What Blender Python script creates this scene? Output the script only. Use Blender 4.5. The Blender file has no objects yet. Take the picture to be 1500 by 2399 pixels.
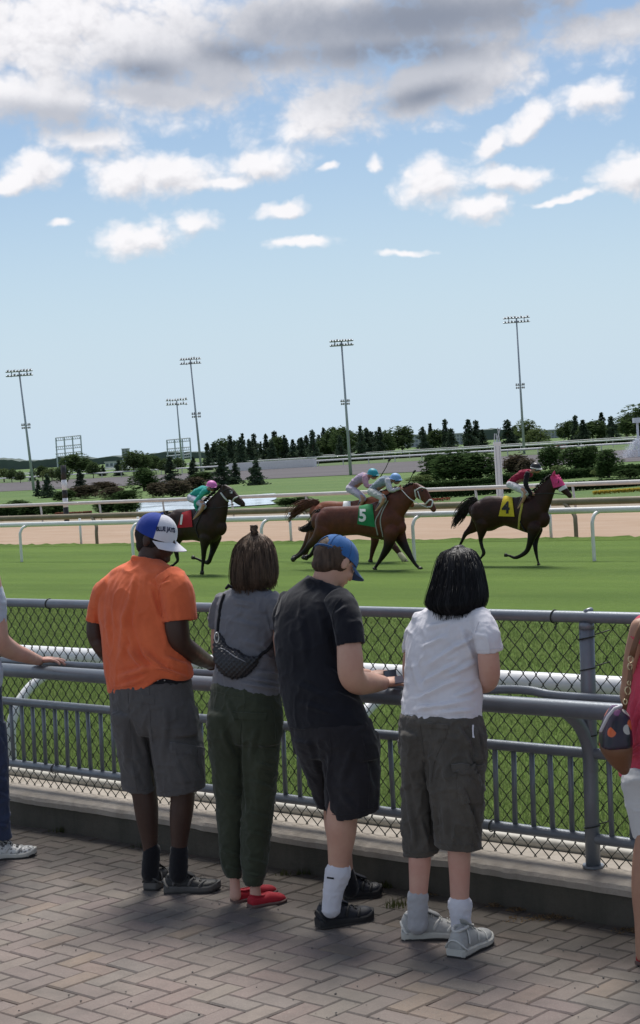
import bpy, bmesh, math, random
import numpy as np
from mathutils import Vector, Matrix
from mathutils.bvhtree import BVHTree
random.seed(7); rng = np.random.default_rng(7)
sc = bpy.context.scene
col = sc.collection

# ------------------------------------------------------------------ camera
CAM_F = 4000.0                      # focal length in pixels of the 1500x2399 photograph
CAM_H = 2.0
YAW, PITCH, ROLL = math.radians(42.9), math.atan(149 / CAM_F), math.radians(3.6)
Zv = np.array([0, 0, 1.0])
F0 = np.array([-math.sin(YAW), math.cos(YAW), 0]); R0 = np.array([math.cos(YAW), math.sin(YAW), 0])
CF = F0 * math.cos(PITCH) - Zv * math.sin(PITCH); CU0 = Zv * math.cos(PITCH) + F0 * math.sin(PITCH)
CR = R0 * math.cos(ROLL) - CU0 * math.sin(ROLL); CU = R0 * math.sin(ROLL) + CU0 * math.cos(ROLL)
CP = np.array([0, 0, CAM_H])
cd = bpy.data.cameras.new('camera'); cam = bpy.data.objects.new('camera', cd); col.objects.link(cam)
cam.matrix_world = Matrix(((CR[0], CU[0], -CF[0], 0), (CR[1], CU[1], -CF[1], 0), (CR[2], CU[2], -CF[2], CAM_H), (0, 0, 0, 1)))
cd.sensor_fit = 'VERTICAL'; cd.sensor_height = 24.0; cd.lens = CAM_F / 2399 * 24
cd.clip_start = 0.1; cd.clip_end = 12000
sc.camera = cam
sc.view_settings.view_transform = 'Standard'; sc.view_settings.look = 'None'
sc.view_settings.gamma = 1.0; sc.view_settings.use_curve_mapping = False
sc.view_settings.exposure = 0.5

def ray(x, y): return CF + (x - 750) / CAM_F * CR + (1199.5 - y) / CAM_F * CU
def proj(P):
    P = np.asarray(P) - CP; z = P @ CF
    return 750 + CAM_F * (P @ CR) / z, 1199.5 - CAM_F * (P @ CU) / z
def on_z(x, y, z): r = ray(x, y); return CP + (z - CAM_H) / r[2] * r
def on_y(x, y, Y): r = ray(x, y); return CP + Y / r[1] * r
def on_d(x, y, d): r = ray(x, y); return CP + d / (r @ F0) * r
def dist(p): return float((np.asarray(p) - CP) @ F0)

# ------------------------------------------------------------------ sun and sky
SUN_EL, SUN_AZ = math.radians(60), math.radians(-42)   # azimuth measured from +Y towards +X
sd = bpy.data.lights.new('sun', 'SUN'); so = bpy.data.objects.new('sun', sd); col.objects.link(so)
sun_dir = Vector((math.sin(SUN_AZ) * math.cos(SUN_EL), math.cos(SUN_AZ) * math.cos(SUN_EL), math.sin(SUN_EL)))
so.rotation_euler = sun_dir.to_track_quat('Z', 'Y').to_euler()
sd.energy = 3.3; sd.angle = math.radians(22); sd.color = (1.0, 0.96, 0.9)

class NT:
    """small helper for node trees"""
    def __init__(s, tree): s.t = tree; s.L = tree.links
    def n(s, typ, **kw):
        nd = s.t.nodes.new(typ)
        for k, v in kw.items(): setattr(nd, k, v)
        return nd
    def link(s, a, b): s.L.new(a, b)
    def setin(s, nd, i, v):
        if v is None: return
        if hasattr(v, 'is_linked') or isinstance(v, bpy.types.NodeSocket): s.link(v, nd.inputs[i])
        else: nd.inputs[i].default_value = v
    def math(s, op, a, b=None, c=None, clamp=False):
        m = s.n('ShaderNodeMath', operation=op); m.use_clamp = clamp
        s.setin(m, 0, a); s.setin(m, 1, b); s.setin(m, 2, c); return m.outputs[0]
    def vmath(s, op, a, b=None, out=0):
        m = s.n('ShaderNodeVectorMath', operation=op); s.setin(m, 0, a); s.setin(m, 1, b); return m.outputs[out]
    def ramp(s, fac, stops, interp='LINEAR'):
        r = s.n('ShaderNodeValToRGB'); r.color_ramp.interpolation = interp
        e = r.color_ramp.elements
        while len(e) < len(stops): e.new(0.5)
        for i, (p, c) in enumerate(stops):
            e[i].position = p; e[i].color = (*c, 1) if len(c) == 3 else c
        s.link(fac, r.inputs[0]); return r.outputs[0]
    def mix(s, fac, a, b, typ='RGBA', blend='MIX'):
        m = s.n('ShaderNodeMix', data_type=typ)
        if typ == 'RGBA': m.blend_type = blend
        ia = {'RGBA': (6, 7, 2), 'FLOAT': (2, 3, 0), 'VECTOR': (4, 5, 1)}[typ]
        s.setin(m, 0, fac); s.setin(m, ia[0], a); s.setin(m, ia[1], b); return m.outputs[ia[2]]
    def noise(s, vec, scale, detail=4, rough=0.55, dist=0.0, out=0, lac=2.0):
        m = s.n('ShaderNodeTexNoise'); s.setin(m, 0, vec); m.inputs['Scale'].default_value = scale
        m.inputs['Detail'].default_value = detail; m.inputs['Roughness'].default_value = rough
        m.inputs['Distortion'].default_value = dist; m.inputs['Lacunarity'].default_value = lac
        return m.outputs[out]
    def maprange(s, v, a, b, c=0.0, d=1.0, smooth=False):
        m = s.n('ShaderNodeMapRange'); m.interpolation_type = 'SMOOTHSTEP' if smooth else 'LINEAR'
        s.setin(m, 0, v); s.setin(m, 1, a); s.setin(m, 2, b); s.setin(m, 3, c); s.setin(m, 4, d); return m.outputs[0]

def az_el(px, py):
    r = ray(px, py); r = r / np.linalg.norm(r)
    return math.atan2(r @ R0, r @ F0), math.asin(r[2])

# clouds as seen in the photograph: centre x, y, radius x, y (photo pixels), tilt in degrees
CLOUDS = [(110, 70, 330, 170, 0), (400, 120, 330, 130, -6), (760, 60, 380, 125, 0), (1120, 10, 400, 95, 6),
          (90, 235, 220, 70, 0), (380, 215, 170, 45, 0),
          (770, 262, 165, 62, 20), (960, 205, 190, 78, 15), (1150, 150, 190, 75, 22), (1400, 75, 190, 60, 10),
          (1390, 235, 95, 48, 18), (1240, 280, 120, 34, 24), (1140, 325, 60, 28, 30),
          (85, 390, 85, 62, 0), (40, 430, 70, 32, 5), (300, 412, 130, 62, 0), (420, 400, 130, 50, 0), (620, 392, 112, 45, 6), (520, 425, 120, 26, 4),
          (340, 545, 130, 55, 8), (450, 520, 65, 34, 0), (660, 480, 66, 22, 3), (712, 566, 92, 19, 5), (875, 388, 32, 26, 0), (768, 400, 30, 12, 20),
          (1010, 425, 98, 60, 8), (1190, 412, 120, 34, 0), (1135, 488, 82, 46, 0), (1480, 415, 75, 62, 0), (1320, 462, 120, 13, 12),
          (950, 585, 85, 11, 3), (190, 320, 150, 45, -6), (145, 535, 36, 12, 0)]
DARKS = [(1010, 40, 430, 66, 4), (930, 118, 320, 34, 2), (560, 125, 120, 34, -3), (330, 165, 90, 30, 0), (1000, 222, 120, 26, 15)]

MIDS = [(420, 170, 250, 62, -4), (760, 120, 330, 80, 2), (1050, 150, 300, 70, 12), (140, 280, 170, 40, 0), (960, 60, 520, 90, 4), (1060, 225, 170, 40, 15), (320, 215, 170, 36, -4)]
def density_group():
    g = bpy.data.node_groups.new('cloud_density', 'ShaderNodeTree')
    g.interface.new_socket('Vector', in_out='INPUT', socket_type='NodeSocketVector')
    g.interface.new_socket('Dir', in_out='INPUT', socket_type='NodeSocketVector')
    g.interface.new_socket('Density', in_out='OUTPUT', socket_type='NodeSocketFloat')
    T = NT(g); gi = T.n('NodeGroupInput'); go = T.n('NodeGroupOutput')
    n1 = T.noise(gi.outputs[0], 15.0, 8, 0.62, 0.25)
    warp = T.n('ShaderNodeVectorMath', operation='MULTIPLY_ADD')
    T.link(T.noise(gi.outputs[0], 22.0, 4, 0.6, 0, out=1), warp.inputs[0]); warp.inputs[1].default_value = (.026, .020, 0)
    add = T.vmath('ADD', gi.outputs[0], (-.013, -.010, 0)); T.link(add, warp.inputs[2])
    v = warp.outputs[0]
    acc = None
    for ci, (x, y, rx, ry, rot) in enumerate(CLOUDS):
        if ci < 10: rx, ry = rx * 1.14, ry * 1.18
        a, e = az_el(x, y)
        m = T.n('ShaderNodeMapping', vector_type='TEXTURE'); T.link(v, m.inputs[0])
        m.inputs['Location'].default_value = (a, e, 0)
        m.inputs['Rotation'].default_value = (0, 0, math.radians(rot - 3.6))
        m.inputs['Scale'].default_value = (rx / CAM_F * 1.02, ry / CAM_F * 1.02, 1000)
        d = T.vmath('LENGTH', m.outputs[0], out=1)
        if acc is None: acc = d
        else: acc = T.math('SMOOTH_MIN', acc, d, 0.25)
    dens = T.math('SUBTRACT', 1.0, acc)
    dens = T.math('ADD', T.math('MAXIMUM', dens, -1.0), T.math('MULTIPLY', T.math('SUBTRACT', n1, 0.5), 1.5))
    vo = T.n('ShaderNodeTexVoronoi'); vo.feature = 'SMOOTH_F1'; vo.voronoi_dimensions = '2D'; vo.normalize = True
    mp = T.n('ShaderNodeMapping'); T.link(v, mp.inputs[0]); mp.inputs['Scale'].default_value = (1.0, 1.35, 1); T.link(mp.outputs[0], vo.inputs['Vector'])
    vo.inputs['Scale'].default_value = 34; vo.inputs['Detail'].default_value = 3.0; vo.inputs['Roughness'].default_value = .62; vo.inputs['Smoothness'].default_value = .35
    dens = T.math('ADD', dens, T.math('MULTIPLY', T.math('SUBTRACT', 0.33, vo.outputs['Distance']), 1.7))
    # the rest of the sky: scattered cumulus of the same kind
    big = T.noise(gi.outputs[1], 2.6, 8, 0.58, 0.2)
    gen = T.math('MULTIPLY', T.math('SUBTRACT', big, 0.5), 5.0)
    sep = T.n('ShaderNodeSeparateXYZ'); T.link(gi.outputs[0], sep.inputs[0])
    outx = T.maprange(T.math('ABSOLUTE', sep.outputs[0]), 0.2, 0.34, 0, 1, True)
    outy = T.maprange(sep.outputs[1], 0.27, 0.38, 0, 1, True)
    out = T.math('MAXIMUM', outx, outy)
    low = T.maprange(sep.outputs[1], 0.03, 0.16, -1.0, 0.0)
    gen = T.math('ADD', gen, low)
    res = T.mix(out, dens, gen, 'FLOAT')
    T.link(res, go.inputs[0]); return g

w = bpy.data.worlds.new('World'); sc.world = w; w.use_nodes = True
T = NT(w.node_tree); w.node_tree.nodes.clear()
tc = T.n('ShaderNodeTexCoord')
sky = T.n('ShaderNodeTexSky', sky_type='NISHITA'); sky.sun_disc = False
sky.sun_elevation = SUN_EL; sky.sun_rotation = SUN_AZ; sky.altitude = 100; sky.air_density = 1.0; sky.dust_density = 0.5; sky.ozone_density = 2.4
D = tc.outputs['Generated']
dr = T.vmath('DOT_PRODUCT', D, tuple(R0), 1); df = T.vmath('DOT_PRODUCT', D, tuple(F0), 1)
az = T.math('ARCTAN2', dr, df)
sx = T.n('ShaderNodeSeparateXYZ'); T.link(D, sx.inputs[0]); el = T.math('ARCSINE', sx.outputs[2])
cx = T.n('ShaderNodeCombineXYZ'); T.link(az, cx.inputs[0]); T.link(el, cx.inputs[1]); UV = cx.outputs[0]
g = density_group()
def dens_at(off):
    n = T.n('ShaderNodeGroup'); n.node_tree = g
    T.link(T.vmath('ADD', UV, off) if off else UV, n.inputs[0]); T.link(T.vmath('ADD', D, (0, 0, off[1] * 3)) if off else D, n.inputs[1]); return n.outputs[0]
d0 = dens_at(None); d1 = dens_at((-0.003, 0.0065, 0))
cover = T.maprange(d0, -0.06, 0.72, 0, 1, True)
lit = T.maprange(T.math('SUBTRACT', d0, d1), -0.75, 0.35, 0, 1, True)       # top edge of a puff is bright, its base grey
thick = T.maprange(d0, 0.2, 1.3, 0, 1, True)
def shade_mask(lst, lo, hi, wob):
  dk = None
  for (x, y, rx, ry, rot) in lst:                                            # thick undersides of the large cloud overhead
    a, e = az_el(x, y)
    m = T.n('ShaderNodeMapping', vector_type='TEXTURE'); T.link(UV, m.inputs[0])
    m.inputs['Location'].default_value = (a, e, 0); m.inputs['Rotation'].default_value = (0, 0, math.radians(rot - 3.6))
    m.inputs['Scale'].default_value = (rx / CAM_F * 1.3, ry / CAM_F * 1.3, 1000)
    d = T.vmath('LENGTH', m.outputs[0], out=1); dk = d if dk is None else T.math('SMOOTH_MIN', dk, d, 0.35)
  dkn = T.math('ADD', dk, T.math('MULTIPLY', T.math('SUBTRACT', T.noise(UV, 11, 6, 0.6), 0.5), wob))
  return T.maprange(dkn, lo, hi, 1, 0, True)
dark = shade_mask(DARKS, 0.0, 1.25, 1.3)
mid = shade_mask(MIDS, 0.2, 1.3, 1.8)
fine = T.noise(UV, 40, 5, 0.6)
CL_A, CL_B, CL_C, CL_M = (0.49, 0.485, 0.51), (0.735, 0.72, 0.73), (0.19, 0.21, 0.26), (0.345, 0.36, 0.405)
ccol = T.mix(T.math('MULTIPLY', lit, 1.0), (*CL_A, 1), (*CL_B, 1))
ccol = T.mix(T.math('MULTIPLY', T.math('SUBTRACT', 1.0, fine), 0.30), ccol, (*CL_A, 1))
ccol = T.mix(T.math('MULTIPLY', mid, .85), ccol, (*CL_M, 1)); ccol = T.mix(dark, ccol, (*CL_C, 1))
hor = T.maprange(el, 0.0, 0.20, 1, 0, True)
SKY_S = 0.070
skc = T.mix(1.0, sky.outputs[0], (SKY_S, SKY_S, SKY_S, 1), blend='MULTIPLY')
skc = T.mix(T.math('ADD', T.math('MULTIPLY', hor, 0.90), 0.06), skc, (0.405, 0.505, 0.60, 1))       # pale summer haze towards the horizon
fin = T.mix(T.math('MULTIPLY', cover, 0.95), skc, ccol)
bg = T.n('ShaderNodeBackground'); T.link(fin, bg.inputs[0]); bg.inputs[1].default_value = 1.0
wo = T.n('ShaderNodeOutputWorld'); T.link(bg.outputs[0], wo.inputs[0])

# ------------------------------------------------------------------ object helpers
def tag(o, label=None, cat=None, group=None, kind=None):
    if label: o['label'] = label
    if cat: o['category'] = cat
    if group: o['group'] = group
    if kind: o['kind'] = kind
    return o
def thing(name, label, cat, loc=(0, 0, 0), group=None):
    o = bpy.data.objects.new(name, None); col.objects.link(o); o.location = tuple(loc); o.empty_display_size = .1
    return tag(o, label, cat, group)
def wloc(o):
    v = np.zeros(3)
    while o is not None: v = v + np.array(o.location); o = o.parent
    return v
def link(name, me, mat, parent=None, smooth=True, origin=None):
    """mesh given in world coordinates -> object whose origin is its parent's"""
    o = bpy.data.objects.new(name, me); col.objects.link(o)
    if mat is not None:
        me.materials.clear(); me.materials.append(mat)
    if parent is not None:
        o.parent = parent; me.transform(Matrix.Translation(Vector(-wloc(parent))))
    elif origin is not None:
        me.transform(Matrix.Translation(-Vector(origin))); o.location = tuple(origin)
    if smooth and len(me.polygons): me.polygons.foreach_set('use_smooth', np.ones(len(me.polygons), bool))
    return o
class MB:
    """collects vertices and faces in world coordinates"""
    def __init__(s): s.v = []; s.f = []; s.n = 0
    def add(s, V, Fc):
        V = np.asarray(V, float).reshape(-1, 3); s.v.append(V)
        s.f.extend([tuple(int(i) + s.n for i in f) for f in Fc]); s.n += len(V); return s
    def mesh(s, name='m'):
        me = bpy.data.meshes.new(name)
        V = np.concatenate(s.v) if s.v else np.zeros((0, 3))
        me.from_pydata(V.tolist(), [], s.f); me.update(); return me
    def box(s, a, b, bev=0):
        a, b = np.minimum(a, b), np.maximum(a, b)
        V = [(x, y, z) for x in (a[0], b[0]) for y in (a[1], b[1]) for z in (a[2], b[2])]
        return s.add(V, [(0, 1, 3, 2), (4, 6, 7, 5), (0, 4, 5, 1), (2, 3, 7, 6), (0, 2, 6, 4), (1, 5, 7, 3)])
    def obox(s, c, ax, ay, az):
        """box from centre and three half-axis vectors"""
        c, ax, ay, az = map(np.asarray, (c, ax, ay, az))
        V = [c + i * ax + j * ay + k * az for i in (-1, 1) for j in (-1, 1) for k in (-1, 1)]
        return s.add(V, [(0, 1, 3, 2), (4, 6, 7, 5), (0, 4, 5, 1), (2, 3, 7, 6), (0, 2, 6, 4), (1, 5, 7, 3)])
    def rings(s, R, close=True, capa=True, capb=True):
        n = len(R[0]); F = []
        for i in range(len(R) - 1):
            for j in range(n):
                k = (j + 1) % n; F.append((i * n + j, i * n + k, (i + 1) * n + k, (i + 1) * n + j))
        if capa: F.append(tuple(reversed(range(n))))
        if capb: F.append(tuple((len(R) - 1) * n + j for j in range(n)))
        return s.add(np.concatenate(R), F)
    def tube(s, P, r, n=8, r2=None, ref=None, cap='round', k=2.0):
        """tube through points P; r in-plane radius, r2 radius along ref"""
        P = np.asarray(P, float); m = len(P)
        r = np.broadcast_to(np.asarray(r, float), (m,)); r2 = r if r2 is None else np.broadcast_to(np.asarray(r2, float), (m,))
        ref = F0 if ref is None else np.asarray(ref, float)
        R = []; fr = []
        for i in range(m):
            t = P[min(i + 1, m - 1)] - P[max(i - 1, 0)]; t = t / (np.linalg.norm(t) + 1e-12)
            n1 = np.cross(t, ref)
            if np.linalg.norm(n1) < 0.15: n1 = fr[-1][1] - (fr[-1][1] @ t) * t if fr else np.cross(t, [0.31, 0.2, 0.93])
            n1 = n1 / np.linalg.norm(n1); n2 = np.cross(n1, t); fr.append((t, n1, n2))
        ph = np.arange(n) * 2 * math.pi / n; c_, s_ = np.cos(ph), np.sin(ph)
        c_ = np.sign(c_) * np.abs(c_) ** (2 / k); s_ = np.sign(s_) * np.abs(s_) ** (2 / k)
        def ring(i, off, sc_):
            t, n1, n2 = fr[i]
            return P[i] + t * off + sc_ * (np.outer(c_, n1) * r[i] + np.outer(s_, n2) * r2[i])
        if cap == 'round':
            for a in (80, 50, 25): R.append(ring(0, -r[0] * math.sin(math.radians(a)), math.cos(math.radians(a))))
        for i in range(m): R.append(ring(i, 0, 1))
        if cap == 'round':
            for a in (25, 50, 80): R.append(ring(m - 1, r[-1] * math.sin(math.radians(a)), math.cos(math.radians(a))))
        return s.rings(R)
    def ball(s, c, rx, ry=None, rz=None, axes=None, nu=14, nv=10):
        ry = ry or rx; rz = rz or rx; A = np.eye(3) if axes is None else np.asarray(axes)
        c = np.asarray(c); R = []
        for i in range(1, nv):
            a = math.pi * i / nv - math.pi / 2
            ph = np.arange(nu) * 2 * math.pi / nu
            R.append(c + np.outer(np.cos(ph) * math.cos(a) * rx, A[0]) + np.outer(np.sin(ph) * math.cos(a) * ry, A[1]) + math.sin(a) * rz * A[2])
        return s.rings(R)
    def build(s, name, mat, parent=None, smooth=False, origin=None):
        return link(name, s.mesh(name), mat, parent, smooth, origin)

def spline(P, n):
    """Catmull-Rom through rows of P (any number of columns)"""
    P = np.asarray(P, float); out = []
    Q = np.vstack([2 * P[0] - P[1], P, 2 * P[-1] - P[-2]])
    for i in range(1, len(Q) - 2):
        for j in range(n):
            t = j / n
            out.append(0.5 * (2 * Q[i] + (Q[i + 1] - Q[i - 1]) * t + (2 * Q[i - 1] - 5 * Q[i] + 4 * Q[i + 1] - Q[i + 2]) * t * t + (3 * Q[i] - Q[i - 1] - 3 * Q[i + 1] + Q[i + 2]) * t ** 3))
    out.append(P[-1]); return np.array(out)
def remesh(mb, voxel, smooth=4, factor=0.5):
    me = mb.mesh('tmp'); o = bpy.data.objects.new('tmp', me); col.objects.link(o)
    r = o.modifiers.new('r', 'REMESH'); r.mode = 'VOXEL'; r.voxel_size = voxel
    if smooth:
        s = o.modifiers.new('s', 'SMOOTH'); s.factor = factor; s.iterations = smooth
    dg = bpy.context.evaluated_depsgraph_get()
    res = bpy.data.meshes.new_from_object(o.evaluated_get(dg)); bpy.data.objects.remove(o); bpy.data.meshes.remove(me)
    return res
def coords(me):
    v = np.empty(len(me.vertices) * 3); me.vertices.foreach_get('co', v); return v.reshape(-1, 3)
def normals(me):
    v = np.empty(len(me.vertices) * 3); me.vertices.foreach_get('normal', v); return v.reshape(-1, 3)
def setco(me, V): me.vertices.foreach_set('co', V.ravel()); me.update()
def _h(i, j, k, s): 
    n = (i * 374761393 + j * 668265263 + k * 1274126177 + s * 974634777) & 0xFFFFFFFF
    n = ((n ^ (n >> 13)) * 1274126177) & 0xFFFFFFFF
    return ((n ^ (n >> 16)) & 0xFFFF) / 65535.0
def vnoise(P, s=1.0, seed=0, octaves=1):
    tot = 0; amp = 1; A = 0; P = np.asarray(P, float)
    for o in range(octaves):
        Q = P * s; i = np.floor(Q).astype(np.int64); f = Q - i; f = f * f * (3 - 2 * f); r = 0
        for a in (0, 1):
            for b in (0, 1):
                for c in (0, 1):
                    w_ = (f[:, 0] if a else 1 - f[:, 0]) * (f[:, 1] if b else 1 - f[:, 1]) * (f[:, 2] if c else 1 - f[:, 2])
                    r = r + w_ * _h(i[:, 0] + a, i[:, 1] + b, i[:, 2] + c, seed + o * 17)
        tot = tot + amp * r; A += amp; amp *= 0.5; s *= 2.1
    return tot / A * 2 - 1
def folds(me, lines, base=0.0, fine=0.002, scale=14, seed=0, stretch=(1, 1, 1)):
    """push a cloth mesh in and out along traced fold lines (photo pixels x0,y0,x1,y1,width,height in mm) plus soft crumple"""
    V = coords(me); N = normals(me); px, py = proj(V); d = np.zeros(len(V)); lines = [(a, b, c, e, w_ * .85, h * 1.75) for a, b, c, e, w_, h in lines]; fine = fine * 1.3
    facing = np.clip(-(N @ CF) * 2 + 0.3, 0, 1)
    for (x0, y0, x1, y1, wd, h) in lines:
        L = np.array([x1 - x0, y1 - y0], float); l2 = L @ L; t = ((px - x0) * L[0] + (py - y0) * L[1]) / l2
        wob = vnoise(np.stack([px, py, px * 0], 1), 0.018, int(x0) % 97) * wd * 0.5
        s_ = ((px - x0) * L[1] - (py - y0) * L[0]) / math.sqrt(l2) + wob
        env = np.clip(np.minimum(t, 1 - t) * 3.0 + 0.15, 0, 1); env = np.where((t < -.1) | (t > 1.1), 0, env)
        d += facing * env * (h / 1000) * (np.exp(-(s_ / wd) ** 2) - 0.6 * np.exp(-((s_ - wd * 1.5) / (wd * 0.9)) ** 2))
    S = np.array(stretch)
    c = vnoise(V * S, scale, seed, 2); c2 = vnoise(V * S + c[:, None] * 0.05, scale * 2.3, seed + 5, 2)
    d += 1.5 * fine * (1 - 2.6 * np.abs(c)) ** 3 * np.where(np.abs(c) < .38, 1, 0) + fine * 0.9 * (1 - 2 * np.abs(c2)) * .8 + base
    N = N.copy(); N[:, 2] = np.where(N[:, 2] < 0, 0, N[:, 2]); setco(me, V + N * d[:, None])
def bvh_of(o):
    me = o.data; off = wloc(o); V = coords(me) + off
    return BVHTree.FromPolygons([tuple(v) for v in V], [tuple(p.vertices) for p in me.polygons])
def hit(bvh, x, y, off=0.003):
    r = ray(x, y); r = r / np.linalg.norm(r)
    h = bvh.ray_cast(Vector(CP), Vector(r))
    if h[0] is None: return None, None
    nrm = np.array(h[1]); nrm = -nrm if nrm @ r > 0 else nrm
    return np.array(h[0]) + nrm * off, nrm
def patch(name, target, c, mat, parent, off=0.004, nu=14, nv=14, wob=0, uvfn=None):
    """a piece of cloth or print lying on target; c = four photo-pixel corners; has its own thickness"""
    b = target if isinstance(target, BVHTree) else bvh_of(target)
    V = []; W = []; ok = []
    last = None; dl = None
    for j in range(nv + 1):
        for i in range(nu + 1):
            u, v = i / nu, j / nv
            p = np.array(c[0]) * (1 - u) * (1 - v) + np.array(c[1]) * u * (1 - v) + np.array(c[2]) * u * v + np.array(c[3]) * (1 - u) * v
            q, n_ = hit(b, p[0], p[1], off)
            if q is None:
                q = on_d(p[0], p[1], dl) if dl else None
            else: dl = dist(q)
            V.append(q)
    good = [q for q in V if q is not None]
    if not good: return None
    V = [good[0] if q is None else q for q in V]
    V = np.array(V); W_ = V + CF * (off + 0.006)
    n = (nu + 1) * (nv + 1); Fc = []
    for j in range(nv):
        for i in range(nu):
            a = j * (nu + 1) + i; Fc.append((a, a + nu + 1, a + nu + 2, a + 1))
    edge = [i for i in range(nu)] + [nu + j * (nu + 1) for j in range(nv)] + [nv * (nu + 1) + i for i in range(nu, 0, -1)] + [j * (nu + 1) for j in range(nv, 0, -1)]
    m = MB(); m.add(np.vstack([V, W_]), Fc + [(edge[k], edge[(k + 1) % len(edge)], n + edge[(k + 1) % len(edge)], n + edge[k]) for k in range(len(edge))])
    return m.build(name, mat, parent, smooth=False)
def seam(name, target, P, r, mat, parent, off=0.001, n=6):
    b = target if isinstance(target, BVHTree) else bvh_of(target)
    Q = [hit(b, x, y, off)[0] for x, y in spline(P, 6)]; Q = [q for q in Q if q is not None]
    if len(Q) < 2: return None
    return MB().tube(Q, r, n).build(name, mat, parent, smooth=True)
def text_mesh(s, bold=0.0):
    cu = bpy.data.curves.new('t', 'FONT'); cu.body = s; cu.align_x = 'CENTER'; cu.align_y = 'CENTER'; cu.resolution_u = 3; cu.offset = bold
    o = bpy.data.objects.new('t', cu); col.objects.link(o); dg = bpy.context.evaluated_depsgraph_get()
    me = bpy.data.meshes.new_from_object(o.evaluated_get(dg)); bpy.data.objects.remove(o); bpy.data.curves.remove(cu)
    return me
def lettering(name, s, target, fn, mat, parent, off=0.002, bold=0.02):
    """flat lettering laid on a surface; fn maps text units to photo pixels"""
    me = text_mesh(s, bold); b = target if isinstance(target, BVHTree) else bvh_of(target)
    bm = bmesh.new(); bm.from_mesh(me); bmesh.ops.triangulate(bm, faces=bm.faces[:])
    bmesh.ops.subdivide_edges(bm, edges=[e for e in bm.edges if e.calc_length() > 0.25], cuts=2); bm.to_mesh(me); bm.free()
    V = coords(me); out = []; dl = None
    for v in V:
        x, y = fn(v[0], v[1]); q, _ = hit(b, x, y, off)
        if q is None: q = on_d(x, y, dl) if dl else on_d(x, y, 10)
        else: dl = dist(q)
        out.append(q)
    setco(me, np.array(out)); return link(name, me, mat, parent, smooth=False)

# ------------------------------------------------------------------ materials
MATS = {}
def mat(name, c, rough=0.7, var=0.15, scale=8, bump=0.0, bscale=60, metal=0.0, spec=0.4, c2=None, coord='Object', stretch=(1, 1, 1), rnd=0.0, sheen=0.0, detail=5, mixlo=0.35, mixhi=0.7, emit=None):
    if name in MATS: return MATS[name]
    m = bpy.data.materials.new(name); m.use_nodes = True; m.node_tree.nodes.clear(); T = NT(m.node_tree)
    tc = T.n('ShaderNodeTexCoord'); mp = T.n('ShaderNodeMapping'); T.link(tc.outputs[coord], mp.inputs[0]); mp.inputs['Scale'].default_value = stretch
    v = mp.outputs[0]
    nz = T.noise(v, scale, detail, 0.6)
    c2 = c2 or tuple(x * (1 - var) for x in c); f = T.maprange(nz, mixlo, mixhi, 0, 1)
    cc = T.mix(f, (*c, 1), (*c2, 1))
    if c2 is not None and var:
        n2 = T.noise(v, scale * 6.3, 3, 0.6); cc = T.mix(T.math('MULTIPLY', n2, var), cc, (c[0] * .55, c[1] * .55, c[2] * .55, 1))
    if rnd:
        oi = T.n('ShaderNodeObjectInfo'); hs = T.n('ShaderNodeHueSaturation'); T.link(cc, hs.inputs['Color'])
        T.link(T.maprange(oi.outputs['Random'], 0, 1, 1 - rnd, 1 + rnd), hs.inputs['Value']); cc = hs.outputs[0]
    p = T.n('ShaderNodeBsdfPrincipled'); T.link(cc, p.inputs['Base Color']); p.inputs['Roughness'].default_value = rough
    T.link(T.maprange(nz, 0.3, 0.7, max(0.05, rough - .08), min(1, rough + .08)), p.inputs['Roughness'])
    p.inputs['Metallic'].default_value = metal; p.inputs['Specular IOR Level'].default_value = spec
    if sheen: p.inputs['Sheen Weight'].default_value = sheen
    if bump:
        b = T.n('ShaderNodeBump'); b.inputs['Strength'].default_value = 1.0; b.inputs['Distance'].default_value = bump
        T.link(T.noise(v, bscale, 4, 0.6), b.inputs['Height']); T.link(b.outputs[0], p.inputs['Normal'])
    o = T.n('ShaderNodeOutputMaterial'); T.link(p.outputs[0], o.inputs[0]); MATS[name] = m; return m
def fabric(name, c, var=0.12, rough=0.9, **k): return mat(name, c, rough, var, 7, bump=0.0012, bscale=260, spec=0.2, sheen=0.15, **k)
# ================================================================== SETTING
GZ = [(-60, 0.0), (5.745, 0.0), (6.06, -0.50), (14, -0.72), (34, -1.05), (41, -1.05), (57, -1.2), (6000, -1.2)]
def gz(y): return float(np.interp(y, [a for a, _ in GZ], [b for _, b in GZ]))
KY = 5.745                                # front face of the concrete kerb
def sheet(name, xs, ys, zoff, m, zf=None):
    V = [(x, y, (zf or gz)(y) + zoff) for y in ys for x in xs]; nx = len(xs)
    Fc = [(j * nx + i, j * nx + i + 1, (j + 1) * nx + i + 1, (j + 1) * nx + i) for j in range(len(ys) - 1) for i in range(nx - 1)]
    o = MB().add(V, Fc).build(name, m); o['kind'] = 'structure'; return o

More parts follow.
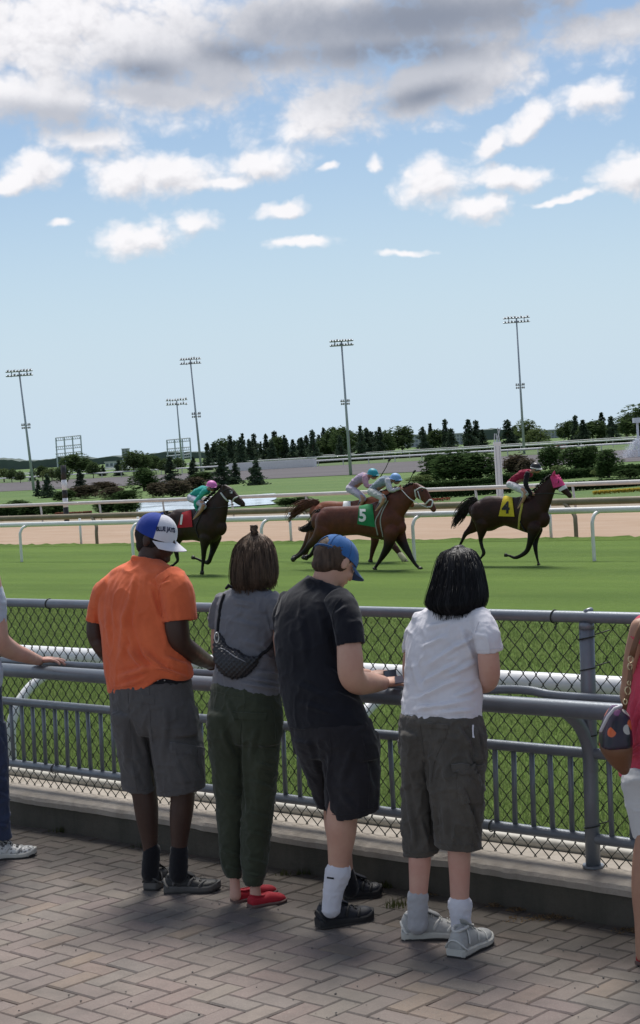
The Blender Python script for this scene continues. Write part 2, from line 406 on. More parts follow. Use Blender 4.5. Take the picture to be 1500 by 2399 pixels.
# --- grass materials
def grass_mat(name, a, b, c, stripes=0.0, s=1.0):
    m = bpy.data.materials.new(name); m.use_nodes = True; m.node_tree.nodes.clear(); T = NT(m.node_tree)
    tc = T.n('ShaderNodeTexCoord'); v = tc.outputs['Object']
    mp = T.n('ShaderNodeMapping'); T.link(v, mp.inputs[0]); mp.inputs['Scale'].default_value = (0.22, 1.0, 1)   # mown along the course
    n1 = T.noise(mp.outputs[0], 0.9 * s, 6, 0.62); n2 = T.noise(v, 9 * s, 5, 0.7); n3 = T.noise(v, 0.25 * s, 3, 0.5)
    sp_ = T.n('ShaderNodeSeparateXYZ'); T.link(v, sp_.inputs[0]); band = T.maprange(T.math('SINE', T.math('ADD', T.math('MULTIPLY', sp_.outputs[1], 1.15), T.math('MULTIPLY', n3, 2.0))), -.4, .4, 0, 1, True)
    cc = T.mix(T.maprange(n1, .34, .66), (*a, 1), (*b, 1)); cc = T.mix(T.math('MULTIPLY', T.maprange(n2, .42, .7), 0.55), cc, (*c, 1))
    cc = T.mix(T.math('MULTIPLY', T.maprange(n3, .4, .7), 0.35), cc, (*a, 1))
    if stripes: cc = T.mix(T.math('MULTIPLY', band, stripes), cc, (*[min(1, x * 1.5) for x in b], 1))
    worn = T.maprange(T.noise(v, 1.7 * s, 5, .7), .60, .78, 0, .35); cc = T.mix(worn, cc, (b[0] * 1.5, b[1] * 1.02, b[2] * 1.5, 1))
    p = T.n('ShaderNodeBsdfPrincipled'); T.link(cc, p.inputs['Base Color']); p.inputs['Roughness'].default_value = 0.9; p.inputs['Specular IOR Level'].default_value = 0.15
    b_ = T.n('ShaderNodeBump'); b_.inputs['Strength'].default_value = 0.8; b_.inputs['Distance'].default_value = 0.05; T.link(T.noise(v, 14, 5, 0.8), b_.inputs['Height']); T.link(b_.outputs[0], p.inputs['Normal'])
    o = T.n('ShaderNodeOutputMaterial'); T.link(p.outputs[0], o.inputs[0]); return m
TURF = grass_mat('turf', (0.076, 0.134, 0.019), (0.110, 0.176, 0.029), (0.052, 0.096, 0.013), stripes=.14)
FIELD = grass_mat('field_grass', (0.085, 0.15, 0.045), (0.13, 0.19, 0.06), (0.06, 0.10, 0.03), s=0.2)
far = [-4000, -1500, -700, -300, -150, -100, -60, -30, -10, 10, 60, 400, 2500]
sheet('infield_ground', far, [5.99, 14, 34, 41, 57, 90, 150, 400, 1000, 2500, 6000], -0.03, FIELD, lambda y: gz(max(y, 6.06)))
sheet('turf_course', [-300, -100, -60, -30, -15, -5, 5, 40, 120], [6.0, 7, 9, 14, 20, 27, 34, 40.3], 0.0, TURF, lambda y: gz(max(y, 6.06)))
DIRT = mat('dirt', (0.385, 0.285, 0.21), 0.95, 0.12, 1.2, bump=0.03, bscale=8, stretch=(0.3, 1, 1), spec=0.1, c2=(0.34, 0.24, 0.168))
# ragged turf edge over the dirt
xs = np.concatenate([np.arange(-80, 0, 0.25)]); V = []; Fc = []
for i, x in enumerate(xs):
    j_ = 0.10 * math.sin(x * 3.1) * random.random() + random.uniform(-.05, .05)
    V += [(x, 40.0, gz(40) + .006), (x, 40.42 + j_, gz(40) + 0.05 + random.uniform(0, .05)), (x, 40.5 + j_, gz(40) + .003)]
for i in range(len(xs) - 1):
    a = 3 * i; Fc += [(a, a + 3, a + 4, a + 1), (a + 1, a + 4, a + 5, a + 2)]
o = MB().add(V, Fc).build('turf_edge', TURF); o['kind'] = 'structure'
sheet('dirt_track', far[2:11], [40.2, 45, 50, 57, 60], 0.004, DIRT)
VERGE = mat('gravel_verge', (0.34, 0.29, 0.22), 0.95, 0.3, 3, spec=0.1)
sheet('verge_path', far[2:11], [57.6, 63], 0.01, VERGE)
ASPH = mat('synthetic_track', (0.115, 0.105, 0.11), 0.9, 0.15, 0.2, spec=0.15, stretch=(.2, 1, 1))
YN, YF = 143.0, 224.0
sheet('far_track', far[:12], [YN, YF], 0.01, ASPH, lambda y: -1.2)
sheet('far_grass_strip', far[:12], [YF + 0.4, YF + 60], 0.012, grass_mat('far_grass', (0.08, .13, .05), (.13, .17, .08), (.06, .09, .03), s=.1), lambda y: -1.2)

# --- pond: a water sheet with a low bank
WATER = mat('water', (0.62, 0.70, 0.78), 0.12, 0.05, 0.3, bump=0.004, bscale=1.5, spec=0.8)
def Gp(x, y, z=-1.2): return on_z(x, y, z)
pw = MB(); c = [Gp(312, 1203), Gp(648, 1181), Gp(640, 1157), Gp(322, 1176)]
pp = []
for a, b in ((0, 1), (1, 2), (2, 3), (3, 0)):
    for k in range(8):
        q = c[a] * (1 - k / 8) + c[b] * (k / 8); q = q + rng.normal(0, .25, 3) * np.array([1, 1, 0]); q[2] = -1.17; pp.append(q)
pw.add(pp, [tuple(range(len(pp)))]); o = pw.build('pond_water', WATER); o['kind'] = 'structure'

# --- pavement: base, and pavers laid in a herringbone as single objects
BASE = mat('paver_joint', (0.10, 0.088, 0.076), 0.95, 0.3, 20, bump=.004)
sheet('pavement', [-25, -12, -8, -5, -2, 4, 15], [-8, 0, 3, 4.5, KY], -0.013, BASE, lambda y: 0)
def paver_mat():
    m = bpy.data.materials.new('paver'); m.use_nodes = True; m.node_tree.nodes.clear(); T = NT(m.node_tree)
    geo = T.n('ShaderNodeNewGeometry'); oi = T.n('ShaderNodeObjectInfo'); at_ = T.n('ShaderNodeAttribute'); at_.attribute_name = 'rnd'
    rnd = T.math('FRACT', T.math('ADD', oi.outputs['Random'], at_.outputs['Fac']))
    c = T.ramp(rnd, [(0, (0.235, 0.198, 0.170)), (0.2, (0.245, 0.195, 0.172)), (0.38, (0.222, 0.172, 0.158)), (.55, (0.25, 0.212, 0.178)), (.7, (0.218, 0.188, 0.168)), (.86, (0.24, 0.178, 0.158)), (.975, (0.28, 0.215, 0.16))])
    P = geo.outputs['Position']
    g1 = T.noise(P, 170, 4, 0.8); g2 = T.noise(P, 7, 4, 0.6); g3 = T.noise(P, 1.3, 3, 0.55); g4 = T.noise(P, 420, 2, 0.5)
    g5 = T.noise(P, 95, 3, 0.75); c = T.mix(T.math('MULTIPLY', T.maprange(g5, .50, .66), 0.45), c, (0.31, 0.275, 0.24, 1)); c = T.mix(T.math('MULTIPLY', T.maprange(g1, .45, .72), 0.5), c, (0.17, 0.15, 0.135, 1))
    c = T.mix(T.math('MULTIPLY', T.maprange(g4, .5, .75), 0.45), c, (0.05, 0.047, 0.045, 1))
    c = T.mix(T.math('MULTIPLY', T.maprange(g2, .46, .72), 0.35), c, (0.085, 0.078, 0.070, 1))
    c = T.mix(T.math('MULTIPLY', T.maprange(g3, .42, .66), 0.45), c, (0.10, 0.095, 0.085, 1))
    # shade painted into the paver colour towards the kerb foot, together with grime
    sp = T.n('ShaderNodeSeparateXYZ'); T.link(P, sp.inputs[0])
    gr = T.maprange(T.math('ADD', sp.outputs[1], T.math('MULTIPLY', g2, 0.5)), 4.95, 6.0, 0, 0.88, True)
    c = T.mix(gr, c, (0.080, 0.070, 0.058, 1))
    p = T.n('ShaderNodeBsdfPrincipled'); T.link(c, p.inputs['Base Color']); p.inputs['Roughness'].default_value = 0.85; p.inputs['Specular IOR Level'].default_value = 0.3
    b = T.n('ShaderNodeBump'); b.inputs['Distance'].default_value = 0.002; T.link(g1, b.inputs['Height']); T.link(b.outputs[0], p.inputs['Normal'])
    o = T.n('ShaderNodeOutputMaterial'); T.link(p.outputs[0], o.inputs[0]); return m
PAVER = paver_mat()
def paver_verts(L, W, H=0.05, ch=0.006):
    a, b = L / 2, W / 2; V = []
    for (x, y, z) in ((a, b, -H), (a, b, -ch), (a - ch, b - ch, 0)):
        V += [(-x, -y, z), (x, -y, z), (x, y, z), (-x, y, z)]
    Fc = [(8, 9, 10, 11)] + [(i * 4 + j, i * 4 + (j + 1) % 4, (i + 1) * 4 + (j + 1) % 4, (i + 1) * 4 + j) for i in (0, 1) for j in range(4)]
    return np.array(V), Fc
pv, pf = paver_verts(0.1975, 0.0975); pv2, _ = paver_verts(0.0975, 0.1975)
pm = []
for k, V_ in enumerate((pv, pv2)):
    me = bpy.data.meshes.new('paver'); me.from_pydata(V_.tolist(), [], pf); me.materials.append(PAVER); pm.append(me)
cells = []
for i in range(-80, 20):
    for j in range(-10, 58):
        # 90 degree herringbone: period 4 cells along each diagonal
        kk = (i - j) % 4
        if kk == 0: cells.append(((i + 1) * 0.1, (j + .5) * 0.1, 0))       # lies along x, covers i, i+1
        elif kk == 3: cells.append(((i + .5) * 0.1, (j + 1) * 0.1, 1))     # stands along y, covers j, j+1
cells = [(x, y - 0.02, k) for x, y, k in cells if y < KY + .06]
pav = bpy.data.objects['pavement']; near = []; rest = []
for (x, y, k) in cells:
    u, v = proj((x, y, 0)); inside = -40 < u < 1540 and 1850 < v < 2440
    (near if inside else rest).append((dist((x, y, 0)), x, y, k))
near.sort(); rest += near[299:]; near = near[:299]
for (d, x, y, k) in near:
    o = bpy.data.objects.new('paver', pm[k]); col.objects.link(o); o.parent = pav
    o.location = (x + random.gauss(0, .001), y + random.gauss(0, .001), random.uniform(-.004, .0015)); o.rotation_euler = (random.gauss(0, .008), random.gauss(0, .008), random.gauss(0, .007))
mb = MB(); rv = []
for (d, x, y, k) in rest:
    if not (-9.5 < x < -1.0 and y > 2.0): continue
    V_ = (pv, pv2)[k]; tl = random.gauss(0, .008), random.gauss(0, .008)
    Q = V_.copy(); Q[:, 2] += random.uniform(-.004, .0015) + Q[:, 0] * tl[0] + Q[:, 1] * tl[1]; mb.add(Q + np.array([x, y, 0]), pf); rv += [random.random()] * len(V_)
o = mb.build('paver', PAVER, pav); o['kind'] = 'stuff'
at_ = o.data.attributes.new('rnd', 'FLOAT', 'POINT'); at_.data.foreach_set('value', np.array(rv, np.float32))

# --- concrete kerb the fence stands on
def concrete(name, c, dirt):
    m = bpy.data.materials.new(name); m.use_nodes = True; m.node_tree.nodes.clear(); T = NT(m.node_tree)
    geo = T.n('ShaderNodeNewGeometry'); P = geo.outputs['Position']
    n1 = T.noise(P, 2.2, 5, .65); n2 = T.noise(P, 45, 4, .7); mp = T.n('ShaderNodeMapping'); T.link(P, mp.inputs[0]); mp.inputs['Scale'].default_value = (9, 9, 1.2); n3 = T.noise(mp.outputs[0], 1, 4, .6)
    cc = T.mix(T.maprange(n1, .35, .7), (*c, 1), (*[x * .72 for x in c], 1)); cc = T.mix(T.math('MULTIPLY', T.maprange(n3, .45, .7), .55), cc, (*dirt, 1))
    cc = T.mix(T.math('MULTIPLY', T.maprange(n2, .5, .75), .4), cc, (*[x * .6 for x in c], 1))
    p = T.n('ShaderNodeBsdfPrincipled'); T.link(cc, p.inputs['Base Color']); p.inputs['Roughness'].default_value = .92; p.inputs['Specular IOR Level'].default_value = .2
    b = T.n('ShaderNodeBump'); b.inputs['Distance'].default_value = .004; T.link(n2, b.inputs['Height']); T.link(b.outputs[0], p.inputs['Normal'])
    o = T.n('ShaderNodeOutputMaterial'); T.link(p.outputs[0], o.inputs[0]); return m
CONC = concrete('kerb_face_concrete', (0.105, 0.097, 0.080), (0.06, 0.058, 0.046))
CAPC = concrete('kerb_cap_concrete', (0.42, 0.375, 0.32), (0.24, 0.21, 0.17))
kb = thing('concrete_kerb', 'low concrete kerb with a pale worn cap under the whole grey fence', 'kerb', (-4, KY, 0))
x0, x1 = -16.0, 3.0
# face: slightly uneven sheet of concrete with thickness
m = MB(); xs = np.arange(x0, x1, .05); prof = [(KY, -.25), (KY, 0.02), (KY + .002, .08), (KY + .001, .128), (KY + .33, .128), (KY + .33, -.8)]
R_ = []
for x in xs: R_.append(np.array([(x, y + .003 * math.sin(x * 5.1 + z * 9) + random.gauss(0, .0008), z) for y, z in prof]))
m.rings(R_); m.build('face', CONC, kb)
m = MB(); R_ = []
for i, x in enumerate(np.arange(x0, x1, .03)):
    e = .006 * math.sin(x * 7.7) * math.sin(x * 2.3) + random.gauss(0, .0018); chip = -0.018 * max(0, math.sin(x * 3.7) - .93) * 14
    prof = [(KY - .012 + e - chip, .131), (KY - .014 + e - chip, .158 + e * .4), (KY - .002 + e - chip, .172 + chip * .4), (KY + .03, .180), (KY + .12, .188), (KY + .26, .190), (KY + .345, .186), (KY + .345, .131)]
    R_.append(np.array([(x, y, z) for y, z in prof]))
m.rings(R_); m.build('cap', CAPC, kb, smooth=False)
WHITE = mat('white_paint', (0.74, 0.72, 0.67), 0.5, 0.12, 3, c2=(0.62, .59, .53))
m = MB(); m.tube([(x, KY + .315 + .004 * math.sin(x * 2), .186 + .020) for x in np.arange(x0, x1, .25)], .026, 10, ref=Zv, cap='flat')
m.build('edging_pipe', mat('cream_edging', (0.56, 0.53, 0.46), .6, .25, 6), kb, smooth=True)

# --- fence: posts, rails, balusters, leaning rail, chain link
GALV = mat('grey_fence_paint', (0.22, 0.245, 0.275), 0.42, 0.22, 5, bump=.0008, bscale=90, metal=.35, spec=.5, c2=(0.165, .185, .21))
WIRE = mat('black_vinyl_wire', (0.030, 0.036, 0.027), 0.5, 0.1)
FY = 5.874; SH = 0.035                       # fence line; its uprights lean a little along the course
fx0, fx1 = -13.0, 1.2
def fp(x, y, z): return np.array([x + SH * (z - .6), y, z])
fence = thing('grey_metal_fence', 'grey tubular metal fence with black chain link mesh and a leaning rail', 'fence', (-4.02, FY, .19))
POSTS = [-12.26, -8.14, -4.02, 0.10]
def rail(name, y, z, r, bumps=()):
    m = MB(); P = [(x, y, z) for x in np.arange(fx0, fx1, .3)]; m.tube(P, r, 14, ref=Zv); m.build(name, GALV, fence, smooth=True)
rail('top_rail', FY, 1.236, .0245); rail('mid_rail', FY, .668, .0225); rail('bottom_rail', FY, .310, .0225)
for x in POSTS:
    m = MB(); m.tube([fp(x, FY, z) for z in (.189, .5, .9, 1.19)], .0315, 16, ref=F0, cap='flat')
    po = m.build('post', GALV, fence, smooth=True)
    m = MB(); m.tube([fp(x, FY, 1.188), fp(x, FY, 1.215)], (.034, .030), 16, cap='flat'); m.tube([fp(x, FY - .002, 1.20), fp(x, FY, 1.262), fp(x + .002, FY + .03, 1.262)], .012, 8); m.build('post_cap', GALV, po, smooth=True)
    m = MB(); m.tube([fp(x, FY, .176 + .014), fp(x, FY, .20)], .045, 16, cap='flat'); m.build('base_plate', GALV, po)
    # gooseneck arm up to the leaning rail
    P = spline([fp(x + .005, FY, .60), fp(x, FY - .012, .70), fp(x - .01, FY - .055, .79), fp(x - .02, FY - .12, .85), fp(x - .03, FY - .175, .885)], 5)
    MB().tube(P, np.linspace(.030, .027, len(P)), 12, ref=(1, 0, 0)).build('arm', GALV, fence, smooth=True)
LRY, LRZ = FY - .19, .885
m = MB(); m.tube([(x, LRY, LRZ) for x in np.arange(fx0, fx1, .3)], .037, 16, ref=Zv); m.build('leaning_rail', GALV, fence, smooth=True)
for k, xj in enumerate((-12.3, -8.35, -4.42, -.5)):
    P = [(xj - .3, LRY + .02, LRZ + .012), (xj - .18, LRY + .045, LRZ + .022), (xj, LRY + .075, LRZ + .045), (xj + .18, LRY + .085, LRZ + .05), (xj + .34, LRY + .09, LRZ + .034), (xj + .8, LRY + .095, LRZ + .034), (xj + 1.6, LRY + .095, LRZ + .034), (xj + 3.2, LRY + .095, LRZ + .034), (xj + 3.5, LRY + .06, LRZ + .02), (xj + 3.64, LRY + .02, LRZ + .012)]
    P = spline(P, 5); MB().tube(P, .019, 12, ref=Zv).build('back_rail', GALV, fence, smooth=True)
bars = [x for x in np.arange(-12.9, 1.1, .0985) + .013 if all(abs(x - p) > .055 for p in POSTS)]
bm_ = MB(); bm_.tube([(0, 0, 0), (SH * .34, 0, .335)], .0115, 10, cap='flat'); bme = bm_.mesh('baluster'); bme.materials.append(GALV); bme.polygons.foreach_set('use_smooth', np.ones(len(bme.polygons), bool))
for x in bars:
    o = bpy.data.objects.new('baluster', bme); col.objects.link(o); o.parent = fence
    b0 = fp(x, FY, .322); o.location = tuple(b0 - wloc(fence)); o.rotation_euler = (random.gauss(0, .006), random.gauss(0, .008), 0)
# chain link: zigzag wires hooked into one another
MW, MH = 0.0355, 0.083
wm = MB(); nw = int((fx1 - fx0) / (MW)) ; nz = int((1.258 - .19) / (MH / 2))
for i in range(nw):
    xw = fx0 + i * MW; P = []
    for j in range(nz + 1):
        side = (j + i) % 2; z = .192 + j * MH / 2
        wob = .006 * vnoise(np.array([[xw * 1.7, z * 3, i]]), 1.0, 3)[0]
        P.append(fp(xw + (MW * 1.03 if side else -MW * .03), FY + .030 + (.0035 if side else -.0035), z) + np.array([wob, 0, wob * .7]))
    # knuckled ends
    P = [P[0] + np.array([.008, 0, -.012])] + P + [P[-1] + np.array([-.007, -.004, .016])]
    wm.tube(P, .0026, 4, cap='flat')
wo_ = wm.build('wire_mesh', WIRE, fence, smooth=True); wo_['kind'] = 'stuff'
tm = []
for x, zz in ((-4.16, 1.236), (-4.55, .310), (-6.4, 1.236), (-5.35, 1.236), (-7.55, 1.236), (-7.6, .31), (-6.9, .31), (-4.9, .31)):
    MB().tube([np.array([x + .004 * math.sin(a), FY + .027 * math.cos(a), zz + .027 * math.sin(a)]) for a in np.linspace(0, 6.6, 18)] + [np.array([x + .02, FY - .02, zz - .045])], .003, 5).build('wire_tie', WIRE, fence, smooth=True)
for zz in (.36, 1.02, 1.15, .74):
    MB().tube([fp(-4.02, FY, zz) + np.array([.034 * math.cos(a), .034 * math.sin(a), .006 * math.cos(a)]) for a in np.linspace(-3.1, 3.2, 18)] + [fp(-3.93, FY + .03, zz + .03)], .0028, 5).build('wire_tie', WIRE, fence, smooth=True)

# --- running rails along the course
RW = mat('running_rail_white', (0.80, 0.80, 0.79), 0.35, 0.10, 3)
RT = mat('tan_rail', (0.235, 0.195, 0.125), 0.6, 0.3, 2)
RG = mat('weathered_rail', (0.58, 0.58, 0.56), 0.6, 0.15, 2)
nr = thing('near_running_rail', 'white running rail just beyond the chain link fence, seen through the mesh', 'rail', (-6, 7.5, -.5))
P = [(x, 7.5, .663 - .0) for x in np.arange(-30, 4, .5)]
MB().tube(P, .056, 16, ref=Zv).build('rail', RW, nr, smooth=True)
for X in np.arange(-27.75, 3, 3.05):
    P = spline([(X, 6.95, gz(6.95)), (X, 6.95, .12), (X, 7.0, .34), (X, 7.16, .50), (X, 7.42, .60)], 5)
    MB().tube(P, .034, 12, ref=(1, 0, 0)).build('post', RW, nr, smooth=True)
AY, AZ = 33.95, .165
ra = thing('turf_running_rail', 'white running rail on thin white posts at the far edge of the turf', 'rail', (-28, AY, -1.05))
P = [(x, AY, AZ - .03) for x in np.arange(-110, 20, 2)]
MB().tube(P, .062, 12, r2=.075, ref=Zv).build('rail', RW, ra, smooth=True)
for k in range(-5, 9):
    X = -22.6 - 5.48 * k
    P = spline([(X, AY - .28, gz(AY) - .02), (X, AY - .28, -.25), (X, AY - .26, -.10), (X, AY - .16, .04), (X, AY, .09)], 4)
    MB().tube(P, .045, 10, ref=(1, 0, 0)).build('post', RW, ra, smooth=True)
BY = 40.75
rb = thing('dirt_running_rail', 'weathered tan running rail on curved goosenecks at the dirt track edge', 'rail', (-40, BY, -1.05))
MB().tube([(x, BY + .35, .0) for x in np.arange(-120, 20, 2)], .105, 12, ref=Zv).build('rail', RT, rb, smooth=True)
for X in (-49.5, -46.2, -38.6, -28.17, -22.8):
    P = spline([(X + .25, BY, gz(BY)), (X + .25, BY, -.62), (X + .15, BY + .1, -.36), (X - .25, BY + .28, -.08), (X - .4, BY + .33, -.03)], 5)
    MB().tube(P, .062, 8, ref=(0, 1, 0)).build('gooseneck', RT, rb, smooth=True)
    MB().tube([(X - .55, BY - .1, gz(BY)), (X - .55, BY - .1, -.05)], .045, 8, cap='flat').build('post', RW, rb, smooth=True)
CY = 57.0
rc = thing('infield_running_rail', 'pale running rail on slim posts along the infield side of the dirt track', 'rail', (-60, CY, -1.2))
MB().tube([(x, CY, -.075) for x in np.arange(-150, 20, 2)], .09, 10, ref=Zv).build('rail', RG, rc, smooth=True)
for k in range(-9, 14):
    X = -44.0 - 4.9 * k
    MB().tube([(X + .12, CY, gz(CY)), (X, CY, -.1)], .05, 8, cap='flat').build('post', RG, rc, smooth=True)
# far rails of the synthetic track
for nm, Y, zt, r, lab, sp_ in (('far_rail', YF + .2, -.2, .17, 'white rail along the far edge of the grey track', 6), ('backstretch_rail', YF + 45, .1, .16, 'pale rail in front of the dark tree line', 7), ('outer_rail', YF + 75, .25, .15, 'outermost pale rail close to the feet of the trees', 7)):
    rr = thing(nm, lab, 'rail', (-200, Y, -1.2))
    MB().tube([(x, Y, zt) for x in np.arange(-900, 100, 20)], r, 6, ref=Zv).build('rail', RG if 'outer' in nm else RW, rr, smooth=True)
    m = MB()
    for X in np.arange(-700, 60, sp_): m.tube([(X, Y, -1.2), (X, Y, zt)], .09, 5, cap='flat')
    m.build('post', RG, rr)['kind'] = 'stuff'

# --- turf blades close to the fence
n = 230000
yy = 6.03 + 15 * rng.random(n) ** 1.7; tt = rng.random(n)
xl = np.array([on_y(-60, 1500, y)[0] for y in (6, 21)]); xr = np.array([on_y(1560, 1500, y)[0] for y in (6, 21)])
xx = np.interp(yy, (6, 21), xl) * (1 - tt) + np.interp(yy, (6, 21), xr) * tt
zz = np.interp(yy, [a for a, _ in GZ[2:]], [b for _, b in GZ[2:]])
h_ = .035 + .045 * rng.random(n) ** 2; wd = .0030 + .0012 * (yy - 6) / 3; an = rng.random(n) * 6.283; ln = rng.normal(0, .022, (n, 2))
B = np.stack([xx, yy, zz], 1); dx = np.stack([np.cos(an) * wd, np.sin(an) * wd, 0 * an], 1)
V = np.stack([B - dx, B + dx, B + np.stack([ln[:, 0], ln[:, 1], h_], 1)], 1).reshape(-1, 3)
def tris(name, V, m):
    k = len(V) // 3; me = bpy.data.meshes.new(name); me.vertices.add(len(V)); me.vertices.foreach_set('co', V.astype(np.float32).ravel())
    me.loops.add(3 * k); me.loops.foreach_set('vertex_index', np.arange(3 * k, dtype=np.int32)); me.polygons.add(k)
    me.polygons.foreach_set('loop_start', np.arange(0, 3 * k, 3, dtype=np.int32)); me.polygons.foreach_set('loop_total', np.full(k, 3, np.int32)); me.update(calc_edges=True)
    me.materials.append(m); return me
def leafmat(name, a, b, var=0.35, trans=0.35, nscale=.6, rnd=.12):
    m = bpy.data.materials.new(name); m.use_nodes = True; m.node_tree.nodes.clear(); T = NT(m.node_tree)
    geo = T.n('ShaderNodeNewGeometry'); oi = T.n('ShaderNodeObjectInfo')
    f = T.math('ADD', T.math('MULTIPLY', geo.outputs['Random Per Island'], .6), T.math('MULTIPLY', T.noise(geo.outputs['Position'], nscale, 3, .6), .5))
    c = T.mix(f, (*a, 1), (*b, 1)); hs = T.n('ShaderNodeHueSaturation'); T.link(c, hs.inputs['Color']); T.link(T.maprange(oi.outputs['Random'], 0, 1, 1 - rnd, 1 + rnd), hs.inputs['Value'])
    d = T.n('ShaderNodeBsdfDiffuse'); T.link(hs.outputs[0], d.inputs[0]); tr = T.n('ShaderNodeBsdfTranslucent'); T.link(hs.outputs[0], tr.inputs[0])
    ms = T.n('ShaderNodeMixShader'); ms.inputs[0].default_value = trans; T.link(d.outputs[0], ms.inputs[1]); T.link(tr.outputs[0], ms.inputs[2])
    o = T.n('ShaderNodeOutputMaterial'); T.link(ms.outputs[0], o.inputs[0]); return m
BLADE = leafmat('grass_blade', (0.135, 0.20, 0.055), (0.25, 0.31, 0.12), nscale=2.0, trans=.45)
o = bpy.data.objects.new('turf_grass', tris('turf_grass', V, BLADE)); col.objects.link(o); o['kind'] = 'stuff'; o['label'] = 'short green turf growing just beyond the chain link fence'; o['category'] = 'grass'
# weeds and litter at the foot of the kerb
DRY = leafmat('dry_litter', (0.14, 0.09, 0.05), (0.26, 0.19, 0.11), nscale=8); WEED = leafmat('weed', (0.05, .06, .025), (.11, .12, .05), nscale=8)
def litter(name, spots, m, label, cat, n, hgt, kind='stuff', s=.012):
    V = []
    for (px, py, rx, ry) in spots:
        c = on_z(px, py, 0)
        for k in range(n):
            a, rr = random.random() * 6.28, random.random() ** .7
            q = c + R0 * rx * rr * math.cos(a) + F0 * ry * rr * math.sin(a); q[2] = random.random() ** 2 * hgt * (1 - rr * .6) + .003
            u = rng.normal(0, 1, 3); u[2] *= (.35 if hgt < .03 else 2.5); u = u / np.linalg.norm(u) * s * random.uniform(.5, 1.6); v_ = np.cross(u, rng.normal(0, 1, 3)); v_ = v_ / np.linalg.norm(v_) * s * .3
            if name == 'weeds': q[2] = .002; u = np.abs(u) * np.array([random.uniform(-1, 1), random.uniform(-1, 1), 1]); u[2] += hgt * random.uniform(.2, 1)
            V += [q - v_, q + v_, q + u]
    V = np.array(V); V[:, 2] = np.maximum(V[:, 2], .002)
    o = bpy.data.objects.new(name, tris(name, V, m)); col.objects.link(o); tag(o, label, cat, kind=kind)
litter('leaf_litter', [(1265, 2152, .16, .06), (1310, 2150, .12, .05), (1215, 2132, .05, .03), (1165, 2122, .05, .03), (1480, 2180, .09, .05), (1040, 2095, .1, .03)], DRY, 'dry leaf litter and crumbs swept against the kerb', 'litter', 130, .012)
litter('weeds', [(925, 2125, .06, .05), (905, 2080, .05, .03), (985, 2100, .04, .03), (350, 1985, .1, .02), (150, 1950, .1, .02), (700, 2050, .12, .02)], WEED, 'scruffy weeds growing between pavers at the kerb', 'weeds', 60, .03)
CH = mat('pebble', (.16, .15, .14), .9, .4, 30)
m = MB()
for k in range(130):
    q = on_z(random.uniform(10, 1490), random.uniform(2060, 2390), 0); s_ = random.uniform(.0015, .0045); m.ball(q + np.array([0, 0, s_ * .6]), s_, s_ * random.uniform(.7, 1.4), s_ * .7, nu=6, nv=4)
o = m.build('grit', CH); tag(o, 'small stones and grit scattered over the pavers', 'grit', kind='stuff')
# ================================================================== BACKGROUND
ZI = -1.2
def hor_y(x): return 1050 - .0629 * (x - 750)
def ground_at(px, d):
    """point of the infield seen above pixel column px at horizontal distance d"""
    p = on_d(px, hor_y(px), d); return np.array([p[0], p[1], ZI])
def d_of(px, py): return dist(on_z(px, py, ZI))
STEEL = mat('tower_steel', (0.40, 0.44, 0.48), .5, .1, 1, metal=.3); LAMP = mat('lamp_housing', (0.33, .34, .35), .5, .2, 2)
def tower(name, label, base, top, mid, headw, rows=2, d=None):
    d = d or d_of(*base); B = ground_at(base[0], d); Tp = on_d(top[0], top[1], d); H = Tp - B
    t = thing('floodlight_tower', label, 'floodlight', B, 'floodlight towers round the infield'); s_ = d / CAM_F
    MB().tube([B, B + H * .5, Tp], (1.9 * s_ + .1, 1.5 * s_ + .06, 1.1 * s_ + .04), 8, cap='flat').build('mast', STEEL, t, smooth=True)
    m = MB(); L = MB(); w_ = headw * s_ / 2
    for r in range(rows):
        c = Tp - Zv * (r * 10 * s_); m.tube([c - R0 * w_, c + R0 * w_], .10 + .3 * s_, 5)
        for k in range(8):
            q = c + R0 * w_ * (-1 + 2 * (k + .5) / 8) + Zv * 2.5 * s_
            q = q + Zv * rng.normal(0, .6) * s_
            L.tube([q - F0 * .2 - Zv * 1.2 * s_, q + F0 * .5 + Zv * 1.6 * s_], (2.3 * s_, 1.5 * s_), 7)
    for k in (-.6, .6): m.tube([Tp + R0 * w_ * k, Tp - Zv * (10 * (rows - 1) * s_) + R0 * w_ * k], .07, 4)
    m.build('crossarm', STEEL, t); L.build('lamp', LAMP, t)['kind'] = 'stuff'
    if mid:
        c = on_d(mid[0], mid[1], d); m = MB(); m.tube([c - R0 * 10 * s_, c + R0 * 10 * s_], .08, 5); m.tube([c - R0 * 8 * s_ - Zv * 6 * s_, c + R0 * 8 * s_ - Zv * 6 * s_], .08, 5)
        for k in (-1, -.5, .6, 1):
            q = c + R0 * 9 * s_ * k; m.tube([q, q + Zv * 3.5 * s_], (1.9 * s_, 1.2 * s_), 6); m.tube([q - Zv * 7 * s_, q - Zv * 4.5 * s_], (1.7 * s_, 1.2 * s_), 6)
        m.build('lower_lamp_cluster', LAMP, t)
tower('t', 'tall floodlight mast at the left edge above the low trees', (76, 1150), (45, 870), (61, 996), 60, 2)
tower('t', 'floodlight mast with lower cluster above the left end of the conifer row', (470, 1105), (446, 842), (460, 970), 48, 2)
tower('t', 'small distant floodlight mast beside the lattice frame', (426, 1092), (414, 938), None, 50, 2)
tower('t', 'floodlight mast rising behind the pair of jockeys', (818, 1113), (800, 799), (809, 940), 52, 2)
tower('t', 'tallest floodlight mast right of the white post', (1226, 1064), (1210, 745), (1219, 902), 60, 2)
